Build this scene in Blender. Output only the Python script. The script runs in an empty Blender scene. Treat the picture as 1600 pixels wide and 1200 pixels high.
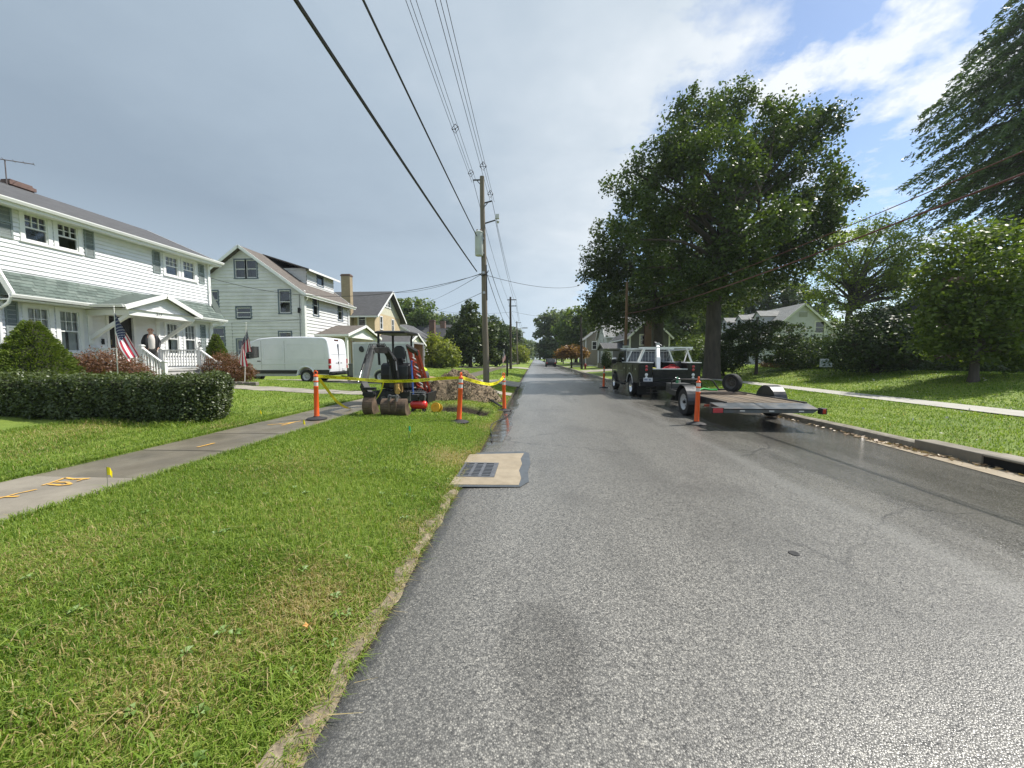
import bpy, bmesh, math, random
import numpy as np
from math import sin, cos, tan, atan, atan2, radians, pi, sqrt, exp, floor
from mathutils import Vector, Matrix, Euler

random.seed(7)
RNG = np.random.default_rng(7)
SC = bpy.context.scene
COL = SC.collection

# ------------------------------------------------------------------ camera
FPX, EYE = 601.0, 1.5
PITCH = atan(40 / FPX)
YAW = atan(35 / FPX * cos(PITCH))
cam_d = bpy.data.cameras.new('camera')
cam_d.sensor_width = 36.0
cam_d.lens = 36.0 * FPX / 1600.0
cam_d.clip_start = 0.05
cam_d.clip_end = 4000
cam = bpy.data.objects.new('camera', cam_d)
COL.objects.link(cam)
cam.location = (0, 0, EYE)
cam.rotation_euler = (pi / 2 - PITCH, 0, YAW)
SC.camera = cam
_R = (cos(YAW), sin(YAW), 0)
_D = (-sin(YAW) * cos(PITCH), cos(YAW) * cos(PITCH), -sin(PITCH))
_U = (-sin(YAW) * sin(PITCH), cos(YAW) * sin(PITCH), cos(PITCH))


def ray(u, v):
    a = (u - 800) / FPX
    b = (600 - v) / FPX
    return [a * _R[i] + b * _U[i] + _D[i] for i in range(3)]


def at(u, v, Y):                       # survey helper: direction seen at (u, v), met with the plane y = Y
    d = ray(u, v)
    t = Y / d[1]
    return Vector((d[0] * t, Y, EYE + d[2] * t))


def onX(u, v, X):
    d = ray(u, v)
    t = X / d[0]
    return Vector((X, d[1] * t, EYE + d[2] * t))


def onZ(u, v, z=0.0):
    d = ray(u, v)
    t = (z - EYE) / d[2]
    return Vector((d[0] * t, d[1] * t, z))


# ------------------------------------------------------------------ exposure, sun, sky
SC.view_settings.view_transform = 'Standard'
SC.view_settings.look = 'None'
SC.view_settings.gamma = 1.0
SC.view_settings.use_curve_mapping = False
SC.view_settings.exposure = 0.52
SC.render.engine = 'CYCLES'
SC.cycles.use_denoising = True
SC.cycles.max_bounces = 6
SC.cycles.diffuse_bounces = 3
SC.cycles.glossy_bounces = 3
SC.cycles.transmission_bounces = 4
SC.cycles.transparent_max_bounces = 8
SC.cycles.caustics_reflective = False
SC.cycles.caustics_refractive = False

SUN_EL, SUN_AZ = radians(53), radians(66)      # azimuth from +Y towards +X
SDIR = Vector((cos(SUN_EL) * sin(SUN_AZ), cos(SUN_EL) * cos(SUN_AZ), sin(SUN_EL)))
sun_d = bpy.data.lights.new('sun', 'SUN')
sun_d.energy = 4.6
sun_d.angle = radians(0.6)
sun_d.color = (1.0, 0.955, 0.88)
sun = bpy.data.objects.new('sun', sun_d)
COL.objects.link(sun)
sun.location = (0, 0, 60)
sun.rotation_euler = SDIR.to_track_quat('Z', 'Y').to_euler()


class NT:                              # small node-tree helper
    def __init__(s, tree):
        s.t = tree
        s.n = tree.nodes
        s.l = tree.links

    def add(s, typ, **kw):
        nd = s.n.new(typ)
        for k, v in kw.items():
            setattr(nd, k, v)
        return nd

    def link(s, a, b):
        s.l.new(a, b)

    def val(s, sock, v):
        if isinstance(v, bpy.types.NodeSocket):
            s.l.new(v, sock)
        else:
            sock.default_value = v

    def math(s, op, a, b=0.0, c=0.0, clamp=False):
        m = s.add('ShaderNodeMath', operation=op, use_clamp=clamp)
        s.val(m.inputs[0], a)
        s.val(m.inputs[1], b)
        s.val(m.inputs[2], c)
        return m.outputs[0]

    def mix(s, f, a, b, blend='MIX'):
        m = s.add('ShaderNodeMix', data_type='RGBA', blend_type=blend)
        s.val(m.inputs[0], f)
        for q, x in ((m.inputs[6], a), (m.inputs[7], b)):
            if isinstance(x, (tuple, list)):
                x = tuple(x) + (1,) * (4 - len(x))
            s.val(q, x)
        return m.outputs[2]

    def ramp(s, f, stops, interp='LINEAR'):
        r = s.add('ShaderNodeValToRGB')
        r.color_ramp.interpolation = interp
        e = r.color_ramp.elements
        while len(e) < len(stops):
            e.new(0.5)
        for i, (p, c) in enumerate(stops):
            e[i].position = p
            e[i].color = tuple(c) + (1,) * (4 - len(c)) if isinstance(c, (tuple, list)) else (c, c, c, 1)
        s.val(r.inputs[0], f)
        return r.outputs[0]

    def noise(s, vec, scale, detail=3, rough=0.5, w=None):
        n = s.add('ShaderNodeTexNoise')
        n.inputs['Scale'].default_value = scale
        n.inputs['Detail'].default_value = detail
        n.inputs['Roughness'].default_value = rough
        if vec is not None:
            s.link(vec, n.inputs['Vector'])
        return n.outputs['Fac']

    def mapping(s, vec, scale=(1, 1, 1), loc=(0, 0, 0), rot=(0, 0, 0)):
        m = s.add('ShaderNodeMapping')
        m.inputs['Scale'].default_value = scale
        m.inputs['Location'].default_value = loc
        m.inputs['Rotation'].default_value = rot
        s.link(vec, m.inputs['Vector'])
        return m.outputs[0]


world = bpy.data.worlds.new('World')
SC.world = world
world.use_nodes = True
w = NT(world.node_tree)
w.n.clear()
wout = w.add('ShaderNodeOutputWorld')
wbg = w.add('ShaderNodeBackground')
wbg.inputs['Strength'].default_value = 0.1
w.link(wbg.outputs[0], wout.inputs[0])
sky = w.add('ShaderNodeTexSky', sky_type='NISHITA', sun_disc=False, sun_elevation=SUN_EL, sun_rotation=SUN_AZ)
sky.air_density = 1.0
sky.dust_density = 0.4
sky.ozone_density = 1.6
tc = w.add('ShaderNodeTexCoord')
sep = w.add('ShaderNodeSeparateXYZ')
w.link(tc.outputs['Generated'], sep.inputs[0])
SKY_B, SKY_M = (13, 13, 0), (7, 17, 0)
zc = w.math('ADD', w.math('MAXIMUM', sep.outputs[2], 0.0), 0.14)
px_ = w.math('DIVIDE', sep.outputs[0], zc)
py_ = w.math('DIVIDE', sep.outputs[1], zc)
cmb = w.add('ShaderNodeCombineXYZ')
w.link(px_, cmb.inputs[0])
w.link(py_, cmb.inputs[1])
P = cmb.outputs[0]                     # cloud-deck coordinates: clouds foreshorten towards the horizon
n_big = w.noise(w.mapping(P, loc=SKY_B), 1.1, 5, 0.55)
n_med = w.noise(w.mapping(P, loc=SKY_M), 2.9, 9, 0.60)
n_fin = w.noise(w.mapping(P, loc=(1.3, 2.2, 0)), 6.0, 8, 0.6)
edge = w.math('ADD', px_, w.math('MULTIPLY', w.math('SUBTRACT', n_big, 0.5), -0.75))
edge = w.math('ADD', edge, w.math('MULTIPLY', w.math('SUBTRACT', n_med, 0.5), -1.15))
over = w.ramp(w.math('MULTIPLY_ADD', edge, 1.0, 0.0), [(0.34, 1.0), (0.56, 0.0)])      # overcast deck to the west
puff = w.ramp(n_med, [(0.49, 0.0), (0.60, 1.0)])                                       # broken cumulus in the clear part
puff2 = w.math('MULTIPLY', puff, w.ramp(n_big, [(0.40, 0.0), (0.52, 1.0)]))
cover = w.math('MAXIMUM', over, w.math('MULTIPLY', puff2, 0.95), clamp=True)
# brightness of the cloud: thick grey in the west, thin and bright along the broken edge
thick = w.math('MULTIPLY_ADD', px_, 0.30, 0.62, clamp=True)
thick = w.math('ADD', thick, w.math('MULTIPLY', w.math('SUBTRACT', n_big, 0.5), 0.34))
thick = w.math('ADD', thick, w.math('MULTIPLY', w.math('SUBTRACT', n_med, 0.5), w.math('MULTIPLY_ADD', px_, 0.30, 0.12, clamp=True)))
thick = w.math('ADD', thick, w.math('MULTIPLY', w.math('SUBTRACT', n_fin, 0.5), 0.10))
ccol = w.ramp(thick, [(0.20, (2.3, 2.9, 3.6)), (0.50, (3.2, 3.9, 4.65)), (0.70, (4.7, 5.3, 5.9)), (0.90, (6.9, 7.2, 7.5))])
ccol = w.mix(w.ramp(sep.outputs[2], [(0.0, 0.85), (0.30, 0.0)]), ccol, (4.5, 5.5, 6.4))
skyb = w.mix(1.0, sky.outputs[0], (1.15, 1.15, 1.15), 'MULTIPLY')
w.link(w.mix(cover, skyb, ccol), wbg.inputs['Color'])

# ------------------------------------------------------------------ materials
MATS = {}


def rgb(h):
    c = [int(h[i:i + 2], 16) / 255 for i in (0, 2, 4)]
    return tuple(x / 12.92 if x < 0.04045 else ((x + 0.055) / 1.055) ** 2.4 for x in c)


def mat(name, col=None, rough=0.6, metal=0.0, var=0.12, scale=4.0, bump=0.0, bscale=60.0, spec=0.5, dirt=0.0, dcol=(0.12, 0.1, 0.07), coat=0.0, stretch=(1, 1, 1)):
    if name in MATS:
        return MATS[name]
    m = bpy.data.materials.new(name)
    m.use_nodes = True
    t = NT(m.node_tree)
    b = t.n['Principled BSDF']
    b.inputs['Roughness'].default_value = rough
    b.inputs['Metallic'].default_value = metal
    b.inputs['Specular IOR Level'].default_value = spec
    b.inputs['Coat Weight'].default_value = coat
    tcd = t.add('ShaderNodeTexCoord')
    v = tcd.outputs['Object']
    if stretch != (1, 1, 1):
        v = t.mapping(v, scale=stretch)
    n1 = t.noise(v, scale, 5, 0.6)
    lo = tuple(max(0, c * (1 - var)) for c in col)
    hi = tuple(min(1, c * (1 + var)) for c in col)
    c = t.mix(t.ramp(n1, [(0.3, 0.0), (0.7, 1.0)]), lo, hi)
    if dirt:
        n2 = t.noise(t.mapping(v, loc=(5, 3, 1)), scale * 0.7, 6, 0.65)
        c = t.mix(t.math('MULTIPLY', t.ramp(n2, [(0.45, 0.0), (0.7, 1.0)]), dirt), c, dcol)
        t.link(t.math('MULTIPLY_ADD', t.ramp(n2, [(0.4, 0.0), (0.7, 1.0)]), 0.2, rough), b.inputs['Roughness'])
    t.link(c, b.inputs['Base Color'])
    if bump:
        bn = t.add('ShaderNodeBump')
        bn.inputs['Strength'].default_value = bump
        bn.inputs['Distance'].default_value = 0.01
        t.link(t.noise(v, bscale, 4, 0.6), bn.inputs['Height'])
        t.link(bn.outputs[0], b.inputs['Normal'])
    MATS[name] = m
    return m


def shingle_mat(name, col, tabw=0.3, tabh=0.14, var=0.3):
    m = bpy.data.materials.new(name)
    m.use_nodes = True
    t = NT(m.node_tree)
    b = t.n['Principled BSDF']
    b.inputs['Roughness'].default_value = 0.85
    uv = t.add('ShaderNodeTexCoord').outputs['UV']
    br = t.add('ShaderNodeTexBrick')
    br.inputs['Scale'].default_value = 1.0
    br.inputs['Brick Width'].default_value = tabw
    br.inputs['Row Height'].default_value = tabh
    br.inputs['Mortar Size'].default_value = 0.008
    br.inputs['Mortar Smooth'].default_value = 0.3
    br.inputs['Bias'].default_value = -0.2
    br.inputs['Color1'].default_value = tuple(c * (1 - var) for c in col) + (1,)
    br.inputs['Color2'].default_value = tuple(c * (1 + var) for c in col) + (1,)
    br.inputs['Mortar'].default_value = tuple(c * 0.35 for c in col) + (1,)
    t.link(uv, br.inputs['Vector'])
    n = t.noise(uv, 0.9, 4)
    c = t.mix(t.ramp(n, [(0.3, 0.0), (0.75, 0.45)]), br.outputs['Color'], tuple(x * 0.6 for x in col))
    g = t.noise(uv, 90, 2)
    c = t.mix(0.35, c, t.ramp(g, [(0.3, tuple(x * 0.5 for x in col)), (0.7, tuple(x * 1.6 for x in col))]))
    t.link(c, b.inputs['Base Color'])
    bn = t.add('ShaderNodeBump')
    bn.inputs['Strength'].default_value = 0.5
    bn.inputs['Distance'].default_value = 0.02
    t.link(t.math('SUBTRACT', 1.0, br.outputs['Fac']), bn.inputs['Height'])
    t.link(bn.outputs[0], b.inputs['Normal'])
    MATS[name] = m
    return m


def brick_mat(name, c1, c2, mortar):
    m = bpy.data.materials.new(name)
    m.use_nodes = True
    t = NT(m.node_tree)
    b = t.n['Principled BSDF']
    b.inputs['Roughness'].default_value = 0.85
    uv = t.add('ShaderNodeTexCoord').outputs['UV']
    br = t.add('ShaderNodeTexBrick')
    br.inputs['Scale'].default_value = 1.0
    br.inputs['Brick Width'].default_value = 0.21
    br.inputs['Row Height'].default_value = 0.07
    br.inputs['Mortar Size'].default_value = 0.006
    br.inputs['Color1'].default_value = c1 + (1,)
    br.inputs['Color2'].default_value = c2 + (1,)
    br.inputs['Mortar'].default_value = mortar + (1,)
    t.link(uv, br.inputs['Vector'])
    c = t.mix(t.ramp(t.noise(uv, 1.4, 5), [(0.35, 0.0), (0.75, 0.35)]), br.outputs['Color'], tuple(x * 0.5 for x in c1))
    t.link(c, b.inputs['Base Color'])
    bn = t.add('ShaderNodeBump')
    bn.inputs['Strength'].default_value = 0.4
    bn.inputs['Distance'].default_value = 0.01
    t.link(t.math('SUBTRACT', 1.0, br.outputs['Fac']), bn.inputs['Height'])
    t.link(bn.outputs[0], b.inputs['Normal'])
    MATS[name] = m
    return m


def leaf_mat(name, c1, c2, trans=0.35, gloss=0.35):
    m = bpy.data.materials.new(name)
    m.use_nodes = True
    t = NT(m.node_tree)
    b = t.n['Principled BSDF']
    b.inputs['Roughness'].default_value = 0.45
    b.inputs['Specular IOR Level'].default_value = gloss
    a = t.add('ShaderNodeAttribute', attribute_name='tint')
    c = t.mix(a.outputs['Fac'], c1, c2)
    t.link(c, b.inputs['Base Color'])
    tr = t.add('ShaderNodeBsdfTranslucent')
    ct = t.mix(1.0, c, (1.5, 1.6, 0.5), 'MULTIPLY')
    t.link(ct, tr.inputs['Color'])
    mx = t.add('ShaderNodeMixShader')
    mx.inputs[0].default_value = trans
    t.link(b.outputs[0], mx.inputs[1])
    t.link(tr.outputs[0], mx.inputs[2])
    t.link(mx.outputs[0], t.n['Material Output'].inputs[0])
    MATS[name] = m
    return m


def glass_mat(name, tint=(0.9, 0.95, 0.95), refl=0.12):
    m = bpy.data.materials.new(name)
    m.use_nodes = True
    t = NT(m.node_tree)
    t.n.remove(t.n['Principled BSDF'])
    g = t.add('ShaderNodeBsdfGlossy')
    g.inputs['Roughness'].default_value = 0.04
    tp = t.add('ShaderNodeBsdfTransparent')
    tp.inputs['Color'].default_value = tint + (1,)
    lw = t.add('ShaderNodeLayerWeight')
    lw.inputs['Blend'].default_value = 0.25
    mx = t.add('ShaderNodeMixShader')
    t.link(t.math('MULTIPLY_ADD', lw.outputs['Fresnel'], 0.8, refl, clamp=True), mx.inputs[0])
    t.link(tp.outputs[0], mx.inputs[1])
    t.link(g.outputs[0], mx.inputs[2])
    t.link(mx.outputs[0], t.n['Material Output'].inputs[0])
    MATS[name] = m
    return m


# ------------------------------------------------------------------ objects
WM = {}


def thing(name, label, cat, loc=(0, 0, 0), rz=0.0, group=None):
    o = bpy.data.objects.new(name, None)
    o.empty_display_size = 0.2
    COL.objects.link(o)
    o.location = loc
    o.rotation_euler = (0, 0, rz)
    tag(o, label, cat, group)
    WM[o.name] = Matrix.Translation(Vector(loc)) @ Matrix.Rotation(rz, 4, 'Z')
    return o


def tag(o, label=None, cat=None, group=None, kind=None):
    if label:
        o['label'] = label
    if cat:
        o['category'] = cat
    if group:
        o['group'] = group
    if kind:
        o['kind'] = kind
    return o


def root_of(o):
    while o.parent:
        o = o.parent
    return o


def copy_thing(src, loc, rz=None, label=None):
    def rec(o, par):
        c = o.copy()
        COL.objects.link(c)
        c.parent = par
        for ch in list(o.children):
            rec(ch, c)
        return c
    r = rec(src, None)
    r.location = loc
    if rz is not None:
        r.rotation_euler = (0, 0, rz)
    if label:
        r['label'] = label
    WM[r.name] = Matrix.Translation(Vector(loc)) @ Matrix.Rotation(r.rotation_euler.z, 4, 'Z')
    return r


def np_mesh(name, V, k, tint=None, uv=None):
    """faces of k corners each, V is (n*k, 3)"""
    me = bpy.data.meshes.new(name)
    V = np.ascontiguousarray(V, dtype=np.float32)
    n = len(V)
    nf = n // k
    me.vertices.add(n)
    me.vertices.foreach_set('co', V.ravel())
    me.loops.add(n)
    me.loops.foreach_set('vertex_index', np.arange(n, dtype=np.int32))
    me.polygons.add(nf)
    me.polygons.foreach_set('loop_start', np.arange(0, n, k, dtype=np.int32))
    me.polygons.foreach_set('loop_total', np.full(nf, k, dtype=np.int32))
    if tint is not None:
        a = me.attributes.new('tint', 'FLOAT', 'FACE')
        a.data.foreach_set('value', np.ascontiguousarray(tint, dtype=np.float32))
    me.update()
    me.validate()
    return me


def link_mesh(name, me, m, parent=None, world=True, smooth=False):
    if parent is not None and world:
        rt = root_of(parent)
        if rt.name in WM:
            me.transform(WM[rt.name].inverted())
    o = bpy.data.objects.new(name, me)
    COL.objects.link(o)
    if parent is not None:
        o.parent = parent
    for x in (m if isinstance(m, (list, tuple)) else [m]):
        me.materials.append(x)
    return o


class MB:
    """collects shapes and links them as ONE mesh object"""

    def __init__(s):
        s.v, s.f, s.mi, s.uv = [], [], [], []

    def add(s, vs, fs, mi=0, uvs=None):
        b = len(s.v)
        s.v += [tuple(x) for x in vs]
        for i, f in enumerate(fs):
            s.f.append([b + k for k in f])
            s.mi.append(mi)
            s.uv.append(uvs[i] if uvs else None)
        return s

    def box(s, c, size, rot=None, mi=0):
        x, y, z = [q / 2 for q in size]
        vs = [Vector(p) for p in ((-x, -y, -z), (x, -y, -z), (x, y, -z), (-x, y, -z), (-x, -y, z), (x, -y, z), (x, y, z), (-x, y, z))]
        if rot is not None:
            R = Euler(rot).to_matrix() if not isinstance(rot, Matrix) else rot
            vs = [R @ q for q in vs]
        c = Vector(c)
        return s.add([q + c for q in vs], [(0, 3, 2, 1), (4, 5, 6, 7), (0, 1, 5, 4), (1, 2, 6, 5), (2, 3, 7, 6), (3, 0, 4, 7)], mi)

    def bb(s, a, b, mi=0):                 # box from corner to corner
        a, b = Vector(a), Vector(b)
        return s.box((a + b) / 2, [abs(q) for q in (b - a)], None, mi)

    def beam(s, p0, p1, w_, h_, up=(0, 0, 1), mi=0):
        p0, p1 = Vector(p0), Vector(p1)
        d = (p1 - p0)
        L = d.length
        d.normalize()
        up = Vector(up)
        sd = d.cross(up)
        if sd.length < 1e-4:
            sd = d.cross(Vector((1, 0, 0)))
        sd.normalize()
        up = sd.cross(d)
        R = Matrix((sd, d, up)).transposed()
        return s.box((p0 + p1) / 2, (w_, L, h_), R, mi)

    def cyl(s, p0, p1, r0, r1=None, n=12, caps=True, mi=0):
        r1 = r0 if r1 is None else r1
        p0, p1 = Vector(p0), Vector(p1)
        d = (p1 - p0).normalized()
        a = d.orthogonal().normalized()
        b = d.cross(a)
        vs = []
        for p, r in ((p0, r0), (p1, r1)):
            for i in range(n):
                t = 2 * pi * i / n
                vs.append(p + a * (r * cos(t)) + b * (r * sin(t)))
        fs = [(i, (i + 1) % n, n + (i + 1) % n, n + i) for i in range(n)]
        if caps:
            fs += [tuple(reversed(range(n))), tuple(range(n, 2 * n))]
        return s.add(vs, fs, mi)

    def tube(s, pts, r, n=6, mi=0, caps=True):
        pts = [Vector(p) for p in pts]
        m_ = len(pts)
        rr = r if isinstance(r, (list, tuple)) else [r] * m_
        vs = []
        a = None
        for i, p in enumerate(pts):
            d = (pts[min(i + 1, m_ - 1)] - pts[max(i - 1, 0)])
            d = d.normalized() if d.length > 1e-9 else Vector((0, 0, 1))
            if a is None:
                a = d.orthogonal().normalized()
            else:
                a = (a - d * a.dot(d))
                a = a.normalized() if a.length > 1e-6 else d.orthogonal().normalized()
            b = d.cross(a)
            for k in range(n):
                t = 2 * pi * k / n
                vs.append(p + a * (rr[i] * cos(t)) + b * (rr[i] * sin(t)))
        fs = []
        for i in range(m_ - 1):
            for k in range(n):
                fs.append((i * n + k, i * n + (k + 1) % n, (i + 1) * n + (k + 1) % n, (i + 1) * n + k))
        if caps:
            fs += [tuple(reversed(range(n))), tuple(range((m_ - 1) * n, m_ * n))]
        return s.add(vs, fs, mi)

    def prism(s, poly, d, mi=0):          # poly: 3D points of a planar face, d: extrusion vector
        poly = [Vector(p) for p in poly]
        d = Vector(d)
        n = len(poly)
        vs = poly + [p + d for p in poly]
        nrm = Vector((0, 0, 0))
        for i in range(n):
            nrm += poly[i].cross(poly[(i + 1) % n])
        fw = nrm.dot(d) > 0
        top, bot = tuple(range(n, 2 * n)), tuple(reversed(range(n)))
        if not fw:
            top, bot = tuple(reversed(top)), tuple(reversed(bot))
        fs = [bot, top]
        for i in range(n):
            q = (i, (i + 1) % n, n + (i + 1) % n, n + i)
            fs.append(q if fw else tuple(reversed(q)))
        return s.add(vs, fs, mi)

    def lathe(s, prof, o=(0, 0, 0), n=24, ax=(0, 0, 1), mi=0, caps=True):
        ax = Vector(ax).normalized()
        a = ax.orthogonal().normalized()
        b = ax.cross(a)
        o = Vector(o)
        vs = []
        for r, z in prof:
            for k in range(n):
                t = 2 * pi * k / n
                vs.append(o + ax * z + a * (r * cos(t)) + b * (r * sin(t)))
        fs = []
        for i in range(len(prof) - 1):
            for k in range(n):
                fs.append((i * n + k, i * n + (k + 1) % n, (i + 1) * n + (k + 1) % n, (i + 1) * n + k))
        if caps and prof[0][0] > 1e-5:
            fs.append(tuple(reversed(range(n))))
        if caps and prof[-1][0] > 1e-5:
            fs.append(tuple(range((len(prof) - 1) * n, len(prof) * n)))
        return s.add(vs, fs, mi)

    def ball(s, c, r, n=12, mi=0):
        rx, ry, rz = r if isinstance(r, (tuple, list)) else (r, r, r)
        c = Vector(c)
        h = n // 2
        vs, fs = [], []
        for i in range(h + 1):
            ph = pi * i / h
            for k in range(n):
                t = 2 * pi * k / n
                vs.append(c + Vector((rx * sin(ph) * cos(t), ry * sin(ph) * sin(t), -rz * cos(ph))))
        for i in range(h):
            for k in range(n):
                fs.append((i * n + k, i * n + (k + 1) % n, (i + 1) * n + (k + 1) % n, (i + 1) * n + k))
        return s.add(vs, fs, mi)

    def quad(s, a, b, c, d, mi=0, uv=None):
        return s.add([a, b, c, d], [(0, 1, 2, 3)], mi, [uv] if uv else None)

    def build(s, name, m, parent=None, smooth=False, bevel=0.0, seg=2, world=True, kind=None, ang=40, label=None):
        me = bpy.data.meshes.new(name)
        me.from_pydata(s.v, [], s.f)
        ms = m if isinstance(m, (list, tuple)) else [m]
        for x in ms:
            me.materials.append(x)
        me.polygons.foreach_set('material_index', s.mi)
        if any(s.uv):
            L = me.uv_layers.new(name='UVMap')
            k = 0
            flat = []
            for f, q in zip(s.f, s.uv):
                for j in range(len(f)):
                    flat += list(q[j]) if q else [0, 0]
            L.data.foreach_set('uv', flat)
        bm = bmesh.new()
        bm.from_mesh(me)
        bmesh.ops.remove_doubles(bm, verts=bm.verts, dist=1e-5)
        bm.to_mesh(me)
        bm.free()
        if smooth:
            me.polygons.foreach_set('use_smooth', [True] * len(me.polygons))
            me.set_sharp_from_angle(angle=radians(ang))
        me.update()
        if parent is not None and world:
            rt = root_of(parent)
            if rt.name in WM:
                me.transform(WM[rt.name].inverted())
        o = bpy.data.objects.new(name, me)
        COL.objects.link(o)
        if parent is not None:
            o.parent = parent
        if bevel:
            b = o.modifiers.new('bevel', 'BEVEL')
            b.width = bevel
            b.segments = seg
            b.limit_method = 'ANGLE'
            b.angle_limit = radians(35)
        if kind:
            o['kind'] = kind
        if label:
            o['label'] = label
        return o

    def solo(s, name, label, cat, m, base, group=None, **kw):   # a thing that is one mesh, origin at its base
        base = Vector(base)
        s.v = [tuple(Vector(q) - base) for q in s.v]
        o = s.build(name, m, None, **kw)
        o.location = base
        return tag(o, label, cat, group)


def text_faces(string, size):
    cu = bpy.data.curves.new('lettering', 'FONT')
    cu.body = string
    cu.size = size
    cu.align_x = 'CENTER'
    cu.align_y = 'CENTER'
    cu.resolution_u = 2
    o = bpy.data.objects.new('lettering', cu)
    COL.objects.link(o)
    dg = bpy.context.evaluated_depsgraph_get()
    me = bpy.data.meshes.new_from_object(o.evaluated_get(dg))
    vs = [tuple(q.co) for q in me.vertices]
    fs = [tuple(p.vertices) for p in me.polygons]
    bpy.data.objects.remove(o)
    bpy.data.curves.remove(cu)
    bpy.data.meshes.remove(me)
    return vs, fs


def add_text(mb, string, size, origin, ux, uy, mi=0):
    vs, fs = text_faces(string, size)
    origin, ux, uy = Vector(origin), Vector(ux), Vector(uy)
    mb.add([origin + ux * q[0] + uy * q[1] for q in vs], fs, mi)


def smooth_step(a, b, x):
    t = min(1, max(0, (x - a) / (b - a)))
    return t * t * (3 - 2 * t)
# ------------------------------------------------------------------ terrain
WALK0, WALK1 = -5.95, -4.42
RW0, RW1 = 10.35, 11.5


def curb_x(y):
    return 6.5 - 1.45 * smooth_step(20.3, 25.5, y)


def road_z(x, y=0):
    return -0.05 * smooth_step(2.0, 6.0, x) - 0.015 * smooth_step(0.2, -0.8, x)


def wob(x, y):
    return 0.018 * sin(x * 1.9 + 1.3 * sin(y * 0.8)) * cos(y * 1.3 + x) + 0.010 * sin(x * 5.1 + y * 3.7)


TR = (-1.95, 10.25, 0.72, 0.42)        # trench centre and half sizes


def zf(x, y):
    c = curb_x(y)
    if x > c + 0.12:
        d = x - c - 0.12
        z = 0.07 + 0.18 * smooth_step(0, 3.6, d)
        if RW0 - 0.1 < x < RW1 + 0.1:
            z -= 0.01
        z += 0.60 * smooth_step(11.7, 17.5, x)
        return z + (wob(x, y) * min(1, d * 2) if not (RW0 - 0.15 < x < RW1 + 0.15) else 0)
    if x > -0.86:
        return -0.2
    d = -0.86 - x
    if x > WALK1 - 0.02:
        z = -0.02 + 0.15 * smooth_step(0, 1.3, d) + 0.02 * sin(pi * min(1, d / 3.5))
        z += wob(x, y) * min(1, d * 1.2) * (1 - smooth_step(WALK1 + 0.4, WALK1, x))
        e = max(abs(x - TR[0]) / TR[2], abs(y - TR[1]) / TR[3])
        z -= 0.45 * (1 - smooth_step(0.75, 1.05, e))
        ex = max(0, 1 - abs(x - TR[0]) / 1.0)
        z += .10 * ex * (smooth_step(10.5, 10.68, y) - smooth_step(10.9, 11.6, y)) - .05 * ex * (smooth_step(9.0, 9.7, y) - smooth_step(9.85, 10.0, y))
        return z
    if x > WALK0 - 0.02:
        return 0.07
    d = WALK0 - x
    k = smooth_step(18.9, 20.1, y) * (1 - smooth_step(24.2, 26.5, y))
    return 0.12 + (0.36 - .34 * k) * smooth_step(0, 11, d) + wob(x, y) * min(1, d) * (1 - k)


DRY = [(-1.36, 2.15, .42, .9), (-1.22, 5.62, .5, 1.0), (-1.6, 1.45, .35, .55), (-2.1, 1.75, .4, .4), (-3.2, 2.3, .7, .35), (-2.2, 10.9, 1.3, .3), (-1.0, 8.4, .5, .5),
       (-3.0, 4.6, .8, .25), (-8.5, 6.6, .9, .5), (-6.3, 7.4, .4, .5), (-1.9, 3.1, .5, .2), (-7.5, 4.9, .8, .3), (-1.1, 3.3, .25, .5)]


def dryness(x, y):
    v = 0.0
    for a, b, r, k in DRY:
        q = ((x - a) ** 2 + ((y - b) * 0.8) ** 2) / (r * r)
        if q < 6:
            v += k * exp(-q * 1.6)
    if -1.6 < x < -0.8:
        v += 0.75 * smooth_step(-1.15, -0.86, x) * (0.6 + 0.4 * sin(y * 2.3) * sin(y * 0.9 + 1))
    return min(1, v)


def axis_pts(segs):
    out = [segs[0][0]]
    for a, b, st in segs:
        n = max(1, int(round((b - a) / st)))
        out += [a + (b - a) * (i + 1) / n for i in range(n)]
    return out


gx = axis_pts([(-900, -300, 100), (-300, -60, 30), (-60, -20, 4), (-20, -6.4, .5), (-6.4, -4.5, .24), (-4.5, -0.94, .1), (-0.94, -0.8, .035), (-0.8, 4.9, .95),
               (4.9, 7.0, .14), (7.0, 10.2, .4), (10.2, 11.7, .15), (11.7, 24, .5), (24, 60, 4), (60, 300, 30), (300, 900, 100)])
gy = axis_pts([(-40, 0, 4), (0, 14, .12), (14, 30, .5), (30, 80, 2.5), (80, 240, 10), (240, 1500, 90)])
nx, ny = len(gx), len(gy)
gv = [(x, y, zf(x, y)) for y in gy for x in gx]
gf = [(j * nx + i, j * nx + i + 1, (j + 1) * nx + i + 1, (j + 1) * nx + i) for j in range(ny - 1) for i in range(nx - 1)]
me = bpy.data.meshes.new('ground')
me.from_pydata(gv, [], gf)
a = me.attributes.new('dry', 'FLOAT', 'POINT')
a.data.foreach_set('value', [dryness(x, y) if -9 < x < 0 and y < 16 else 0.0 for x, y, z in gv])
a = me.attributes.new('soil', 'FLOAT', 'POINT')
a.data.foreach_set('value', [1 - smooth_step(.95, 1.12, max(abs(x - TR[0]) / TR[2], abs(y - TR[1]) / TR[3])) if abs(x + 2) < .9 and abs(y - 10.3) < .8 else (smooth_step(-1.02, -.93, x + .03 * sin(y * 9)) if -1.1 < x < -.8 else 0.0) for x, y, z in gv])
me.polygons.foreach_set('use_smooth', [True] * len(me.polygons))

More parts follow.
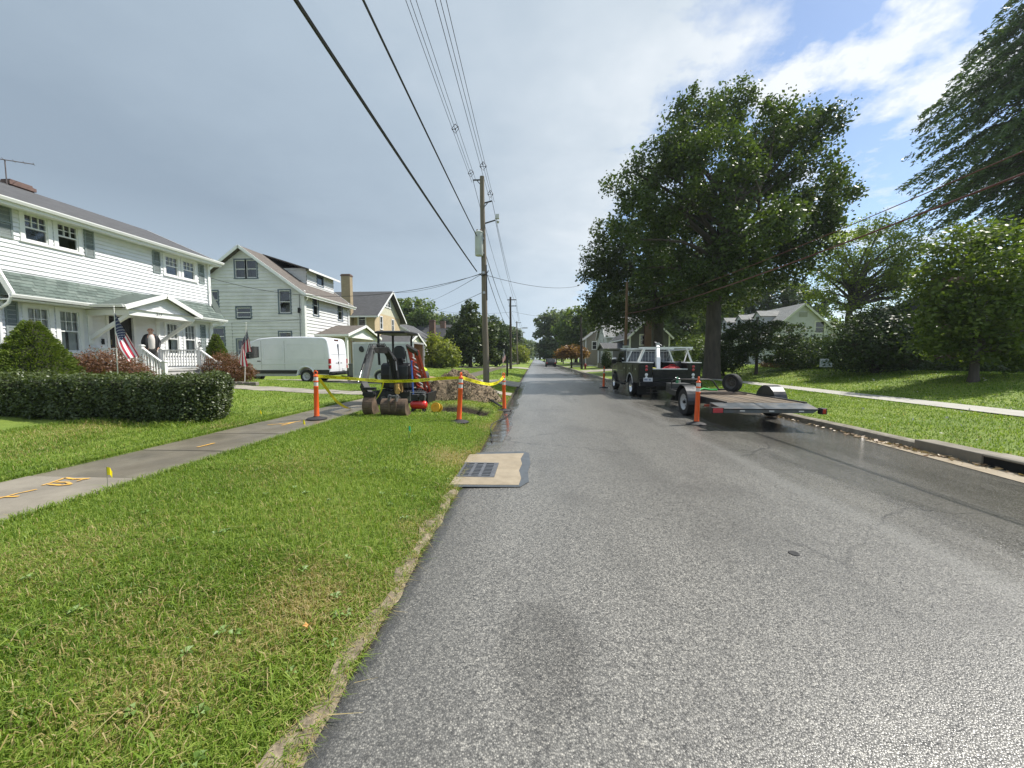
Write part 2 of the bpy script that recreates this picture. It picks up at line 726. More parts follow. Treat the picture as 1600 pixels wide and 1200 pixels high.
gm = bpy.data.materials.new('lawn')
gm.use_nodes = True
t = NT(gm.node_tree)
b = t.n['Principled BSDF']
b.inputs['Roughness'].default_value = 0.75
b.inputs['Specular IOR Level'].default_value = 0.25
o_ = t.add('ShaderNodeTexCoord').outputs['Object']
n1 = t.noise(o_, 0.55, 5, 0.6)
n2 = t.noise(o_, 9.0, 6, 0.7)
n3 = t.noise(t.mapping(o_, scale=(40, 14, 1)), 1.0, 4, 0.7)
c = t.mix(t.ramp(n1, [(0.35, 0.0), (0.68, 1.0)]), (0.150, 0.225, 0.030), (0.245, 0.305, 0.052))
c = t.mix(t.ramp(n2, [(0.40, 0.0), (0.72, 0.55)]), c, (0.065, 0.115, 0.016))
c = t.mix(t.ramp(n3, [(0.48, 0.0), (0.75, 0.5)]), c, (0.20, 0.26, 0.06))
dr = t.add('ShaderNodeAttribute', attribute_name='dry').outputs['Fac']
c = t.mix(t.math('MULTIPLY', dr, 0.8), c, t.mix(n2, (0.10, 0.075, 0.03), (0.30, 0.235, 0.11)))
so = t.add('ShaderNodeAttribute', attribute_name='soil').outputs['Fac']
c = t.mix(so, c, t.mix(n2, (0.03, 0.022, 0.014), (0.085, 0.065, 0.042)))
t.link(c, b.inputs['Base Color'])
bn = t.add('ShaderNodeBump')
bn.inputs['Strength'].default_value = 0.9
bn.inputs['Distance'].default_value = 0.04
t.link(t.noise(o_, 28, 5, 0.7), bn.inputs['Height'])
t.link(bn.outputs[0], b.inputs['Normal'])
me.materials.append(gm)
ground = bpy.data.objects.new('ground', me)
COL.objects.link(ground)
tag(ground, 'mown green lawns either side of the street', kind='structure')

# ------------------------------------------------------------------ road
rm = bpy.data.materials.new('chip_seal')
rm.use_nodes = True
t = NT(rm.node_tree)
b = t.n['Principled BSDF']
o_ = t.add('ShaderNodeTexCoord').outputs['Object']
sp = t.add('ShaderNodeSeparateXYZ')
t.link(o_, sp.inputs[0])
X, Y = sp.outputs[0], sp.outputs[1]
vor = t.add('ShaderNodeTexVoronoi', feature='F1')
vor.inputs['Scale'].default_value = 135
t.link(o_, vor.inputs['Vector'])
vs_ = t.add('ShaderNodeSeparateColor')
t.link(vor.outputs['Color'], vs_.inputs[0])
vor2 = t.add('ShaderNodeTexVoronoi', feature='F1')
vor2.inputs['Scale'].default_value = 75
t.link(t.mapping(o_, loc=(3.3, 1.7, 0)), vor2.inputs['Vector'])
vs2 = t.add('ShaderNodeSeparateColor')
t.link(vor2.outputs['Color'], vs2.inputs[0])
peb = t.ramp(vs_.outputs[0], [(0.0, (0.055, 0.053, 0.05)), (0.36, (0.15, 0.145, 0.134)), (0.68, (0.28, 0.27, 0.245)), (0.88, (0.40, 0.38, 0.335)), (1.0, (0.56, 0.53, 0.465))])
peb2 = t.ramp(vs2.outputs[0], [(0.0, (0.075, 0.073, 0.068)), (0.5, (0.22, 0.212, 0.193)), (0.85, (0.32, 0.307, 0.275)), (1.0, (0.44, 0.42, 0.375))])
col = t.mix(0.38, peb, peb2)
gap = t.ramp(vor.outputs['Distance'], [(0.30, 0.0), (0.62, 1.0)])
col = t.mix(t.math('MULTIPLY', gap, 0.55), col, (0.018, 0.018, 0.018))
lg = t.noise(t.mapping(o_, scale=(0.75, 0.14, 1)), 1.0, 5, 0.62)
blot = t.noise(o_, 0.7, 6, 0.62)
col = t.mix(t.ramp(lg, [(0.42, 0.0), (0.62, 0.42)]), col, (0.085, 0.082, 0.076))
col = t.mix(t.ramp(blot, [(0.52, 0.0), (0.70, 0.42)]), col, (0.065, 0.062, 0.058))
# parking strip east of the seam: older, darker and smoother surface, stained
seam = t.math('ADD', X, t.math('MULTIPLY', t.math('SUBTRACT', t.noise(t.mapping(o_, scale=(0.3, 0.45, 1)), 1, 3), 0.5), 0.5))
park = t.ramp(t.math('MULTIPLY', seam, 0.1), [(0.300, 0.0), (0.335, 1.0)])
stain = t.noise(t.mapping(o_, scale=(1.0, 0.32, 1)), 1.2, 6, 0.65)
pcol = t.mix(t.ramp(stain, [(0.35, 0.0), (0.65, 1.0)]), (0.026, 0.024, 0.019), (0.135, 0.127, 0.11))
pcol = t.mix(0.35, pcol, peb)
col = t.mix(t.math('MULTIPLY', park, 0.85), col, pcol)
seamline = t.ramp(t.math('MULTIPLY', seam, 0.1), [(0.292, 0.0), (0.306, 1.0), (0.330, 0.0)])
col = t.mix(t.math('MULTIPLY', seamline, 0.4), col, (0.20, 0.195, 0.18))
# smoother resurfaced length beyond the transverse joint, and a few wandering cracks
far_ = t.ramp(t.math('MULTIPLY', t.math('ADD', Y, t.math('MULTIPLY', X, .12)), 0.01), [(0.236, 0.0), (0.239, 1.0)])
col = t.mix(t.math('MULTIPLY', far_, 0.55), col, (0.21, 0.212, 0.215))
joint = t.ramp(t.math('MULTIPLY', t.math('ADD', Y, t.math('MULTIPLY', X, .12)), 0.01), [(0.2345, 0.0), (0.237, 0.8), (0.2395, 0.0)])
col = t.mix(joint, col, (0.04, 0.04, 0.04))
cv = t.add('ShaderNodeTexVoronoi', feature='DISTANCE_TO_EDGE')
cv.inputs['Scale'].default_value = 0.42
wp_ = t.add('ShaderNodeTexNoise')
wp_.inputs['Scale'].default_value = 1.6
wp_.inputs['Detail'].default_value = 6
t.link(o_, wp_.inputs['Vector'])
va = t.add('ShaderNodeVectorMath', operation='MULTIPLY_ADD')
t.link(wp_.outputs['Color'], va.inputs[0])
va.inputs[1].default_value = (.55, .55, 0)
t.link(o_, va.inputs[2])
t.link(va.outputs[0], cv.inputs['Vector'])
crk = t.math('MULTIPLY', t.ramp(cv.outputs['Distance'], [(0.0, 1.0), (0.008, 0.0)]), t.ramp(t.noise(t.mapping(o_, loc=(2, 9, 0)), 0.35, 3), [(0.52, 0.0), (0.60, 0.75)]))
col = t.mix(crk, col, (0.03, 0.03, 0.03))
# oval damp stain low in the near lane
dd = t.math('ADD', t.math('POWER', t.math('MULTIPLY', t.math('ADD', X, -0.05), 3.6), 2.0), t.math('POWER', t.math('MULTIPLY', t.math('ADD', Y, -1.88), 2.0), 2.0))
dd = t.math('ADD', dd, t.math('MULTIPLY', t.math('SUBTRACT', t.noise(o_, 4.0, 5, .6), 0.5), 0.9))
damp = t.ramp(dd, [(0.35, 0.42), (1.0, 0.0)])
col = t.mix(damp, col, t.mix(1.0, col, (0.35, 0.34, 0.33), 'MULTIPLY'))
# edge strip against the verge: darker binder
edg = t.ramp(t.math('ADD', t.math('ADD', X, 0.87), t.math('MULTIPLY', t.math('SUBTRACT', t.noise(t.mapping(o_, scale=(6, 3, 1)), 1.0, 5, .65), 0.5), 0.16)), [(0.06, 1.0), (0.11, 0.0)])
col = t.mix(t.math('MULTIPLY', edg, 0.75), col, t.mix(peb, (0.04, 0.04, 0.042), (0.10, 0.10, 0.10)))
# water film: along the west edge by the works, along the east gutter, patches further up
wn = t.noise(t.mapping(o_, scale=(1.0, 0.25, 1)), 1.3, 5, 0.6)
wl = t.math('MULTIPLY', t.ramp(t.math('ADD', t.math('ADD', X, 0.85), t.math('MULTIPLY', wn, -0.55)), [(0.0, 1.0), (0.07, 0.0)]),
            t.math('MULTIPLY', t.ramp(t.math('MULTIPLY', Y, 0.02), [(0.122, 0.0), (0.135, 1.0)]), t.ramp(t.math('MULTIPLY', Y, 0.02), [(0.36, 1.0), (0.46, 0.0)])))
wg = t.math('MULTIPLY', t.ramp(t.math('MULTIPLY', t.math('ADD', X, t.math('MULTIPLY', wn, 4.2)), 0.1), [(0.56, 0.0), (0.70, 1.0)]),
            t.ramp(t.math('MULTIPLY', Y, 0.01), [(0.02, 0.55), (0.08, 0.7), (0.19, 1.0), (0.40, 1.0)]))
wp = t.ramp(t.noise(t.mapping(o_, scale=(0.6, 0.12, 1), loc=(4, 1, 0)), 1.0, 5), [(0.60, 0.0), (0.72, 0.7)])
wet = t.math('MAXIMUM', t.math('MAXIMUM', wl, t.math('MULTIPLY', wg, 0.85)), t.math('MULTIPLY', wp, 0.4), clamp=True)
col = t.mix(t.math('MULTIPLY', wet, 0.6), col, t.mix(1.0, col, (0.45, 0.45, 0.45), 'MULTIPLY'))
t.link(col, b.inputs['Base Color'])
rgh = t.math('MULTIPLY_ADD', wet, -0.42, t.math('MULTIPLY_ADD', vs_.outputs[1], 0.20, 0.24))
t.link(t.math('MULTIPLY_ADD', park, -0.06, rgh, clamp=True), b.inputs['Roughness'])
b.inputs['Specular IOR Level'].default_value = 0.5
bn = t.add('ShaderNodeBump')
bn.inputs['Distance'].default_value = 0.004
t.link(t.math('MULTIPLY_ADD', wet, -0.35, 0.42, clamp=True), bn.inputs['Strength'])
t.link(t.math('MULTIPLY_ADD', vor.outputs['Distance'], -1.0, t.math('MULTIPLY', vs_.outputs[2], 0.45)), bn.inputs['Height'])
t.link(bn.outputs[0], b.inputs['Normal'])

ry = axis_pts([(-30, 0, 5), (0, 12, .07), (12, 30, .75), (30, 80, 2.5), (80, 240, 16), (240, 700, 46)])
rv, rf = [], []
K = 14
for y in ry:
    x1 = curb_x(y) + 0.02
    jag = 0.010 * sin(y * 7.1) + 0.009 * sin(y * 17.3) + 0.012 * sin(y * 3.1) + 0.006 * sin(y * 41)
    for i in range(K + 1):
        x = -0.885 + jag + (0 if i == 0 else (.05 if i == 1 else .05 + (x1 + 0.835 - jag) * (i - 1) / (K - 1)))
        rv.append((x, y, road_z(x) - (.02 if i == 0 else 0)))
for j in range(len(ry) - 1):
    for i in range(K):
        rf.append((j * (K + 1) + i, j * (K + 1) + i + 1, (j + 1) * (K + 1) + i + 1, (j + 1) * (K + 1) + i))
me = bpy.data.meshes.new('road')
me.from_pydata(rv, [], rf)
me.polygons.foreach_set('use_smooth', [True] * len(rf))
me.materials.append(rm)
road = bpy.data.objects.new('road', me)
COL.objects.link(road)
tag(road, 'straight grey chip sealed street, damp along its edges', kind='structure')

conc = mat('concrete', (0.215, 0.19, 0.15), 0.75, var=0.22, scale=2.2, bump=0.25, bscale=90, dirt=0.45, dcol=(0.13, 0.115, 0.085))
conc_wet = mat('concrete_damp', (0.15, 0.13, 0.095), 0.35, var=0.35, scale=1.6, bump=0.2, bscale=90, dirt=0.7, dcol=(0.10, 0.083, 0.055))
conc_old = mat('concrete_old', (0.24, 0.215, 0.17), 0.85, var=0.3, scale=6, bump=0.6, bscale=50, dirt=0.6, dcol=(0.09, 0.075, 0.05))
asph = mat('old_asphalt', (0.065, 0.063, 0.062), 0.7, var=0.35, scale=14, bump=0.5, bscale=160)
pad_m = mat('tan_concrete', (0.29, 0.24, 0.17), 0.8, var=0.16, scale=5, bump=0.25, bscale=90, dirt=0.3, dcol=(0.22, 0.17, 0.11))
tar = mat('crack_sealer', (0.075, 0.085, 0.095), 0.5, var=0.2, scale=8)


def strip(name, m, f0, f1, ys, dz=0.0, zfun=None, k=6, label=None, parent=None):
    """sheet that follows the ground between x = f0(y) and f1(y)"""
    vs, fs = [], []
    for y in ys:
        a_, b_ = f0(y), f1(y)
        for i in range(k + 1):
            x = a_ + (b_ - a_) * i / k
            vs.append((x, y, (zfun or zf)(x, y) + dz))
    for j in range(len(ys) - 1):
        for i in range(k):
            fs.append((j * (k + 1) + i, j * (k + 1) + i + 1, (j + 1) * (k + 1) + i + 1, (j + 1) * (k + 1) + i))
    me = bpy.data.meshes.new(name)
    me.from_pydata(vs, [], fs)
    me.materials.append(m)
    o = bpy.data.objects.new(name, me)
    COL.objects.link(o)
    o.parent = parent
    if not parent:
        tag(o, label, kind='structure')
    return o


# low crumbled edge along the west side
strip('kerb_edge', mat('kerb_crumbled', (.21, .17, .115), .9, var=.6, scale=22, bump=.8, bscale=60, dirt=.7, dcol=(.10, .08, .05)), lambda y: -0.96 + 0.02 * sin(y * 3.3) + 0.03 * sin(y * 9), lambda y: -0.862 + 0.012 * sin(y * 6) + 0.008 * sin(y * 17), axis_pts([(0, 4.25, .06)]),
      0.0, lambda x, y: 0.012 + 0.012 * sin(y * 23) * sin(y * 7 + x * 30) - 0.03 * smooth_step(-0.9, -0.84, x), 5, 'worn concrete kerb edge half buried in grass')

# sidewalk: single slabs near by, one sheet further on
sw = strip('sidewalk', conc_wet, lambda y: WALK0 + 0.02, lambda y: WALK1 - 0.02, axis_pts([(-3, 14, 1), (14, 80, 6), (80, 240, 40)]), 0.0, lambda x, y: 0.098 if y < 14.5 else 0.12, 2, 'concrete sidewalk between the lawns')
slab_mb = MB().bb((WALK0 + 0.01, 0.006, 0.07), (WALK1 - 0.01, 1.294, 0.12))
slab0 = slab_mb.build('slab', conc, sw, bevel=0.012, world=False)
slab0.location = (0, -2.38, 0)
for i in range(1, 13):
    s_ = slab0.copy()
    s_.data = slab0.data.copy() if i in (6, 7) else slab0.data
    COL.objects.link(s_)
    s_.location = (0, -2.38 + 1.3 * i, 0.004 * sin(i * 2.1))
    s_.rotation_euler = (0.002 * sin(i), 0, 0)
    if i in (5, 6, 7, 8, 9):
        if s_.data == slab0.data:
            s_.data = slab0.data.copy()
        s_.data.materials[0] = conc_wet

walk_m = mat('concrete_path', (0.30, 0.275, 0.225), 0.7, var=0.2, scale=1.4, bump=0.2, bscale=70, dirt=0.5, dcol=(0.14, 0.12, 0.09))
strip('path', walk_m, lambda y: -14.3, lambda y: WALK0, axis_pts([(14.2, 15.6, .35)]), 0.018, None, 24, 'concrete front path leading to the white porch')
strip('driveway', walk_m, lambda y: -19.0, lambda y: WALK0, axis_pts([(20.2, 23.8, .45)]), 0.02, None, 26, 'concrete driveway under the van and the box trailer')
strip('driveway_apron', walk_m, lambda y: WALK1, lambda y: -0.8, axis_pts([(20.2, 24.0, .4)]), 0.03, lambda x, y: zf(x, y) if x < -0.9 else -0.01, 16, 'pale concrete driveway apron meeting the street')
strip('path', walk_m, lambda y: WALK1, lambda y: -0.95, axis_pts([(15.4, 16.6, .3)]), 0.022, None, 14, 'short concrete carriage walk behind the dirt heap')
strip('side_street', walk_m, lambda y: -30, lambda y: -0.8, axis_pts([(52, 59, 1)]), 0.04, lambda x, y: zf(x, y) if x < -0.9 else -0.01, 40, 'pale side street apron beyond the second pole')
strip('sidewalk', mat('concrete_pale', (0.36, 0.345, 0.30), 0.85, var=0.12, scale=2, bump=0.2), lambda y: RW0 + (curb_x(y) - 6.5) * 0.6, lambda y: RW1 + (curb_x(y) - 6.5) * 0.6, axis_pts([(-6, 22, 1), (22, 200, 4)]), 0.03, None, 3, 'pale narrow sidewalk crossing the sunny lawn')
strip('driveway_apron', walk_m, lambda y: curb_x(y) - 0.05, lambda y: 11.0, axis_pts([(40, 45.5, .8)]), 0.03, lambda x, y: zf(x, y) if x > curb_x(y) + .15 else 0.0, 10, 'damp concrete apron by the red hydrant')
strip('driveway', walk_m, lambda y: curb_x(y) - 0.05, lambda y: 26.0, axis_pts([(62, 68, 1)]), 0.03, lambda x, y: zf(x, y) if x > curb_x(y) + .15 else 0.0, 24, 'pale driveway before the beige house')

# east kerb: rolled profile, with the dark storm inlet under its hood
kerb = MB()
kys = axis_pts([(-6, 4.2, .6), (6.15, 6.2, .05), (6.2, 20, .7), (20, 26, .5), (26, 110, 6), (110, 240, 26)])
prof = [(0.0, -0.06), (0.025, 0.055), (0.06, 0.075), (0.20, 0.078), (0.22, 0.02)]


def kerb_run(mb, ys, mi=0):
    vs, fs = [], []
    n = len(prof)
    for y in ys:
        x0 = curb_x(y)
        q = 0.006 * sin(y * 3.1)
        for dx, z in prof:
            vs.append((x0 + dx + q, y, z + 0.004 * sin(y * 1.7)))
    for j in range(len(ys) - 1):
        for i in range(n - 1):
            fs.append((j * n + i, (j + 1) * n + i, (j + 1) * n + i + 1, j * n + i + 1))
    mb.add(vs, fs, mi)


kerb_run(kerb, axis_pts([(-6, 3.6, .6)]))
kerb_run(kerb, axis_pts([(6.9, 20, .7), (20, 26, .5), (26, 110, 6), (110, 240, 26)]))
kerb_o = tag(kerb.build('kerb', conc_old, smooth=True), 'raised concrete kerb along the sunny lawn', kind='structure')
inlet = thing('curb_inlet', 'dark storm inlet under a pale concrete kerb hood', 'storm inlet', (6.55, 5.2, -0.05))
hood = MB()
hp = [(0.0, 0.085), (0.015, 0.115), (0.06, 0.13), (0.32, 0.13), (0.32, -0.05), (0.06, -0.05), (0.05, 0.08)]
hood.prism([(6.5 + dx, 3.6, z) for dx, z in hp], (0, 2.3, 0))
hood.bb((6.5, 5.9, -0.06), (6.82, 6.9, 0.12))
hood.build('hood', conc, inlet, bevel=0.02)
MB().bb((6.53, 3.6, -0.4), (6.82, 5.9, 0.079)).build('throat', mat('dark_void', (0.008, 0.008, 0.008), 0.95), inlet)
ap = MB()
ap.quad((5.95, 3.2, -0.043), (6.5, 3.2, -0.047), (6.5, 7.6, -0.047), (6.25, 7.6, -0.043))
ap.build('gutter_slab', pad_m, inlet)

# west storm drain: tan concrete collar, tarred joint, iron grate over a dark pit
drain = thing('storm_drain', 'square iron grate set in a tan concrete collar at the road edge', 'storm drain', (-0.5, 5.1, 0.0))
jm = MB()
out = [(-0.95, 4.36), (-0.16, 4.40), (-0.06, 4.6), (-0.08, 5.0), (-0.05, 5.4), (-0.08, 6.02), (-0.2, 6.12), (-0.92, 5.98)]
jm.prism([(x, y, 0.0) for x, y in out], (0, 0, 0.005))
jm.build('tar_joint', tar, drain)
cm = MB()
G0, G1, H0, H1 = -0.98, -0.50, 4.72, 5.38
lo_, hi_ = 0.0, 0.011
inn = [(-0.90, 4.42), (-0.18, 4.45), (-0.16, 4.6), (-0.19, 4.9), (-0.16, 5.3), (-0.20, 5.65), (-0.17, 5.98), (-0.90, 5.86)]
cm.prism([(x, y, lo_) for x, y in ((-1.0, 4.42), (-0.18, 4.45), (-0.16, H0), (-1.0, H0))], (0, 0, hi_))
cm.prism([(x, y, lo_) for x, y in ((G1, H0), (-0.16, H0), (-0.20, 5.05), (-0.17, H1), (G1, H1))], (0, 0, hi_))
cm.prism([(x, y, lo_) for x, y in ((-1.0, H1), (-0.17, H1), (-0.20, 5.65), (-0.16, 5.98), (-1.0, 5.86))], (0, 0, hi_))
cm.build('collar', pad_m, drain, bevel=0.003)
iron = mat('cast_iron', (0.16, 0.165, 0.18), 0.5, 0.6, var=0.25, scale=12, bump=0.3, bscale=80)
fr = MB()
z0, z1 = -0.03, 0.016
fr.bb((G0, H0, z0), (G1, H0 + 0.035, z1)).bb((G0, H1 - 0.035, z0), (G1, H1, z1)).bb((G1 - 0.06, H0 + 0.035, z0), (G1, H1 - 0.035, z1)).bb((G0, H0 + 0.035, z0), (G0 + 0.03, H1 - 0.035, z1))
for k in (1, 2):
    xx = G0 + 0.03 + (G1 - 0.09 - G0) * k / 3
    fr.bb((xx - 0.02, H0 + 0.035, z0), (xx + 0.02, H1 - 0.035, z1))
fr.build('grate_frame', iron, drain)
for k in range(1, 9):
    yy = H0 + 0.035 + (H1 - H0 - 0.07) * k / 9
    MB().bb((G0 + 0.03, yy - 0.011, z0 + 0.002), (G1 - 0.06, yy + 0.011, z1 - 0.003)).build('grate_bar', iron, drain)
MB().quad((G0, H0, -0.19), (G1, H0, -0.19), (G1, H1, -0.19), (G0, H1, -0.19)).quad((G0, H0 + .002, -.19), (G1, H0 + .002, -.19), (G1, H0 + .002, -.032), (G0, H0 + .002, -.032)).quad((G1 - .002, H0, -.19), (G1 - .002, H1, -.19), (G1 - .002, H1, -.032), (G1 - .002, H0, -.032)).quad((G0, H1 - .002, -.19), (G1, H1 - .002, -.19), (G1, H1 - .002, -.032), (G0, H1 - .002, -.032)).build('pit', MATS['dark_void'], drain)

MB().lathe([(0.0, 0.004), (0.028, 0.007), (0.036, 0.005), (0.039, 0.0)], (2.0, 2.99, 0.0), 20).solo('valve_cap', 'small round black iron cap set in the open road', 'valve cap', mat('cap_iron', (.02, .02, .021), .8), (2.0, 2.99, 0))

# sprayed utility marks on the sidewalk (flat paint on the concrete)
ypaint = mat('marking_paint', (0.70, 0.38, 0.05), 0.7, var=0.25, scale=25, dirt=0.8, dcol=(0.30, 0.24, 0.15))


def spray(pts, wd, z=0.1315):
    mb = MB()
    for (a_, b_) in zip(pts[:-1], pts[1:]):
        a_, b_ = Vector((a_[0], a_[1], z)), Vector((b_[0], b_[1], z))
        d = (b_ - a_).normalized()
        n_ = Vector((-d.y, d.x, 0)) * wd / 2
        L = (b_ - a_).length
        k = max(2, int(L / 0.06))
        top, bot = [], []
        for i in range(k + 1):
            p = a_.lerp(b_, i / k)
            r1, r2 = random.uniform(.6, 1.25), random.uniform(.6, 1.25)
            top.append(p + n_ * r1)
            bot.append(p - n_ * r2)
        mb.add(bot + top, [(i, i + 1, k + 2 + i, k + 1 + i) for i in range(k)])
    return mb


def paint_thing(lines, wd, label):
    mb = MB()
    for i, L in enumerate(lines):
        q = spray(L, wd, 0.1295 + 0.0012 * i)
        mb.add(q.v, q.f)
    c_ = lines[0][0]
    mb.solo('paint_mark', label, 'paint mark', ypaint, (c_[0], c_[1], 0.12), 'orange spray marks on the sidewalk')


def Z(u, v):
    q = onZ(u, v, 0.124)
    return (q.x, q.y)


paint_thing([[Z(-30, 787), Z(25, 772), Z(58, 765)], [Z(-40, 783), Z(10, 777), Z(30, 776)]], 0.032, 'orange spray arrow on the slab nearest the tall grass edge')
paint_thing([[Z(66, 759), Z(82, 754), Z(102, 747), Z(118, 749), Z(140, 748)], [Z(76, 757), Z(95, 759), Z(112, 757)], [Z(88, 754), Z(104, 754), Z(112, 757)], [Z(120, 753), Z(128, 750), Z(134, 749)]], 0.034, 'scribbled orange spray letters beside the yellow marker flag')
paint_thing([[Z(308, 699), Z(336, 692.5)]], 0.04, 'single short orange dash on the damp sidewalk')
paint_thing([[Z(418, 664), Z(445, 662), Z(470, 658)], [Z(440, 665), Z(460, 660)]], 0.05, 'orange spray line near the delineator on the sidewalk')

# ------------------------------------------------------------------ grass blades
def blades(n, x0, x1, y0, y1, h, wd, acc=None, lean=0.6, flat=0.35):
    x = RNG.uniform(x0, x1, n)
    y = RNG.uniform(y0, y1, n)
    if acc is not None:
        k = acc(x, y)
        x, y = x[k], y[k]
    n = len(x)
    dry = np.array([dryness(a_, b_) for a_, b_ in zip(x, y)]) if x0 > -10 and y0 < 16 and x1 <= 0 else np.zeros(n)
    z = np.array([zf(a_, b_) for a_, b_ in zip(x, y)])
    th = RNG.uniform(0, 2 * pi, n)
    H = h * RNG.uniform(0.45, 1.25, n) * (1 - 0.35 * dry)
    ln = np.abs(RNG.normal(0, lean, n)) + 0.15
    W = wd * RNG.uniform(0.6, 1.3, n)
    dx, dy = np.cos(th), np.sin(th)
    ph = th + pi / 2 + RNG.normal(0, .5, n)
    wx, wy = np.cos(ph) * W / 2, np.sin(ph) * W / 2
    base = np.stack([x, y, z - 0.004], 1)
    mid = base + np.stack([dx * H * ln * .35, dy * H * ln * .35, H * .62], 1)
    tip = base + np.stack([dx * H * ln * 1.1, dy * H * ln * 1.1, H * (1.0 - flat * np.minimum(ln, 1.2))], 1)
    ww = np.stack([wx, wy, np.zeros(n)], 1)
    V = np.stack([base - ww, base + ww, mid + ww * .8, mid - ww * .8, mid - ww * .8, mid + ww * .8, tip + ww * .15, tip - ww * .15], 1).reshape(-1, 3)
    tint = np.clip(RNG.normal(0.32, 0.22, n) + 0.10 * np.sin(x * 2.3) * np.cos(y * 1.7), 0, 0.68)
    d2 = RNG.uniform(0, 1, n) < dry * 0.75 + 0.02
    tint = np.where(d2, RNG.uniform(0.8, 1.0, n), tint)
    return V, np.repeat(tint, 2)


grass_m = bpy.data.materials.new('grass_blade')
grass_m.use_nodes = True
t = NT(grass_m.node_tree)
b = t.n['Principled BSDF']
b.inputs['Roughness'].default_value = 0.5
b.inputs['Specular IOR Level'].default_value = 0.35
a = t.add('ShaderNodeAttribute', attribute_name='tint')
c = t.ramp(a.outputs['Fac'], [(0.0, (0.085, 0.155, 0.016)), (0.35, (0.190, 0.285, 0.034)), (0.68, (0.32, 0.39, 0.085)), (0.80, (0.36, 0.285, 0.11)), (1.0, (0.50, 0.41, 0.21))])
t.link(c, b.inputs['Base Color'])
tr = t.add('ShaderNodeBsdfTranslucent')
t.link(t.mix(1.0, c, (1.3, 1.35, 0.6), 'MULTIPLY'), tr.inputs['Color'])
mx = t.add('ShaderNodeMixShader')
mx.inputs[0].default_value = 0.38
t.link(b.outputs[0], mx.inputs[1])
t.link(tr.outputs[0], mx.inputs[2])
t.link(mx.outputs[0], t.n['Material Output'].inputs[0])


def clear_of(x, y):
    k = np.ones(len(x), bool)
    k &= ~((x > WALK0 - 0.01) & (x < WALK1 + 0.005))
    k &= ~((np.abs(x - TR[0]) < TR[2] * (.92 + .12 * np.sin(y * 9))) & (y < TR[1] + TR[3] * 1.0) & (y > TR[1] - TR[3] * 1.02 - .10 * np.sin(x * 8)))
    k &= ~((y > 15.35) & (y < 16.65) & (x > WALK1))
    k &= ~((y > 20.1) & (y < 24.1))
    k &= ~((y > 14.15) & (y < 15.65) & (x < WALK0))
    k &= ~((x > -1.0) & (y > 4.40) & (y < 5.90))
    return k


GV, GT = [], []
for args in ((52000, -3.6, -0.88, 0.9, 2.6, .060, .0050), (52000, -4.42, -0.88, 2.0, 4.6, .058, .0055), (60000, -4.42, -0.88, 4.3, 9.0, .055, .0075),
             (40000, -4.42, -0.9, 9.0, 20.0, .055, .012), (45000, -9.5, WALK0, 2.6, 9.0, .055, .0085), (42000, -15.0, WALK0, 8.5, 20.2, .06, .013)):
    V, T_ = blades(*args, acc=clear_of)
    GV.append(V)
    GT.append(T_)
# coarse tufts
for (cx, cy, n_) in [(-1.25, 1.62, 90), (-1.55, 1.38, 80), (-1.15, 1.95, 60), (-2.0, 2.0, 60), (-2.4, 1.6, 60), (-1.15, 2.75, 50), (-1.9, 1.25, 70), (-1.6, 2.5, 50), (-1.05, 3.9, 60), (-2.7, 2.2, 40), (-2.9, 1.5, 60),
                    (-1.05, 4.3, 60), (-1.02, 6.0, 70), (-2.3, 1.1, 60), (-1.35, 1.2, 50)]:
    V, T_ = blades(n_, cx - .09, cx + .09, cy - .09, cy + .09, .10, .0075, lean=1.0)
    GV.append(V)
    GT.append(T_)
# clipped fringe overhanging the sidewalk, the kerb and the hedge foot
for args in ((6500, WALK1 - .03, WALK1 + .07, 1.5, 14, .075, .007), (5200, WALK0 - .08, WALK0 + .03, 2.5, 14, .075, .008), (5200, -1.04, -.88, 0.9, 12, .070, .006), (6500, -.99, -.865, 0.9, 4.4, .055, .0045), (2600, -.99, -.865, 0.9, 4.4, .03, .006), (2200, -9.3, -6.9, 7.0, 7.7, .13, .010)):
    V, T_ = blades(*args, lean=0.9)
    GV.append(V)
    GT.append(T_)
gme = np_mesh('grass', np.concatenate(GV), 4, np.concatenate(GT))
go = link_mesh('grass', gme, grass_m)
tag(go, 'short green grass blades of the verge and front lawn', 'grass', kind='stuff')
GV, GT = [], []
for args in ((30000, 6.75, 10.3, 3.5, 14, .05, .012), (36000, 6.6, 10.3, 14, 30, .06, .022), (36000, 11.5, 20, 6.5, 20, .06, .020), (40000, 11.4, 30, 18, 36, .07, .030), (16000, -9, -0.95, 24.2, 52, .07, .03), (14000, -17, -6, 24, 45, .07, .03)):
    V, T_ = blades(*args, acc=clear_of if args[2] <= 0 else (lambda x, y: x > np.array([curb_x(q) + .22 for q in y])))
    GV.append(V)
    GT.append(T_)
go = link_mesh('grass', np_mesh('grass', np.concatenate(GV), 4, np.concatenate(GT)), grass_m)
tag(go, 'sunlit green grass blades of the lawns further up the street', 'grass', kind='stuff')
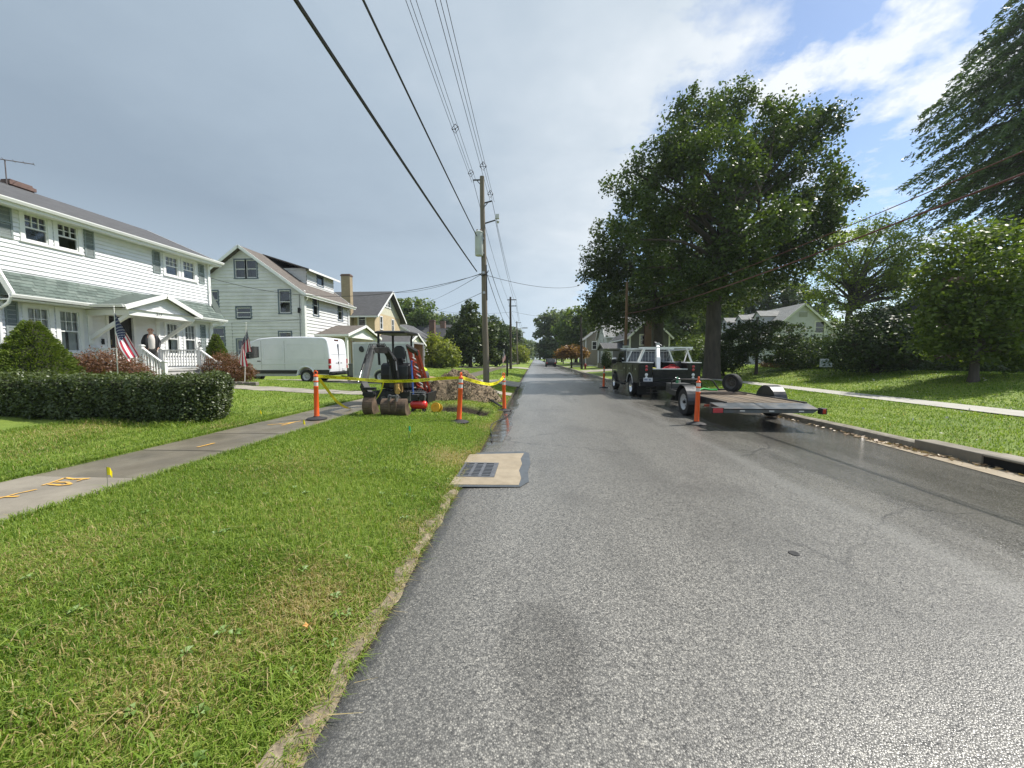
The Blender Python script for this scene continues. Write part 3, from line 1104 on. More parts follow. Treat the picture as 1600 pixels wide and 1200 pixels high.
# clover heads and scraps scattered on the east lawn, leaf litter in the gutter
n = 420
x = RNG.uniform(7, 20, n)
y = RNG.uniform(4.5, 26, n)
zz = np.array([zf(p, q) for p, q in zip(x, y)]) + 0.045
ctr = np.stack([x, y, zz], 1)
e1 = RNG.normal(0, .014, (n, 3))
e2 = RNG.normal(0, .014, (n, 3))
V = np.stack([ctr - e1, ctr + e2, ctr + e1, ctr - e2], 1).reshape(-1, 3)
tag(link_mesh('clover', np_mesh('clover', V, 4), mat('clover_white', (0.62, 0.60, 0.52), 0.8)), 'white clover heads dotted over the sunny lawn', 'clover', kind='stuff')
n = 340
y = np.concatenate([RNG.normal(6.9, .7, n // 2), RNG.uniform(5, 11, n // 2)])
x = 6.47 - np.abs(RNG.normal(0, .10, n))
ctr = np.stack([x, y, np.full(n, -0.038) + RNG.uniform(0, .02, n)], 1)
e1 = RNG.normal(0, .022, (n, 3)) * [1, 1, .4]
e2 = RNG.normal(0, .022, (n, 3)) * [1, 1, .4]
V = np.stack([ctr - e1, ctr + e2, ctr + e1, ctr - e2], 1).reshape(-1, 3)
tag(link_mesh('leaf_litter', np_mesh('leaf_litter', V, 4, RNG.uniform(0, 1, n)), leaf_mat('litter', (0.16, 0.09, 0.04), (0.42, 0.32, 0.2), .1)), 'dry leaf litter lying in the kerb gutter', 'leaf litter', kind='stuff')
# broadleaf weeds flat in the near verge
wb = MB()
random.seed(77)
for k in range(46):
    x = random.uniform(-3.6, -1.0)
    y = random.uniform(1.0, 5.2)
    z = zf(x, y)
    for j in range(random.randint(5, 9)):
        th = random.uniform(0, 2 * pi)
        L = random.uniform(.018, .042)
        d = Vector((cos(th), sin(th), 0))
        s_ = Vector((-d.y, d.x, 0)) * L * .3
        c0 = Vector((x, y, z + .03)) + d * .008
        wb.add([c0, c0 + d * L * .5 + s_ + Vector((0, 0, .014)), c0 + d * L + Vector((0, 0, .006)), c0 + d * L * .5 - s_ + Vector((0, 0, .014))], [(0, 1, 2, 3)])
tag(wb.build('weeds', mat('weed_green', (.10, .17, .025), .55, var=.35, scale=30)), 'flat broadleaf weeds scattered through the near verge', 'weeds', kind='stuff')
# one fallen maple leaf on the verge
lf = MB()
pts = []
for k in range(20):
    th = 2 * pi * k / 20
    r = .026 * (1.0 if k % 4 == 0 else (.45 if k % 2 else .62))
    pts.append((-1.21 + r * cos(th), 1.91 + r * sin(th), zf(-1.21, 1.91) + .058 + .012 * cos(2 * th)))
lf.add([(-1.21, 1.91, zf(-1.21, 1.91) + .055)] + pts, [(0, 1 + k, 1 + (k + 1) % 20) for k in range(20)])
lf.solo('fallen_leaf', 'single orange fallen maple leaf on the near grass', 'leaf', mat('leaf_orange', (0.60, 0.30, 0.08), 0.6), (-1.21, 1.91, zf(-1.21, 1.91)))
# ------------------------------------------------------------------ house kit
white = mat('white_trim', (0.78, 0.78, 0.76), 0.5, var=0.04, scale=3, dirt=0.10, dcol=(0.45, 0.44, 0.40))
white_siding = mat('white_siding', (0.75, 0.755, 0.765), 0.5, var=0.05, scale=2, dirt=0.12, dcol=(0.5, 0.5, 0.46))
grey_siding = mat('pale_green_grey_siding', (0.655, 0.655, 0.64), 0.6, var=0.08, scale=1.3, dirt=0.25, dcol=(0.44, 0.445, 0.41))
slate_trim = mat('slate_blue_trim', (0.105, 0.135, 0.165), 0.5, var=0.1)
shutter_m = mat('sage_shutter', (0.21, 0.245, 0.24), 0.6, var=0.1, scale=6)
curtain_m = mat('net_curtain', (0.62, 0.61, 0.58), 0.9, var=0.2, scale=14, stretch=(6, 6, 0.4))
glass = glass_mat('window_glass')
dark_glass = mat('dark_glass', (0.015, 0.017, 0.018), 0.06, spec=0.9, var=0.3)
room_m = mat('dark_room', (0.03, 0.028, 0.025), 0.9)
roof_dark = shingle_mat('roof_charcoal', (0.085, 0.085, 0.088))
roof_brown = shingle_mat('roof_brown', (0.135, 0.115, 0.098))
roof_green = shingle_mat('roof_green_grey', (0.105, 0.135, 0.118))
roof_pale = shingle_mat('roof_pale_grey', (0.30, 0.30, 0.29))
brick_y = brick_mat('yellow_brick', (0.60, 0.47, 0.27), (0.52, 0.40, 0.22), (0.50, 0.45, 0.36))
brick_r = brick_mat('red_brick', (0.13, 0.055, 0.04), (0.09, 0.04, 0.03), (0.16, 0.14, 0.12))
brick_b = brick_mat('chimney_brick', (0.17, 0.085, 0.06), (0.12, 0.06, 0.045), (0.2, 0.17, 0.14))


class Face:
    """wall face: u runs along a->b, n points outwards"""

    def __init__(s, a, b):
        s.a = Vector((a[0], a[1], 0))
        d = Vector((b[0] - a[0], b[1] - a[1], 0))
        s.L = d.length
        s.u = d.normalized()
        s.n = Vector((s.u.y, -s.u.x, 0))

    def P(s, u, z, o=0.0):
        return s.a + s.u * u + s.n * o + Vector((0, 0, z))

    def box(s, mb, u0, u1, z0, z1, o0, o1, mi=0):
        vs = [s.P(u, z, o) for o in (o1, o0) for u, z in ((u0, z0), (u1, z0), (u1, z1), (u0, z1))]
        return mb.add(vs, [(0, 1, 2, 3), (7, 6, 5, 4), (4, 5, 1, 0), (5, 6, 2, 1), (6, 7, 3, 2), (7, 4, 0, 3)], mi)

    def siding(s, mb, zlo, lim, zhi, lap, proud, holes=(), mi=0):
        z = zlo
        while z < zhi - 1e-4:
            z2 = min(z + lap, zhi)
            e0, e1 = lim(z), lim(z2)
            if e0[1] - e0[0] < 0.02:
                break
            zm = (z + z2) / 2
            iv = [(e0[0], e1[0], e0[1], e1[1])]
            for h0, h1, hz0, hz1 in holes:
                if hz0 < zm < hz1:
                    nv = []
                    for b0, t0, b1, t1 in iv:
                        if h1 <= b0 or h0 >= b1:
                            nv.append((b0, t0, b1, t1))
                            continue
                        if h0 > b0:
                            nv.append((b0, t0, h0, h0))
                        if h1 < b1:
                            nv.append((h1, h1, b1, t1))
                    iv = nv
            for b0, t0, b1, t1 in iv:
                if t1 < t0:
                    t0 = t1 = (t0 + t1) / 2
                mb.add([s.P(b0, z, proud), s.P(b1, z, proud), s.P(t1, z2, 0), s.P(t0, z2, 0)], [(0, 1, 2, 3)], mi, [[(b0, z), (b1, z), (t1, z2), (t0, z2)]])
                if proud > 0:
                    mb.add([s.P(b0, z, -.01), s.P(b1, z, -.01), s.P(b1, z, proud), s.P(b0, z, proud)], [(0, 1, 2, 3)], mi, [[(b0, z), (b1, z), (b1, z), (b0, z)]])
            z = z2


def window(parent, fc, u0, u1, z0, z1, trim, style='6/1', cas=0.10, curtain=0.0, sashm=None, detail=True):
    sashm = sashm or white
    w_ = MB()
    fc.box(w_, u0 - cas, u0, z0 - .02, z1 + cas, -.08, .045)
    fc.box(w_, u1, u1 + cas, z0 - .02, z1 + cas, -.08, .045)
    fc.box(w_, u0, u1, z1, z1 + cas, -.08, .043)
    fc.box(w_, u0 - cas - .02, u1 + cas + .02, z0 - .08, z0 - .02, -.08, .07)
    fc.box(w_, u0, u1, z0 - .02, z0 + .0, -.08, .03)
    wo = w_.build('window', trim, parent)
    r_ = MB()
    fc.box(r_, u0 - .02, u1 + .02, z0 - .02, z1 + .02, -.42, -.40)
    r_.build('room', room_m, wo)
    zm = (z0 + z1) / 2
    sm = MB()
    st = .035
    for a, b_, c_, d_ in ((u0, u0 + st, z0, z1), (u1 - st, u1, z0, z1), (u0 + st, u1 - st, z0, z0 + .05), (u0 + st, u1 - st, z1 - .04, z1), (u0 + st, u1 - st, zm - .022, zm + .022)):
        fc.box(sm, a, b_, c_, d_, -.06, .012)
    cells = []
    ui0, ui1 = u0 + st, u1 - st
    if style == '6/1':
        top = [(ui0 + (ui1 - ui0) * i / 3, ui0 + (ui1 - ui0) * (i + 1) / 3, zm + .022 + (z1 - zm - .062) * j / 2, zm + .022 + (z1 - zm - .062) * (j + 1) / 2) for i in range(3) for j in range(2)]
        for i in (1, 2):
            uu = ui0 + (ui1 - ui0) * i / 3
            fc.box(sm, uu - .011, uu + .011, zm + .022, z1 - .04, -.05, .004)
        zz = zm + .022 + (z1 - zm - .062) / 2
        fc.box(sm, ui0, ui1, zz - .011, zz + .011, -.05, .001)
        cells = top + [(ui0, ui1, z0 + .05, zm - .022)]
    else:
        cells = [(ui0, ui1, zm + .022, z1 - .04), (ui0, ui1, z0 + .05, zm - .022)]
    if detail:
        sm.build('sash', sashm, wo)
        for a, b_, c_, d_ in cells:
            MB().quad(fc.P(a, c_, -.03), fc.P(b_, c_, -.03), fc.P(b_, d_, -.03), fc.P(a, d_, -.03)).build('pane', glass, wo)
        if curtain:
            cm_ = MB()
            k = 14
            for (a, b_) in ((u0, u0 + (u1 - u0) * curtain), (u1 - (u1 - u0) * curtain, u1)):
                for i in range(k):
                    p, q = a + (b_ - a) * i / k, a + (b_ - a) * (i + 1) / k
                    o0, o1 = -.13 + .018 * (i % 2), -.13 + .018 * ((i + 1) % 2)
                    cm_.quad(fc.P(p, z0, o0), fc.P(q, z0, o1), fc.P(q, z1, o1), fc.P(p, z1, o0))
            cm_.build('curtain', curtain_m, wo)
    else:
        sm.build('sash', sashm, wo)
        g_ = MB()
        for a, b_, c_, d_ in cells[-2:] if style != '6/1' else [(ui0, ui1, z0 + .05, z1 - .04)]:
            g_.quad(fc.P(a, c_, -.03), fc.P(b_, c_, -.03), fc.P(b_, d_, -.03), fc.P(a, d_, -.03))
        g_.build('pane', dark_glass, wo)
    return wo


def shutter(parent, fc, u0, u1, z0, z1):
    m_ = MB()
    fc.box(m_, u0, u0 + .05, z0, z1, .017, .05)
    fc.box(m_, u1 - .05, u1, z0, z1, .017, .05)
    zm = (z0 + z1) / 2
    for a, b_ in ((z0, z0 + .07), (zm - .03, zm + .03), (z1 - .06, z1)):
        fc.box(m_, u0 + .05, u1 - .05, a, b_, .017, .048)
    z = z0 + .08
    while z < z1 - .09:
        if not (zm - .06 < z < zm + .035):
            a = [fc.P(u0 + .05, z, .046), fc.P(u1 - .05, z, .046), fc.P(u1 - .05, z + .036, .022), fc.P(u0 + .05, z + .036, .022)]
            m_.add(a, [(0, 1, 2, 3)])
        z += .036
    m_.build('shutter', shutter_m, parent)


def slab(mb, a, b, c, d, th=0.12, mi=0):
    """roof slope: a->b along the eave, d->c along the ridge"""
    a, b, c, d = [Vector(q) for q in (a, b, c, d)]
    n = (b - a).cross(d - a).normalized()
    if n.z < 0:
        n = -n
    dn = -n * th
    u = (b - a).normalized()
    org = a
    v = (d - a) - u * (d - a).dot(u)
    v.normalize()
    uvs = [[((p - org).dot(u), (p - org).dot(v)) for p in (a, b, c, d)]]
    fl = [(0, 1, 2, 3)]
    if (b - a).cross(d - a).z < 0:
        fl = [(3, 2, 1, 0)]
        uvs = [uvs[0][::-1]]
    mb.add([a, b, c, d], fl, mi, uvs)
    q = [a + dn, b + dn, c + dn, d + dn]
    P4 = [a, b, c, d]
    mb.add([q[0], q[1], q[2], q[3]], [(3, 2, 1, 0) if fl[0][0] == 0 else (0, 1, 2, 3)], mi)
    for i in range(4):
        j = (i + 1) % 4
        mb.add([P4[i], P4[j], q[j], q[i]], [(3, 2, 1, 0) if fl[0][0] == 0 else (0, 1, 2, 3)], mi)


def gutter(parent, a, b, r=.065, m=None, down=None):
    g = MB()
    a, b = Vector(a), Vector(b)
    d = (b - a).normalized()
    s = Vector((d.y, -d.x, 0))
    prof_ = [(-.0, .0), (-.0, -.11), (.08, -.11), (.115, -.03), (.115, .0), (.105, .0), (.10, -.03), (.075, -.10), (.012, -.10), (.012, 0)]
    for sg in (1,):
        poly = [a + s * x + Vector((0, 0, z)) for x, z in prof_]
        g.prism(poly, b - a)
    o = g.build('gutter', m or white, parent)
    if down:
        dm = MB()
        for pts in down:
            dm.tube(pts, .045, 8)
        dm.build('downspout', m or white, parent)
    return o


def box_house(name, label, x0, x1, y0, y1, zg, ze, ridge, zr, wm, rm_, lap=0.12, proud=0.015, trim=None, over=0.45, wins=(), group=None, soff=None, detail=True, cat='house', gmat=None):
    """x0<x1, y0<y1; ridge 'x' or 'y' gives the ridge direction"""
    trim = trim or white
    h = thing(name, label, cat, ((x0 + x1) / 2, (y0 + y1) / 2, zg), 0, group)
    F = {'S': Face((x0, y0), (x1, y0)), 'E': Face((x1, y0), (x1, y1)), 'N': Face((x1, y1), (x0, y1)), 'W': Face((x0, y1), (x0, y0))}
    wl = MB()
    gb = MB()
    gable = ('S', 'N') if ridge == 'y' else ('E', 'W')
    for k, fc in F.items():
        holes = [(u0 - .04, u1 + .04, z0 - .04, z1 + .04) for f, u0, u1, z0, z1, *r in wins if f == k]
        fc.siding(wl, zg - .3, lambda z, L=fc.L: (0, L), ze, lap, proud, holes)
        if k in gable:
            fc.siding(gb if gmat else wl, ze, lambda z, L=fc.L: ((z - ze) / (zr - ze) * L / 2, L - (z - ze) / (zr - ze) * L / 2), zr, lap, proud, holes)
    cb = MB()
    for fx, fy in ((x0, y0), (x1, y0), (x1, y1), (x0, y1)):
        cb.box((fx, fy, (zg + ze) / 2 - .1), (.12 + 2 * proud, .12 + 2 * proud, ze - zg + .2))
    wo = wl.build('wall', wm, h, kind='stuff')
    if gmat:
        gb.build('gable', gmat, h, kind='stuff')
    if lap and proud > 0:
        cb.build('corner_board', trim if trim is white else wm, h)
    for f, u0, u1, z0, z1, *r in wins:
        st = r[0] if r else '1/1'
        window(h, F[f], u0, u1, z0, z1, trim, st, .10, r[1] if len(r) > 1 else 0.0, None, detail)
    rf = MB()
    if ridge == 'y':
        xm = (x0 + x1) / 2
        sl = (zr - ze) / (xm - x0)
        zo = ze - over * sl
        for xs, so in ((x0 - over, 1), (x1 + over, -1)):
            slab(rf, (xs, y0 - over, zo), (xs, y1 + over, zo), (xm, y1 + over, zr), (xm, y0 - over, zr), .10) if so == 1 else slab(rf, (xs, y1 + over, zo), (xs, y0 - over, zo), (xm, y0 - over, zr), (xm, y1 + over, zr), .10)
    else:
        ym = (y0 + y1) / 2
        sl = (zr - ze) / (ym - y0)
        zo = ze - over * sl
        slab(rf, (x1 + over, y0 - over, zo), (x0 - over, y0 - over, zo), (x0 - over, ym, zr), (x1 + over, ym, zr), .10)
        slab(rf, (x0 - over, y1 + over, zo), (x1 + over, y1 + over, zo), (x1 + over, ym, zr), (x0 - over, ym, zr), .10)
    rf.build('roof', rm_, h)
    tr_ = MB()
    if ridge == 'y':
        for yy in (y0 - over, y1 + over):
            for xs in (x0 - over, x1 + over):
                tr_.beam((xs, yy, zo - .09), ((x0 + x1) / 2, yy, zr - .09), .04, .20)
        for xs in (x0 - over, x1 + over):
            tr_.beam((xs, y0 - over, zo - .09), (xs, y1 + over, zo - .09), .04, .16)
    else:
        for xs in (x0 - over, x1 + over):
            for yy in (y0 - over, y1 + over):
                tr_.beam((xs, yy, zo - .09), (xs, (y0 + y1) / 2, zr - .09), .04, .20)
        for yy in (y0 - over, y1 + over):
            tr_.beam((x0 - over, yy, zo - .09), (x1 + over, yy, zo - .09), .04, .16)
    tr_.build('rake_board', white if trim is white else (soff or white), h)
    return h, F


def porch(h, x0, x1, y0, y1, zb, ze, zr, rm_, wm, face=1, floor=0.4, posts=True, pm=None):
    """gabled porch; the gable faces +X (face=1) or -X (face=-1); x0 is the house wall"""
    pm = pm or white
    rf = MB()
    ym = (y0 + y1) / 2
    o = .3
    slab(rf, (x0, y0 - o, ze - .08), (x1 + o * face, y0 - o, ze - .08), (x1 + o * face, ym, zr), (x0, ym, zr), .09)
    slab(rf, (x1 + o * face, y1 + o, ze - .08), (x0, y1 + o, ze - .08), (x0, ym, zr), (x1 + o * face, ym, zr), .09)
    ro = rf.build('porch_roof', rm_, h)
    t_ = MB()
    for yy in (y0 - o, y1 + o):
        t_.beam((x1 + o * face, yy, ze - .16), (x1 + o * face, ym, zr - .08), .05, .2)
        t_.beam((x0, yy, ze - .15), (x1 + o * face, yy, ze - .15), .05, .13)
    t_.bb((min(x0, x1), y0, ze - .30), (max(x0, x1), y0 + .15, ze - .06))
    t_.bb((min(x0, x1), y1 - .15, ze - .30), (max(x0, x1), y1, ze - .06))
    t_.bb((x1 - .07, y0 + .15, ze - .302), (x1 + .07, y1 - .15, ze - .06))
    t_.build('porch_trim', pm, ro)
    g = MB()
    fc = Face((x1, y0), (x1, y1)) if face == 1 else Face((x1, y1), (x1, y0))
    fc.siding(g, ze - .06, lambda z: ((z - ze + .06) / (zr - ze + .06) * fc.L / 2, fc.L - (z - ze + .06) / (zr - ze + .06) * fc.L / 2), zr - .06, .12, .015)
    g.build('porch_gable', wm, ro)
    if posts:
        for yy in (y0 + .12, y1 - .12):
            MB().box((x1 - .05 * face, yy, (zb + ze - .3) / 2), (.16, .16, ze - .3 - zb)).build('post', pm, h)
    MB().bb((x0, y0, zb - .5), (x1 + .2 * face, y1, zb + floor)).build('porch_floor', conc, h)


def chimney(h, x, y, z0, z1, sx=.6, sy=.6, m=None, caps=True):
    m = m or brick_b
    c = MB()
    for fc in (Face((x - sx / 2, y - sy / 2), (x + sx / 2, y - sy / 2)), Face((x + sx / 2, y - sy / 2), (x + sx / 2, y + sy / 2)),
               Face((x + sx / 2, y + sy / 2), (x - sx / 2, y + sy / 2)), Face((x - sx / 2, y + sy / 2), (x - sx / 2, y - sy / 2))):
        fc.siding(c, z0, lambda z, L=fc.L: (0, L), z1, .3, 0)
    o = c.build('chimney', m, h)
    if caps:
        k = MB()
        k.bb((x - sx / 2 - .05, y - sy / 2 - .05, z1 - .16), (x + sx / 2 + .05, y + sy / 2 + .05, z1 - .03))
        k.bb((x - sx / 2 + .02, y - sy / 2 + .02, z1 - .03), (x + sx / 2 - .02, y + sy / 2 - .02, z1 + .06))
        k.build('chimney_cap', mat('chimney_cap', (0.14, 0.085, 0.07), 0.8, var=.2), o)
    return o


# ------------------------------------------------------------------ white two-storey house with the porch
WX = -17.0
wh = thing('white_house', 'white two storey house with grey shutters and green shingled skirt roof', 'house', (-20, 13, .4))
y_a, y_b = 6.5, 19.4
FE = Face((WX, y_a), (WX, y_b))
FN = Face((WX, y_b), (-24.0, y_b))
FS = Face((-24.0, y_a), (WX, y_a))
FW = Face((-24.0, y_b), (-24.0, y_a))
U = lambda y: y - y_a
uw = [(12.16, 12.78, 5.45, 6.33), (13.06, 13.68, 5.45, 6.33), (17.08, 17.7, 5.37, 6.23), (17.98, 18.6, 5.37, 6.23), (8.2, 8.85, 5.45, 6.33)]
lw = [(12.05, 12.64, 1.75, 3.22), (12.93, 13.52, 1.75, 3.22), (16.96, 17.52, 1.70, 3.13), (17.88, 18.45, 1.70, 3.13), (9.0, 9.7, 1.75, 3.22)]
door = (14.52, 15.46, 1.05, 3.22)
holes = [(U(a) - .03, U(b_) + .03, c_ - .03, d_ + .03) for a, b_, c_, d_ in uw + lw + [door]]
sd = MB()
FE.siding(sd, .01, lambda z: (0, FE.L), 6.5, .145, .032, holes)
FN.siding(sd, .01, lambda z: (0, FN.L), 6.5, .145, .032)
FS.siding(sd, .3, lambda z: (0, FS.L), 6.5, .145, .032)
FW.siding(sd, .3, lambda z: (0, FW.L), 6.5, .3, 0)
for fc in (FN, FS):
    fc.siding(sd, 6.5, lambda z: ((z - 6.5) / 1.75 * 3.5, fc.L - (z - 6.5) / 1.75 * 3.5), 8.2, .145, .032)
sd.build('siding', white_siding, wh, kind='stuff')
cb = MB()
cb.box((WX + .01, y_b, 3.4), (.16, .14, 6.2)).build('corner_board', white, wh)
for a, b_, c_, d_ in uw:
    window(wh, FE, U(a), U(b_), c_, d_, white, '6/1', .12, 0.0)
for a, b_, c_, d_ in lw:
    window(wh, FE, U(a), U(b_), c_, d_, white, '6/1', .12, 0.42)
for y0_, y1_, z0_, z1_ in [(11.5, 11.86, 5.38, 6.38), (13.87, 14.2, 5.36, 6.36), (16.48, 16.83, 5.33, 6.3), (18.84, 19.16, 5.3, 6.28), (11.5, 11.82, 1.7, 3.36), (18.76, 19.06, 1.65, 3.22)]:
    shutter(wh, FE, U(y0_), U(y1_), z0_, z1_)
# roof
rf = MB()
ex, ez, rx, rz = -16.52, 6.52, -20.6, 8.3
slab(rf, (ex, 19.78, ez), (ex, 6.1, ez), (rx, 6.1, rz), (rx, 19.78, rz), .08)
slab(rf, (-24.7, 6.1, ez), (-24.7, 19.78, ez), (rx, 19.78, rz), (rx, 6.1, rz), .08)
roof = rf.build('roof', roof_dark, wh)
tm = MB()
tm.bb((WX + .02, 6.1, 6.36), (ex + .02, 19.7, 6.40))
tm.bb((ex - .02, 6.1, 6.32), (ex + .01, 19.76, 6.50))
tm.beam((ex, 19.80, ez - .09), (rx, 19.80, rz - .09), .04, .2)
tm.bb((WX - .02, y_b + .02, 6.3), (ex, 19.72, 6.37))
tm.build('soffit', white, wh)
gutter(wh, (ex + .012, 6.1, 6.53), (ex + .012, 19.82, 6.53), down=[[(-16.5, 11.2, 6.45), (-16.6, 11.2, 6.3), (-16.93, 11.2, 6.1), (-16.93, 11.2, 4.4)]])
ch = chimney(wh, -20.75, 14.75, 7.6, 8.47, .45, .72, brick_b)
# television antenna
an = MB()
mast = (-20.4, 14.2)
an.cyl((mast[0], mast[1], 8.0), (mast[0], mast[1], 9.15), .018)
a0, a1 = Vector((-21.0, 13.4, 9.0)), Vector((-19.95, 14.75, 9.22))
an.cyl(a0, a1, .016)
for k in range(8):
    p = a0.lerp(a1, k / 7)
    hw = .95 - .07 * k
    dv = Vector((.62, -.5, -.18)).normalized() * hw
    an.cyl(p - dv, p + dv, .009, n=5)
an.build('antenna', mat('antenna_metal', (0.16, 0.13, 0.12), 0.5, 0.5), wh)
# skirt roof between the storeys, with separate shingle tabs
sk = MB()
s0, s1 = Vector((-16.44, 0, 3.50)), Vector((WX + .03, 0, 4.30))
ya, yb = 11.36, 19.78
sk.prism([(s0.x, ya, s0.z), (s1.x, ya, s1.z), (s1.x, ya, s0.z)], (0, yb - ya, 0))
sko = sk.build('skirt_roof', roof_green, wh)
tabs = MB()
nrm = Vector((s1.z - s0.z, 0, -(s1.x - s0.x))).normalized()
sv = (s1 - s0)
rows = 7
for r in range(rows):
    y = ya - (.16 if r % 2 else 0) - random.uniform(0, .1)
    while y < yb:
        wd = random.uniform(.26, .36)
        a_, b_ = max(y, ya), min(y + wd - .006, yb)
        if b_ - a_ > .03:
            t0, t1 = r / rows - .012 - random.uniform(0, .015), (r + 1.12) / rows
            o0, o1 = .016 + random.uniform(0, .008), .004
            q = [s0 + sv * t0 + nrm * o0, s0 + sv * min(t1, 1) + nrm * o1, s0 + sv * t0]
            A = Vector((0, a_, 0))
            B = Vector((0, b_, 0))
            tabs.add([q[0] + A, q[0] + B, q[1] + B, q[1] + A], [(0, 1, 2, 3)], random.choice((0, 0, 1, 2)))
            tabs.add([q[2] + A, q[2] + B, q[0] + B, q[0] + A], [(0, 1, 2, 3)], 0)
        y += wd
sh_m = [mat('shingle_sage', (0.115, 0.148, 0.13), .85, var=.2, scale=9), mat('shingle_sage_dark', (0.085, 0.112, 0.098), .85, var=.2, scale=9), mat('shingle_sage_pale', (0.14, 0.172, 0.152), .85, var=.2, scale=9)]
tabs.build('shingle_tabs', sh_m, sko, kind='stuff')
ge = MB()                                                       # gambrel shoulder that wraps the far gable
g0, g1 = Vector((-16.46, 0, 3.46)), Vector((-17.75, 0, 6.0))
ge.prism([(g0.x, 19.44, g0.z), (g1.x, 19.44, g1.z), (g1.x - .3, 19.44, g1.z), (WX - .4, 19.44, g0.z)], (0, .42, 0))
ge.build('gambrel_shoulder', roof_green, wh)
gutter(wh, (s0.x, ya - .1, 3.53), (s0.x, yb + .02, 3.53), down=[[(-16.42, 19.6, 3.45), (-16.5, 19.62, 3.3), (-16.93, 19.3, 3.1), (-16.93, 19.3, .5)], [(-16.4, 11.3, 3.45), (-16.55, 11.32, 3.25), (-16.93, 11.34, 3.05), (-16.93, 11.34, .5)]])
tk = MB()
tk.bb((WX + .02, ya, 3.36), (s0.x, yb, 3.40))
tk.beam((s0.x + .03, ya - .03, s0.z), (s1.x + .03, ya - .03, s1.z + .12), .06, .17, (1, 0, 1))
tk.build('skirt_trim', white, wh)
# entrance
dm = MB()
FE.box(dm, U(door[0]) - .09, U(door[0]), door[2], door[3] + .09, -.06, .05)
FE.box(dm, U(door[1]), U(door[1]) + .09, door[2], door[3] + .09, -.06, .05)
FE.box(dm, U(door[0]), U(door[1]), door[3], door[3] + .09, -.06, .048)
do = dm.build('door', white, wh)
d2 = MB()
FE.box(d2, U(door[0]), U(door[1]), door[2], door[3], -.08, -.05)
d2.build('storm_door', mat('door_dark', (0.018, 0.017, 0.016), .25, spec=.6), do)
d3 = MB()
FE.box(d3, U(door[0]) + .08, U(door[0]) + .10, 2.05, 2.25, -.05, .0)
d3.build('door_handle', mat('brass_dull', (0.35, 0.28, 0.14), .35, .8), do)
mbx = MB()
FE.box(mbx, U(14.22), U(14.30), 2.05, 2.27, .016, .07)
mbx.build('doorbell', mat('black_metal', (0.012, 0.012, 0.013), .45, .3), wh)
# gabled hood over the entrance
PX, PY0, PY1, PYM = -15.1, 13.55, 16.75, 15.15
hd = MB()
slab(hd, (WX, PY0 - .05, 3.46), (PX, PY0 - .05, 3.46), (PX, PYM, 4.12), (WX, PYM, 4.12), .07)
slab(hd, (PX, PY1 + .05, 3.42), (WX, PY1 + .05, 3.42), (WX, PYM, 4.12), (PX, PYM, 4.12), .07)
ho = hd.build('entry_roof', roof_green, wh)
ht = MB()
for yy, zz in ((PY0 - .05, 3.46), (PY1 + .05, 3.42)):
    ht.beam((PX + .02, yy, zz - .07), (PX + .02, PYM, 4.05), .05, .17)
ht.bb((PX - .28, PY0 + .35, 3.14), (PX - .16, PY1 - .3, 3.36))
ht.bb((WX, PY0 + .22, 3.14), (PX - .16, PY0 + .35, 3.34))
ht.bb((WX, PY1 - .3, 3.14), (PX - .16, PY1 - .17, 3.34))
ht.build('entry_trim', white, ho)
gutter(ho, (WX, PY0 - .05, 3.50), (PX + .02, PY0 - .05, 3.50))
hg = MB()
fg = Face((PX - .2, PY0 + .1), (PX - .2, PY1 - .1))
fg.siding(hg, 3.34, lambda z: ((z - 3.34) / .72 * fg.L / 2, fg.L - (z - 3.34) / .72 * fg.L / 2), 4.04, .115, .016)
hg.build('pediment', white_siding, ho)
hs = MB()
hs.quad((WX, PY0, 3.36), (PX - .1, PY0, 3.36), (PX - .1, PY1, 3.36), (WX, PY1, 3.36))
hs.build('entry_ceiling', white, ho)
for yy, zz in ((13.86, 2.25), (16.52, 2.15)):
    br = MB()
    br.beam((WX + .02, yy, zz), (PX - .25, yy, 3.16), .10, .13)
    br.bb((WX + .016, yy - .08, zz - .2), (WX + .06, yy + .08, 3.3))
    br.build('brace', white, ho)
nm = MB()
pn = onX(248.5, 492.5, PX - .155)
add_text(nm, '317', .17, pn + Vector((.004, 0, 0)), (0, 1, 0), (.12, 0.0, 1))
nm.build('house_number', mat('black_metal', (0.012, 0.012, 0.013), .45, .3), ho)
# deck, steps, rails
dk = MB()
for k in range(12):
    x0_ = WX + .03 + k * .158
    dk.bb((x0_, 13.9, .98), (x0_ + .152, 16.7, 1.03))
dk.bb((PX - .06, 13.9, .42), (PX - .02, 16.7, .975)).bb((WX, 13.9, .42), (PX - .06, 13.94, .97)).bb((WX, 16.66, .42), (PX - .06, 16.70, .97))
deck = dk.build('deck', mat('deck_grey', (0.42, 0.41, 0.39), .7, var=.12, scale=5), wh)
for k in range(4):
    xs = PX - .02 + .22 * k
    z_ = .98 - .145 * (k + 1)
    MB().bb((xs, 14.12, .25), (xs + .22, 16.5, z_)).bb((xs - .0, 14.10, z_), (xs + .25, 16.52, z_ + .035)).build('step', mat('deck_grey', None), deck)


def newel(x, y, z0, z1):
    m_ = MB()
    m_.box((x, y, (z0 + z1) / 2), (.115, .115, z1 - z0)).box((x, y, z1 + .015), (.165, .165, .03)).box((x, y, z1 + .045), (.12, .12, .03))
    m_.build('newel_post', white, deck, bevel=.006)


for (x, y, z0, z1) in ((-15.1, 14.02, .45, 1.97), (-15.1, 16.6, .45, 1.93), (-14.2, 14.02, .3, 1.36), (-14.2, 16.6, .3, 1.33), (-16.92, 16.6, .98, 1.9), (-16.92, 14.02, .98, 1.9)):
    newel(x, y, z0, z1)


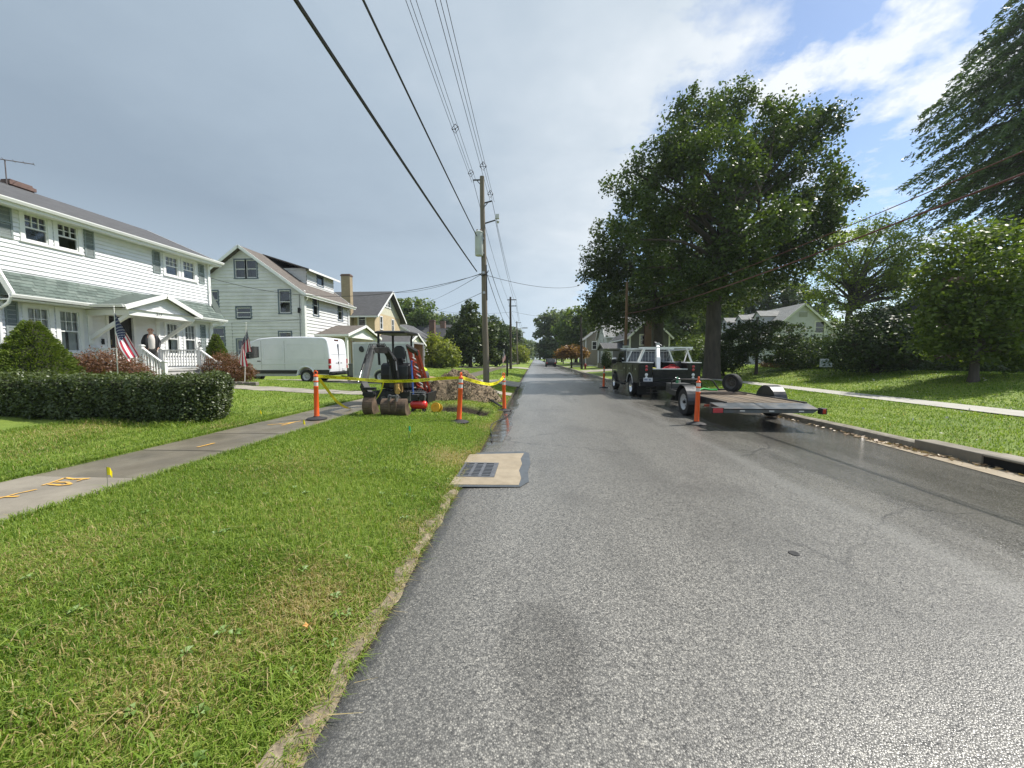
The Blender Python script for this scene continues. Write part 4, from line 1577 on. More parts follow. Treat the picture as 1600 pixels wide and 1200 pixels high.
def rail(p0, p1, h, n, drop=.09):
    p0, p1 = Vector(p0), Vector(p1)
    m_ = MB()
    m_.beam(p0 + Vector((0, 0, h)), p1 + Vector((0, 0, h)), .09, .055)
    m_.beam(p0 + Vector((0, 0, drop)), p1 + Vector((0, 0, drop)), .05, .06)
    ro_ = m_.build('railing', white, wh)
    for i in range(n):
        q = p0.lerp(p1, (i + .5) / n)
        MB().bb(q + Vector((-.02, -.02, drop)), q + Vector((.02, .02, h - .02))).build('baluster', white, ro_)


rail((-16.86, 16.6, 1.03), (-15.16, 16.6, 1.03), .84, 13)
rail((-16.86, 14.02, 1.03), (-15.16, 14.02, 1.03), .84, 13)
rail((-15.04, 14.02, 1.03), (-14.26, 14.02, .46), .84, 7)
rail((-15.04, 16.6, 1.03), (-14.26, 16.6, .46), .82, 7)
ln = thing('porch_lantern', 'small black lantern on the white corner post of the porch', 'lantern', (-15.1, 16.6, 1.99))
lm = MB()
lm.lathe([(.05, 0), (.05, .02), (.035, .03), (.035, .04)], (-15.1, 16.6, 1.99), 10)
lm.lathe([(.06, .19), (.02, .25), (.008, .28)], (-15.1, 16.6, 1.99), 10)
for k in range(4):
    lm.cyl((-15.1 + .045 * cos(k * pi / 2), 16.6 + .045 * sin(k * pi / 2), 2.02), (-15.1 + .05 * cos(k * pi / 2), 16.6 + .05 * sin(k * pi / 2), 2.18), .006, n=5)
lm.build('lantern_cage', MATS['black_metal'], ln)
MB().lathe([(.036, .04), (.043, .18)], (-15.1, 16.6, 1.99), 10).build('lantern_glass', mat('lantern_glass', (.45, .45, .42), .2, var=.1), ln)

# ------------------------------------------------------------------ pale grey-green gabled house with slate trim
gx0, gx1, gy0, gy1 = -26.0, -17.0, 27.77, 34.5
gw = [('S', gx, gx2, z0_, z1_, '1/1', .0) for gx, gx2, z0_, z1_ in ((3.85, 4.62, 7.45, 8.75), (4.72, 5.5, 7.45, 8.75), (7.15, 7.98, 4.85, 6.5), (3.82, 4.9, 4.55, 5.27), (1.9, 2.4, 5.2, 6.5), (7.05, 7.95, 2.1, 3.45), (1.8, 2.75, 2.5, 3.8), (3.75, 4.6, 1.4, 2.9))]
gw += [('E', 1.2, 1.85, 4.85, 6.35, '1/1', .0), ('E', 4.95, 5.65, 4.85, 6.35, '1/1', .0), ('E', 1.5, 2.3, 1.3, 2.8, '1/1', .0)]
gh, GF = box_house('gabled_house', 'pale grey green gabled house with slate blue windows behind the van', gx0, gx1, gy0, gy1, .45, 6.5, 'y', 9.72, grey_siding, roof_brown, lap=.25, proud=.045, trim=slate_trim, over=.5, wins=gw)
gutter(gh, (gx1 + .5, gy0 - .5, 6.2), (gx1 + .5, gy1 + .5, 6.2), down=[[(gx1 + .52, gy0 - .35, 6.12), (gx1 + .3, gy0 + .02, 5.9), (gx1 + .06, gy0 + .12, 5.75), (gx1 + .06, gy0 + .12, .6)], [(gx1 + .5, gy1, 6.12), (gx1 + .06, gy1 - .1, 5.8), (gx1 + .06, gy1 - .1, .6)]])
dr_ = MB()                                   # shed dormer on the street slope
dx1, dy0, dy1 = -18.2, 30.2, 34.35
for fc, L in ((Face((dx1, dy0), (dx1, dy1)), None), (Face((-21.2, dy0), (dx1, dy0)), 1), (Face((dx1, dy1), (-21.2, dy1)), 1)):
    if L is None:
        fc.siding(dr_, 7.2, lambda z: (0, fc.L), 8.62, .25, .04, [(1.5, 2.4, 7.62, 8.42)])
    else:
        fc.siding(dr_, 7.0, lambda z: (0, fc.L), 8.7, .25, .04)
dro = dr_.build('dormer', grey_siding, gh)
q = MB()
slab(q, (-17.75, dy1 + .35, 8.56), (-17.75, dy0 - .35, 8.56), (-21.5, dy0 - .35, 9.75), (-21.5, dy1 + .35, 9.75), .1)
q.build('dormer_roof', roof_brown, dro)
q = MB()
q.bb((-17.77, dy0 - .36, 8.40), (-17.73, dy1 + .36, 8.55)).build('dormer_fascia', white, dro)
fdo = Face((dx1, dy0), (dx1, dy1))
q = MB()
for a, b_, c_, d_ in ((1.42, 1.52, 7.55, 8.5), (2.38, 2.48, 7.55, 8.5), (1.52, 2.38, 8.4, 8.5), (1.52, 2.38, 7.55, 7.64)):
    fdo.box(q, a, b_, c_, d_, -.05, .045)
q.build('dormer_window', slate_trim, dro)
q = MB()
fdo.box(q, 1.52, 2.38, 7.64, 8.4, -.06, -.03)
q.build('dormer_pane', dark_glass, dro)
porch(gh, gx1, -14.6, 29.3, 35.2, .45, 3.45, 4.3, roof_brown, white_siding, 1, .3)
um = MB()                                    # service cable, meter pipe on the near gable wall
um.tube([(-17.3, gy0 - .04, 6.2), (-17.32, gy0 - .04, 3.6), (-17.3, gy0 - .04, .9)], .025)
um.bb((-17.45, gy0 - .14, 2.2), (-17.2, gy0, 2.7))
um.tube([(-22.6, gy0 - .03, .8), (-22.6, gy0 - .03, 4.2), (-20, gy0 - .03, 4.25), (-17.4, gy0 - .03, 4.35)], .012)
um.build('service_pipe', mat('pipe_grey', (.2, .21, .21), .5), gh)
MB().box((-17.3, gy0 - .13, 5.1), (.16, .1, .24)).ball((-17.3, gy0 - .18, 4.9), .09, 8).build('wall_lamp', MATS['black_metal'], gh)

# ------------------------------------------------------------------ yellow brick house
yx0, yx1, yy0, yy1 = -25.5, -17.0, 40.4, 48.2
yw = [('E', 1.45, 2.05, 4.75, 6.1, '1/1'), ('E', 4.95, 5.55, 4.75, 6.1, '1/1'), ('E', 3.05, 3.7, 7.4, 8.1, '1/1'), ('E', 3.85, 4.5, 7.4, 8.1, '1/1'), ('S', 6.75, 7.5, 5.0, 6.3, '1/1'), ('S', 3.2, 4.0, 5.0, 6.3, '1/1'), ('E', 1.3, 2.4, 1.4, 2.9, '1/1')]
yh, YF = box_house('brick_house', 'yellow brick house with charcoal roof and white gable edges', yx0, yx1, yy0, yy1, .5, 6.45, 'x', 9.25, brick_y, roof_dark, lap=.3, proud=0.0, over=.65, wins=yw, detail=False, gmat=mat('cream_stucco', (.55, .53, .40), .8))
chimney(yh, -19.75, 40.05, .5, 10.25, .95, .6, brick_mat('buff_brick', (0.40, 0.31, 0.18), (0.33, 0.25, 0.15), (0.3, 0.27, 0.22)))
porch(yh, yx1, -13.2, 39.6, 45.2, .5, 3.15, 4.25, roof_dark, mat('cream_siding', (.66, .65, .55), .7), 1, .3)

# ------------------------------------------------------------------ further west-side houses
h, _ = box_house('slate_roofed_house', 'low white house with slate grey roof and tall brick chimney', -25, -16, 56, 64, .5, 4.1, 'y', 6.9, white_siding, roof_dark, .15, .015, wins=[('S', 6.2, 7.0, 2.0, 3.4), ('E', 2, 3, 1.8, 3.2), ('E', 5, 6, 1.8, 3.2)], detail=False)
chimney(h, -15.6, 58.5, .5, 7.3, .8, .9)
gq = MB()
slab(gq, (-16, 60.6, 4.0), (-12.6, 60.6, 4.0), (-12.6, 62.4, 6.4), (-18, 62.4, 6.4), .1)
slab(gq, (-12.6, 64.2, 4.0), (-16, 64.2, 4.0), (-18, 62.4, 6.4), (-12.6, 62.4, 6.4), .1)
go_ = gq.build('cross_gable', roof_dark, h)
gq = MB()
fc = Face((-12.9, 60.9), (-12.9, 63.9))
fc.siding(gq, .5, lambda z: (0, 3.0) if z < 4.0 else ((z - 4) / 2.2 * 1.5, 3 - (z - 4) / 2.2 * 1.5), 6.15, .15, .015)
Face((-16, 60.9), (-12.9, 60.9)).siding(gq, .5, lambda z: (0, 3.1), 4.1, .15, .015)
gq.build('gable_wall', white_siding, go_)
h, _ = box_house('steep_roofed_house', 'white house with steep grey roof and chimney beyond the slate roofed one', -24, -15, 72, 80, .5, 4.2, 'x', 8.2, white_siding, roof_dark, .2, .015, wins=[('E', 3, 4.2, 1.8, 3.2), ('E', 3.4, 4.4, 5.0, 6.2), ('S', 5, 6, 1.8, 3.2)], detail=False)
chimney(h, -17.6, 73.8, 4, 8.6, .9, .9)
box_house('pale_far_house', 'small pale house half hidden by trees far along the west side', -20, -12, 98, 106, .5, 3.6, 'x', 6.6, white_siding, roof_dark, .3, .015, wins=[('E', 2, 3, 1.6, 3), ('E', 5, 6, 1.6, 3)], detail=False)

# ------------------------------------------------------------------ east-side houses
# white clapboard house behind the trees
box = [('S', 2.0, 2.9, 1.9, 3.3), ('S', 5.2, 6.1, 4.2, 5.4), ('W', 2.5, 3.5, 1.9, 3.3), ('W', 8, 9, 1.9, 3.3), ('S', 6.3, 7.2, 1.9, 3.3)]
ch_, CF = box_house('clapboard_house', 'white clapboard house with steep gable seen between the lawn trees', 24.6, 32.4, 43, 56, .85, 3.95, 'y', 7.35, mat('clapboard_white', (.62, .63, .69), .6, var=.06, scale=2), roof_pale, .2, .025, over=.25, wins=box, detail=False)
v = MB()
CF['S'].box(v, 3.5, 4.3, 5.9, 6.4, .0, .06)
v.build('gable_vent', mat('vent_grey', (.35, .36, .34), .7), ch_)
for yy in (45.5, 49.5, 53.2):
    d_ = MB()
    x_a = 25.6
    for fc in (Face((x_a, yy + 1.4), (x_a, yy)), Face((x_a, yy), (x_a + 2.4, yy)), Face((x_a + 2.4, yy + 1.4), (x_a, yy + 1.4))):
        if fc.L < 1.6:
            fc.siding(d_, 5.0, lambda z: (0, fc.L) if z < 6.3 else ((z - 6.3) / .6 * .7, 1.4 - (z - 6.3) / .6 * .7), 6.88, .18, .02)
        else:
            fc.siding(d_, 4.6, lambda z: (0, fc.L), 6.3, .18, .02)
    do_ = d_.build('dormer', MATS['clapboard_white'], ch_)
    d_ = MB()
    slab(d_, (x_a - .15, yy - .12, 6.26), (x_a + 2.6, yy - .12, 6.26), (x_a + 2.6, yy + .7, 6.95), (x_a - .15, yy + .7, 6.95), .08)
    slab(d_, (x_a + 2.6, yy + 1.52, 6.26), (x_a - .15, yy + 1.52, 6.26), (x_a - .15, yy + .7, 6.95), (x_a + 2.6, yy + .7, 6.95), .08)
    d_.build('dormer_roof', roof_pale, do_)
    d_ = MB()
    Face((x_a, yy + 1.4), (x_a, yy)).box(d_, .4, 1.0, 5.4, 6.3, .0, .04)
    d_.build('dormer_pane', dark_glass, do_)
# dark brick house behind the maple
bh, _ = box_house('dark_brick_house', 'dark red brick house hidden behind the maple and conifer', 24.2, 34, 21.5, 31, .8, 3.9, 'y', 6.3, brick_r, roof_dark, .3, 0, over=.3, wins=[('W', 5, 6.2, 1.7, 3.1), ('S', 2, 3.2, 1.7, 3.1)], detail=False)
chimney(bh, 24.0, 24.0, .6, 6.35, 1.3, 1.0, brick_r)
# dark grey house with red chimney behind the truck
dg_m = mat('charcoal_siding', (.112, .110, .114), .7, var=.12, scale=2)
dh, DF = box_house('charcoal_house', 'dark grey gabled house with red brick chimney beyond the truck', 11.4, 16.0, 47, 57, .5, 4.3, 'y', 6.5, dg_m, roof_dark, .2, .02, over=.4, wins=[('S', 1.2, 2.0, 3.1, 4.3), ('S', 3.0, 3.5, 4.9, 5.4), ('W', 2, 2.8, 2.8, 4), ('W', 6.8, 7.6, 2.8, 4), ('S', 3.3, 4.0, 1.6, 2.9)], detail=False)
chimney(dh, 13.4, 46.75, .4, 7.0, .75, .5, brick_r)
porch(dh, 11.4, 8.8, 48.5, 53, .5, 2.8, 3.5, roof_dark, dg_m, -1, .4, True, mat('stone_pier', (.2, .195, .18), .85, var=.2))
box_house('pale_grey_house', 'pale grey house with tall white gable beside the charcoal one', 11.4, 19, 62, 70, .4, 5.2, 'x', 8.4, mat('pale_grey_siding', (.55, .56, .55), .7), roof_pale, .2, .015, over=.4, wins=[('W', 2, 2.8, 3.4, 4.8), ('W', 5, 5.8, 3.4, 4.8), ('S', 2, 3, 3.2, 4.6)], detail=False)
tn_m = mat('tan_siding', (.25, .225, .18), .75, var=.1)
th_, _ = box_house('tan_house', 'tan two storey house with pale hipped roof far along the east side', 9.6, 18, 73, 83, .4, 5.4, 'y', 8.6, tn_m, roof_pale, .25, .015, over=.45, wins=[('S', 1.2, 2.0, 3.2, 4.6), ('S', 4.6, 5.4, 3.2, 4.6), ('W', 2, 3, 3.2, 4.6), ('W', 6, 7, 3.2, 4.6)], detail=False)
porch(th_, 9.6, 7.4, 74, 79, .4, 2.9, 3.7, roof_pale, white_siding, -1, .3)
# ------------------------------------------------------------------ plants
bark = mat('bark', (0.075, 0.062, 0.05), 0.95, var=0.3, scale=6, bump=0.9, bscale=14, stretch=(1, 1, .25))
bark_pale = mat('bark_grey', (0.12, 0.105, 0.09), 0.95, var=0.3, scale=6, bump=0.8, bscale=14, stretch=(1, 1, .25))
L_OAK = leaf_mat('leaf_oak', (0.039, 0.065, 0.019), (0.092, 0.133, 0.030), .28)
L_OAK2 = leaf_mat('leaf_oak_olive', (0.041, 0.062, 0.017), (0.084, 0.114, 0.029), .26)
L_CON = leaf_mat('leaf_conifer', (0.055, 0.096, 0.032), (0.114, 0.169, 0.054), .22)
L_MAP = leaf_mat('leaf_maple', (0.067, 0.107, 0.026), (0.141, 0.181, 0.039), .40)
L_LOC = leaf_mat('leaf_locust', (0.147, 0.209, 0.054), (0.284, 0.327, 0.090), .45)
L_DRK = leaf_mat('leaf_dark', (0.032, 0.055, 0.019), (0.072, 0.104, 0.032), .22)
L_MID = leaf_mat('leaf_mid', (0.074, 0.115, 0.035), (0.155, 0.203, 0.061), .35)
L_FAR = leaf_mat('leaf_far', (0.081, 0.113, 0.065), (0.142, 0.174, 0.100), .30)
L_YEL = leaf_mat('leaf_yellow_green', (0.143, 0.182, 0.033), (0.275, 0.281, 0.061), .42)
L_RED = leaf_mat('leaf_rust', (0.095, 0.043, 0.023), (0.185, 0.090, 0.045), .35)
L_ORA = leaf_mat('leaf_orange_tree', (0.138, 0.076, 0.034), (0.259, 0.143, 0.068), .35)
L_SPR = leaf_mat('leaf_spruce', (0.081, 0.124, 0.024), (0.162, 0.209, 0.038), .2)
L_HED = leaf_mat('leaf_hedge', (0.035, 0.055, 0.013), (0.091, 0.119, 0.027), .22, .6)


def leaf_quads(ctr, size, rng, up=0.35, asp=0.62, dirs=None, out=None):
    n = len(ctr)
    if dirs is None:
        d = rng.normal(0, 1, (n, 3))
        d[:, 2] *= 0.7
        d /= np.linalg.norm(d, axis=1, keepdims=True)
    else:
        d = dirs + rng.normal(0, .25, (n, 3))
        d /= np.linalg.norm(d, axis=1, keepdims=True)
    nn = rng.normal(0, 1, (n, 3))
    nn[:, 2] += up * 2
    if out is not None:
        nn = nn * .55 + out * 1.3
    s_ = np.cross(nn, d)
    s_ /= np.linalg.norm(s_, axis=1, keepdims=True) + 1e-6
    L = (size * rng.uniform(.6, 1.35, n))[:, None]
    W = L * asp
    return np.stack([ctr - d * L * .5, ctr + s_ * W * .5, ctr + d * L * .5, ctr - s_ * W * .5], 1).reshape(-1, 3)


def limb(mb, p0, p1, r0, r1, bend=.12, n=7, k=5):
    p0, p1 = Vector(p0), Vector(p1)
    L = (p1 - p0).length
    o1 = Vector((random.uniform(-1, 1), random.uniform(-1, 1), random.uniform(-.2, .8))) * bend * L
    pts, rr = [], []
    for i in range(k + 1):
        t = i / k
        pts.append(p0.lerp(p1, t) + o1 * sin(pi * t))
        rr.append(r0 + (r1 - r0) * t)
    mb.tube(pts, rr, n)
    return pts


def tree(name, label, cat, base, tr_r, fork, blobs, clumps, per, leaf, lm, bk=None, cr=.7, group=None, limbs=16, seed=1, shell=.55, flat=.75, lean=(0, 0), twigs=40, fill=1.0, up=.35, stems=1):
    rng = np.random.default_rng(seed)
    random.seed(seed)
    base = Vector(base)
    tt = thing(name, label, cat, base, 0, group)
    wts = np.array([b_[3] * b_[4] * b_[5] for b_ in blobs]) ** .67
    wts /= wts.sum()
    pick = rng.choice(len(blobs), clumps, p=wts)
    B = np.array(blobs)[pick]
    v = rng.normal(0, 1, (clumps, 3))
    v /= np.linalg.norm(v, axis=1, keepdims=True)
    rad = rng.uniform(shell ** 3, 1, clumps) ** (1 / 3)
    rad = np.where(rng.uniform(0, 1, clumps) < .12, rad * rng.uniform(1.0, 1.08, clumps), rad)
    C = B[:, :3] + v * rad[:, None] * B[:, 3:6]
    # leaves
    n = clumps * per
    ci = np.repeat(np.arange(clumps), per)
    sz = rng.uniform(.55, 1.25, clumps)[ci][:, None] * cr
    off = np.clip(rng.normal(0, .5, (n, 3)), -.85, .85) * sz * np.array([1, 1, flat])
    ctr = C[ci] + off
    V = leaf_quads(ctr, leaf, rng, up)
    tint = np.clip(rng.uniform(.15, .85, clumps)[ci] + rng.normal(0, .2, n), 0, 1)
    link_mesh('crown', np_mesh('crown', V, 4, tint), lm, tt)
    # wood
    mb = MB()
    cz = np.array(blobs)[:, 2].max()
    top = Vector((np.average([b_[0] for b_ in blobs]), np.average([b_[1] for b_ in blobs]), cz))
    for s_ in range(stems):
        fk = Vector((base.x + lean[0] + (random.uniform(-.5, .5) if stems > 1 else 0), base.y + lean[1] + (random.uniform(-.5, .5) if stems > 1 else 0), fork))
        pts = [base + Vector((0, 0, -.15)), base + Vector((0, 0, .12)), base.lerp(fk, .25), base.lerp(fk, .6), fk]
        mb.tube(pts, [tr_r * 1.45, tr_r * 1.15, tr_r, tr_r * .92, tr_r * .85], 12 if tr_r > .2 else 8)
        leader = fk.lerp(top, .8)
        lp = limb(mb, fk, leader, tr_r * .75, tr_r * .15, .05, 8, 6)
        idx = rng.choice(clumps, min(limbs, clumps), replace=False)
        for q in idx:
            tgt = Vector(C[q])
            s0 = fk.lerp(leader, min(.75, max(0, (tgt.z - fk.z) / max(.1, leader.z - fk.z) * .6)) * random.uniform(.5, 1))
            pl = limb(mb, s0, tgt, tr_r * random.uniform(.28, .5), tr_r * .05, .14, 6, 5)
            for _ in range(max(1, twigs // max(1, limbs))):
                w0 = pl[random.choice((2, 3, 4))]
                dd = np.linalg.norm(C - np.array(w0), axis=1)
                near = np.argsort(dd)[1:9]
                limb(mb, w0, Vector(C[random.choice(list(near))]), tr_r * .12, tr_r * .03, .1, 4, 3)
    mb.build('trunk', bk or bark, tt, smooth=True, ang=80)
    random.seed(seed * 3 + 1)
    return tt


def ell(cx, cy, cz, rx, ry, rz):
    return (cx, cy, cz, rx, ry, rz)


def pxb(u, v, Y, ru, rv, ry=None):         # crown lobe: seen centre and half size, at depth Y
    c_ = at(u, v, Y)
    k = Y / FPX
    return (c_.x, Y, c_.z, ru * k, ry if ry else ru * k, rv * k)


def gz(x, y):
    return zf(x, y)


# big oak over the truck
b0 = onZ(1112, 583, .6)
OY = b0.y
tree('oak_tree', 'tallest broad dark green oak on the lawn behind the truck', 'tree', (b0.x, OY, gz(b0.x, OY)), .46, 5.3,
     [pxb(u, v, OY + q, a, b) for u, v, a, b, q in ((1085, 195, 42, 44, 0), (1140, 176, 32, 38, 1.5), (1215, 200, 38, 36, -1), (1294, 190, 20, 22, 0), (1255, 215, 36, 28, 1), (1040, 230, 36, 38, -2), (985, 290, 34, 34, 0), (1050, 300, 58, 52, 2.5), (1120, 265, 58, 58, -3), (1190, 265, 54, 54, 2), (1262, 280, 42, 38, -1), (1308, 300, 24, 28, 1), (1010, 350, 48, 40, -1), (1090, 370, 66, 48, 3), (1170, 365, 68, 48, -3), (1240, 350, 50, 38, 1), (1286, 340, 22, 24, -1), (1205, 420, 56, 30, 2), (1130, 430, 58, 28, -2), (1050, 425, 56, 32, 0), (1262, 395, 36, 22, 0))],
     800, 112, .19, L_OAK, cr=.62, limbs=44, seed=11, shell=.38, twigs=130, flat=1.15)
b1 = onZ(1030, 572, .55)
OY2 = 37.0
c_ = at(1028, 545, OY2)
tree('oak_tree', 'darker spreading oak with low limbs just beyond the tallest one', 'tree', (c_.x, OY2, gz(c_.x, OY2)), .5, 6.2,
     [pxb(950, 400, OY2, 38, 50), pxb(1000, 400, OY2, 60, 60), pxb(940, 445, OY2, 34, 36), pxb(985, 460, OY2, 62, 36), pxb(1060, 440, OY2, 70, 50), pxb(1050, 370, OY2, 60, 50), pxb(1120, 450, OY2, 60, 40), pxb(935, 490, OY2, 24, 22), pxb(965, 505, OY2, 26, 12), pxb(1010, 495, OY2, 30, 12)],
     520, 90, .26, L_OAK2, cr=.92, limbs=26, seed=12, shell=.42, twigs=70)


# tall feathery conifer at the east edge
def conifer(name, label, base, h, r_fn, layers, per_layer, needle, lm, seed, z0=1.5, group=None, nd=130):
    rng = np.random.default_rng(seed)
    random.seed(seed)
    base = Vector(base)
    tt = thing(name, label, 'tree', base, 0, group)
    mb = MB()
    mb.tube([base + Vector((0, 0, -.2)), base + Vector((0, 0, h * .3)), base + Vector((0, 0, h * .7)), base + Vector((0, 0, h * .99))], [.5, .4, .2, .02], 10)
    ctrs, dirs = [], []
    for i in range(layers):
        zt = z0 + (h - z0) * (i + random.uniform(-.3, .3)) / layers
        R_ = r_fn(zt / h) * h
        for k in range(per_layer):
            th = random.uniform(0, 2 * pi)
            r = R_ * random.uniform(.72, 1.12)
            p0 = base + Vector((0, 0, zt))
            d = Vector((cos(th), sin(th), 0))
            tip = p0 + d * r + Vector((0, 0, -.22 * r + random.uniform(-.3, .3)))
            mid = p0 + d * r * .5 + Vector((0, 0, .06 * r))
            pts = [p0, p0.lerp(mid, .5) + Vector((0, 0, .04 * r)), mid, mid.lerp(tip, .5) + Vector((0, 0, .03 * r)), tip]
            mb.tube([p0, pts[1], pts[2], p0.lerp(tip, .72)], [.09, .06, .04, .015], 4, caps=False)
            m_ = int(nd * max(.35, r / 5))
            t = rng.uniform(.18, 1.03, m_) ** .8
            arr = np.array([list(p) for p in pts])
            seg = np.clip((t * 4).astype(int), 0, 3)
            fr = (t * 4 - seg)[:, None]
            c = arr[seg] * (1 - fr) + arr[seg + 1] * fr
            side = np.array([-d.y, d.x, 0])
            sp = rng.normal(0, .24, m_) * (.35 + r * .13) * (1.15 - t)
            c = c + side * sp[:, None] + np.stack([np.zeros(m_), np.zeros(m_), -np.abs(rng.normal(0, .22, m_)) - .45 * np.abs(sp) - .10 * r * np.maximum(0, t - .5)], 1)
            ctrs.append(c)
            dv = np.array([d.x, d.y, -.55]) + side * (np.sign(sp) * .5)[:, None]
            dirs.append(dv / np.linalg.norm(dv, axis=1, keepdims=True))
    C = np.concatenate(ctrs)
    D = np.concatenate(dirs)
    V = leaf_quads(C, needle, rng, .2, .3, D + rng.normal(0, .5, D.shape))
    link_mesh('crown', np_mesh('crown', V, 4, np.clip(rng.normal(.5, .28, len(C)), 0, 1)), lm, tt)
    mb.build('trunk', bark, tt, smooth=True, ang=80)
    return tt


conifer('conifer_tree', 'tall feathery dark conifer at the sunny edge of the lawn', (35.5, 28.0, .85), 31.5, lambda q: min(.235, .66 * (1 - q)) * (.45 + .55 * smooth_step(.2, .48, q)) + .008, 50, 15, .30, L_CON, 21, 8.0, nd=190)

# maple on the berm in front of it
m0 = onZ(1521, 592, .78)
tree('maple_tree', 'bright green maple with short trunk on the grassy berm', 'tree', (m0.x, m0.y, gz(m0.x, m0.y)), .13, 1.55,
     [pxb(1525, 420, 15, 62, 60), pxb(1575, 400, 15.3, 50, 52), pxb(1490, 455, 15, 46, 50), pxb(1480, 510, 14.7, 40, 40), pxb(1550, 495, 14.8, 70, 55), pxb(1620, 470, 15.5, 60, 80), pxb(1530, 545, 15, 60, 24), pxb(1600, 545, 15.4, 50, 26)],
     430, 62, .15, L_MAP, cr=.48, limbs=22, seed=13, shell=.5, twigs=40, up=.6)
# honey locust
c_ = at(1325, 520, 30)
tree('locust_tree', 'airy yellow green locust tree with spreading bare limbs', 'tree', (c_.x, 30, gz(c_.x, 30)), .27, 4.6,
     [pxb(1340, 385, 30, 55, 36), pxb(1300, 405, 30, 40, 40), pxb(1390, 385, 30, 48, 34), pxb(1425, 410, 30, 34, 36), pxb(1290, 440, 30, 34, 30), pxb(1350, 430, 30, 50, 26), pxb(1420, 445, 30, 40, 24), pxb(1380, 425, 30, 50, 30), pxb(1310, 470, 30, 34, 20), pxb(1390, 470, 30, 44, 20), pxb(1345, 360, 30, 40, 18)],
     440, 52, .16, L_LOC, bark_pale, cr=.62, limbs=50, seed=14, shell=.35, twigs=110, flat=.7)


# rounded shrubs -------------------------------------------------------------
def shrub(name, label, cat, base, blobs, n, leaf, lm, seed=3, core=.72, group=None, out_w=1.0, asp=.6, stem_n=5, jit=.07, puff=.0):
    rng = np.random.default_rng(seed)
    base = Vector(base)
    tt = thing(name, label, cat, base, 0, group)
    wts = np.array([b_[3] * b_[5] for b_ in blobs])
    wts = wts / wts.sum()
    pk = rng.choice(len(blobs), n, p=wts)
    B = np.array(blobs)[pk]
    v = rng.normal(0, 1, (n, 3))
    v /= np.linalg.norm(v, axis=1, keepdims=True)
    lump = 1 + puff * np.sin(v[:, 0] * 7 + B[:, 0] * 3) * np.sin(v[:, 1] * 6 + B[:, 1]) * np.sin(v[:, 2] * 8 + 1)
    r = (rng.uniform(core, 1.0, n) ** .6 * lump * (1 + rng.normal(0, jit, n)))[:, None]
    C = B[:, :3] + v * r * B[:, 3:6]
    zmin = np.array([zf(p[0], p[1]) for p in C[:1]])[0]
    C = C[C[:, 2] > zmin + .02]
    v = v[:len(C)] if len(v) == len(C) else (C - np.array(blobs)[0][:3])
    v = v / (np.linalg.norm(v, axis=1, keepdims=True) + 1e-6)
    V = leaf_quads(C, leaf, rng, .4, asp, None, v * out_w)
    link_mesh('foliage', np_mesh('foliage', V, 4, np.clip(rng.normal(.5, .28, len(C)), 0, 1)), lm, tt)
    mb = MB()
    random.seed(seed)
    for b_ in blobs:
        for _ in range(stem_n):
            th = random.uniform(0, 2 * pi)
            limb(mb, base + Vector((random.uniform(-.1, .1), random.uniform(-.1, .1), -.1)), Vector((b_[0] + .6 * b_[3] * cos(th), b_[1] + .6 * b_[4] * sin(th), b_[2] + .4 * b_[5])), .03, .008, .1, 5, 4)
    mb.build('stem', bark, tt)
    return tt


def cone_shrub(name, label, base, h, r, n, leaf, lm, seed, tiers=9, group=None):
    rng = np.random.default_rng(seed)
    base = Vector(base)
    tt = thing(name, label, 'shrub', base, 0, group)
    q = rng.uniform(0, 1, n)
    q = 1 - np.sqrt(1 - q * .995)
    th = rng.uniform(0, 2 * pi, n)
    prof_ = (1 - q) ** .82
    lay = .12 * np.abs(np.sin(q * tiers * pi + .8 * np.sin(th * 3 + q * 9) + .5 * np.sin(th * 7)))
    lump = .07 * np.sin(th * 9 + q * 21) * np.cos(q * 30 - th * 4)
    R_ = r * prof_ * (.86 + lay + lump) * np.sqrt(rng.uniform(.55, 1.0, n))
    z = h * q + rng.normal(0, .012, n)
    C = np.stack([base.x + R_ * np.cos(th), base.y + R_ * np.sin(th), base.z + z], 1)
    out = np.stack([np.cos(th), np.sin(th), np.full(n, .5)], 1)
    V = leaf_quads(C, leaf, rng, .3, .42, out, None)
    tint = np.clip(rng.normal(.5, .25, n) + .25 * np.sin(q * tiers * pi * 2), 0, 1)
    link_mesh('foliage', np_mesh('foliage', V, 4, tint), lm, tt)
    mb = MB()
    mb.lathe([(r * .78, .05), (r * .66, h * .2), (r * .42, h * .5), (r * .18, h * .8), (.005, h * .95)], base, 14)
    core_ = mb.build('twig_core', mat('inner_twigs', (0.03, 0.034, 0.014), .95, var=.4, scale=20), tt)
    MB().cyl(base + Vector((0, 0, -.2)), base + Vector((0, 0, .2)), .07).build('stem', bark, tt)
    return tt


s_ = at(55, 583, 10.8)
cone_shrub('conical_shrub', 'large conical dwarf spruce in front of the house windows', (s_.x, 10.8, .38), at(55, 493, 10.8).z - .36, 1.42, 26000, .075, L_SPR, 31, 8)
s_ = at(340, 583, 18.2)
cone_shrub('conical_shrub', 'smaller conical dwarf spruce beyond the porch steps', (s_.x, 18.2, .42), at(340, 517, 18.2).z - .40, .95, 14000, .075, L_SPR, 32, 7)
a = at(165, 568, 12.3)
shrub('red_shrub', 'rust coloured weeping maple shrub behind the clipped hedge', 'shrub', (a.x, 12.3, .38),
      [(a.x - .75, 12.3, 1.0, .95, .9, .62), (a.x + .1, 12.3, 1.08, .95, .9, .72), (a.x + .85, 12.2, .88, .7, .8, .52), (a.x - 1.35, 12.4, .85, .6, .7, .48)], 15000, .085, L_RED, 33, .5, puff=.25, jit=.1, asp=.4)
a = at(362, 575, 17.0)
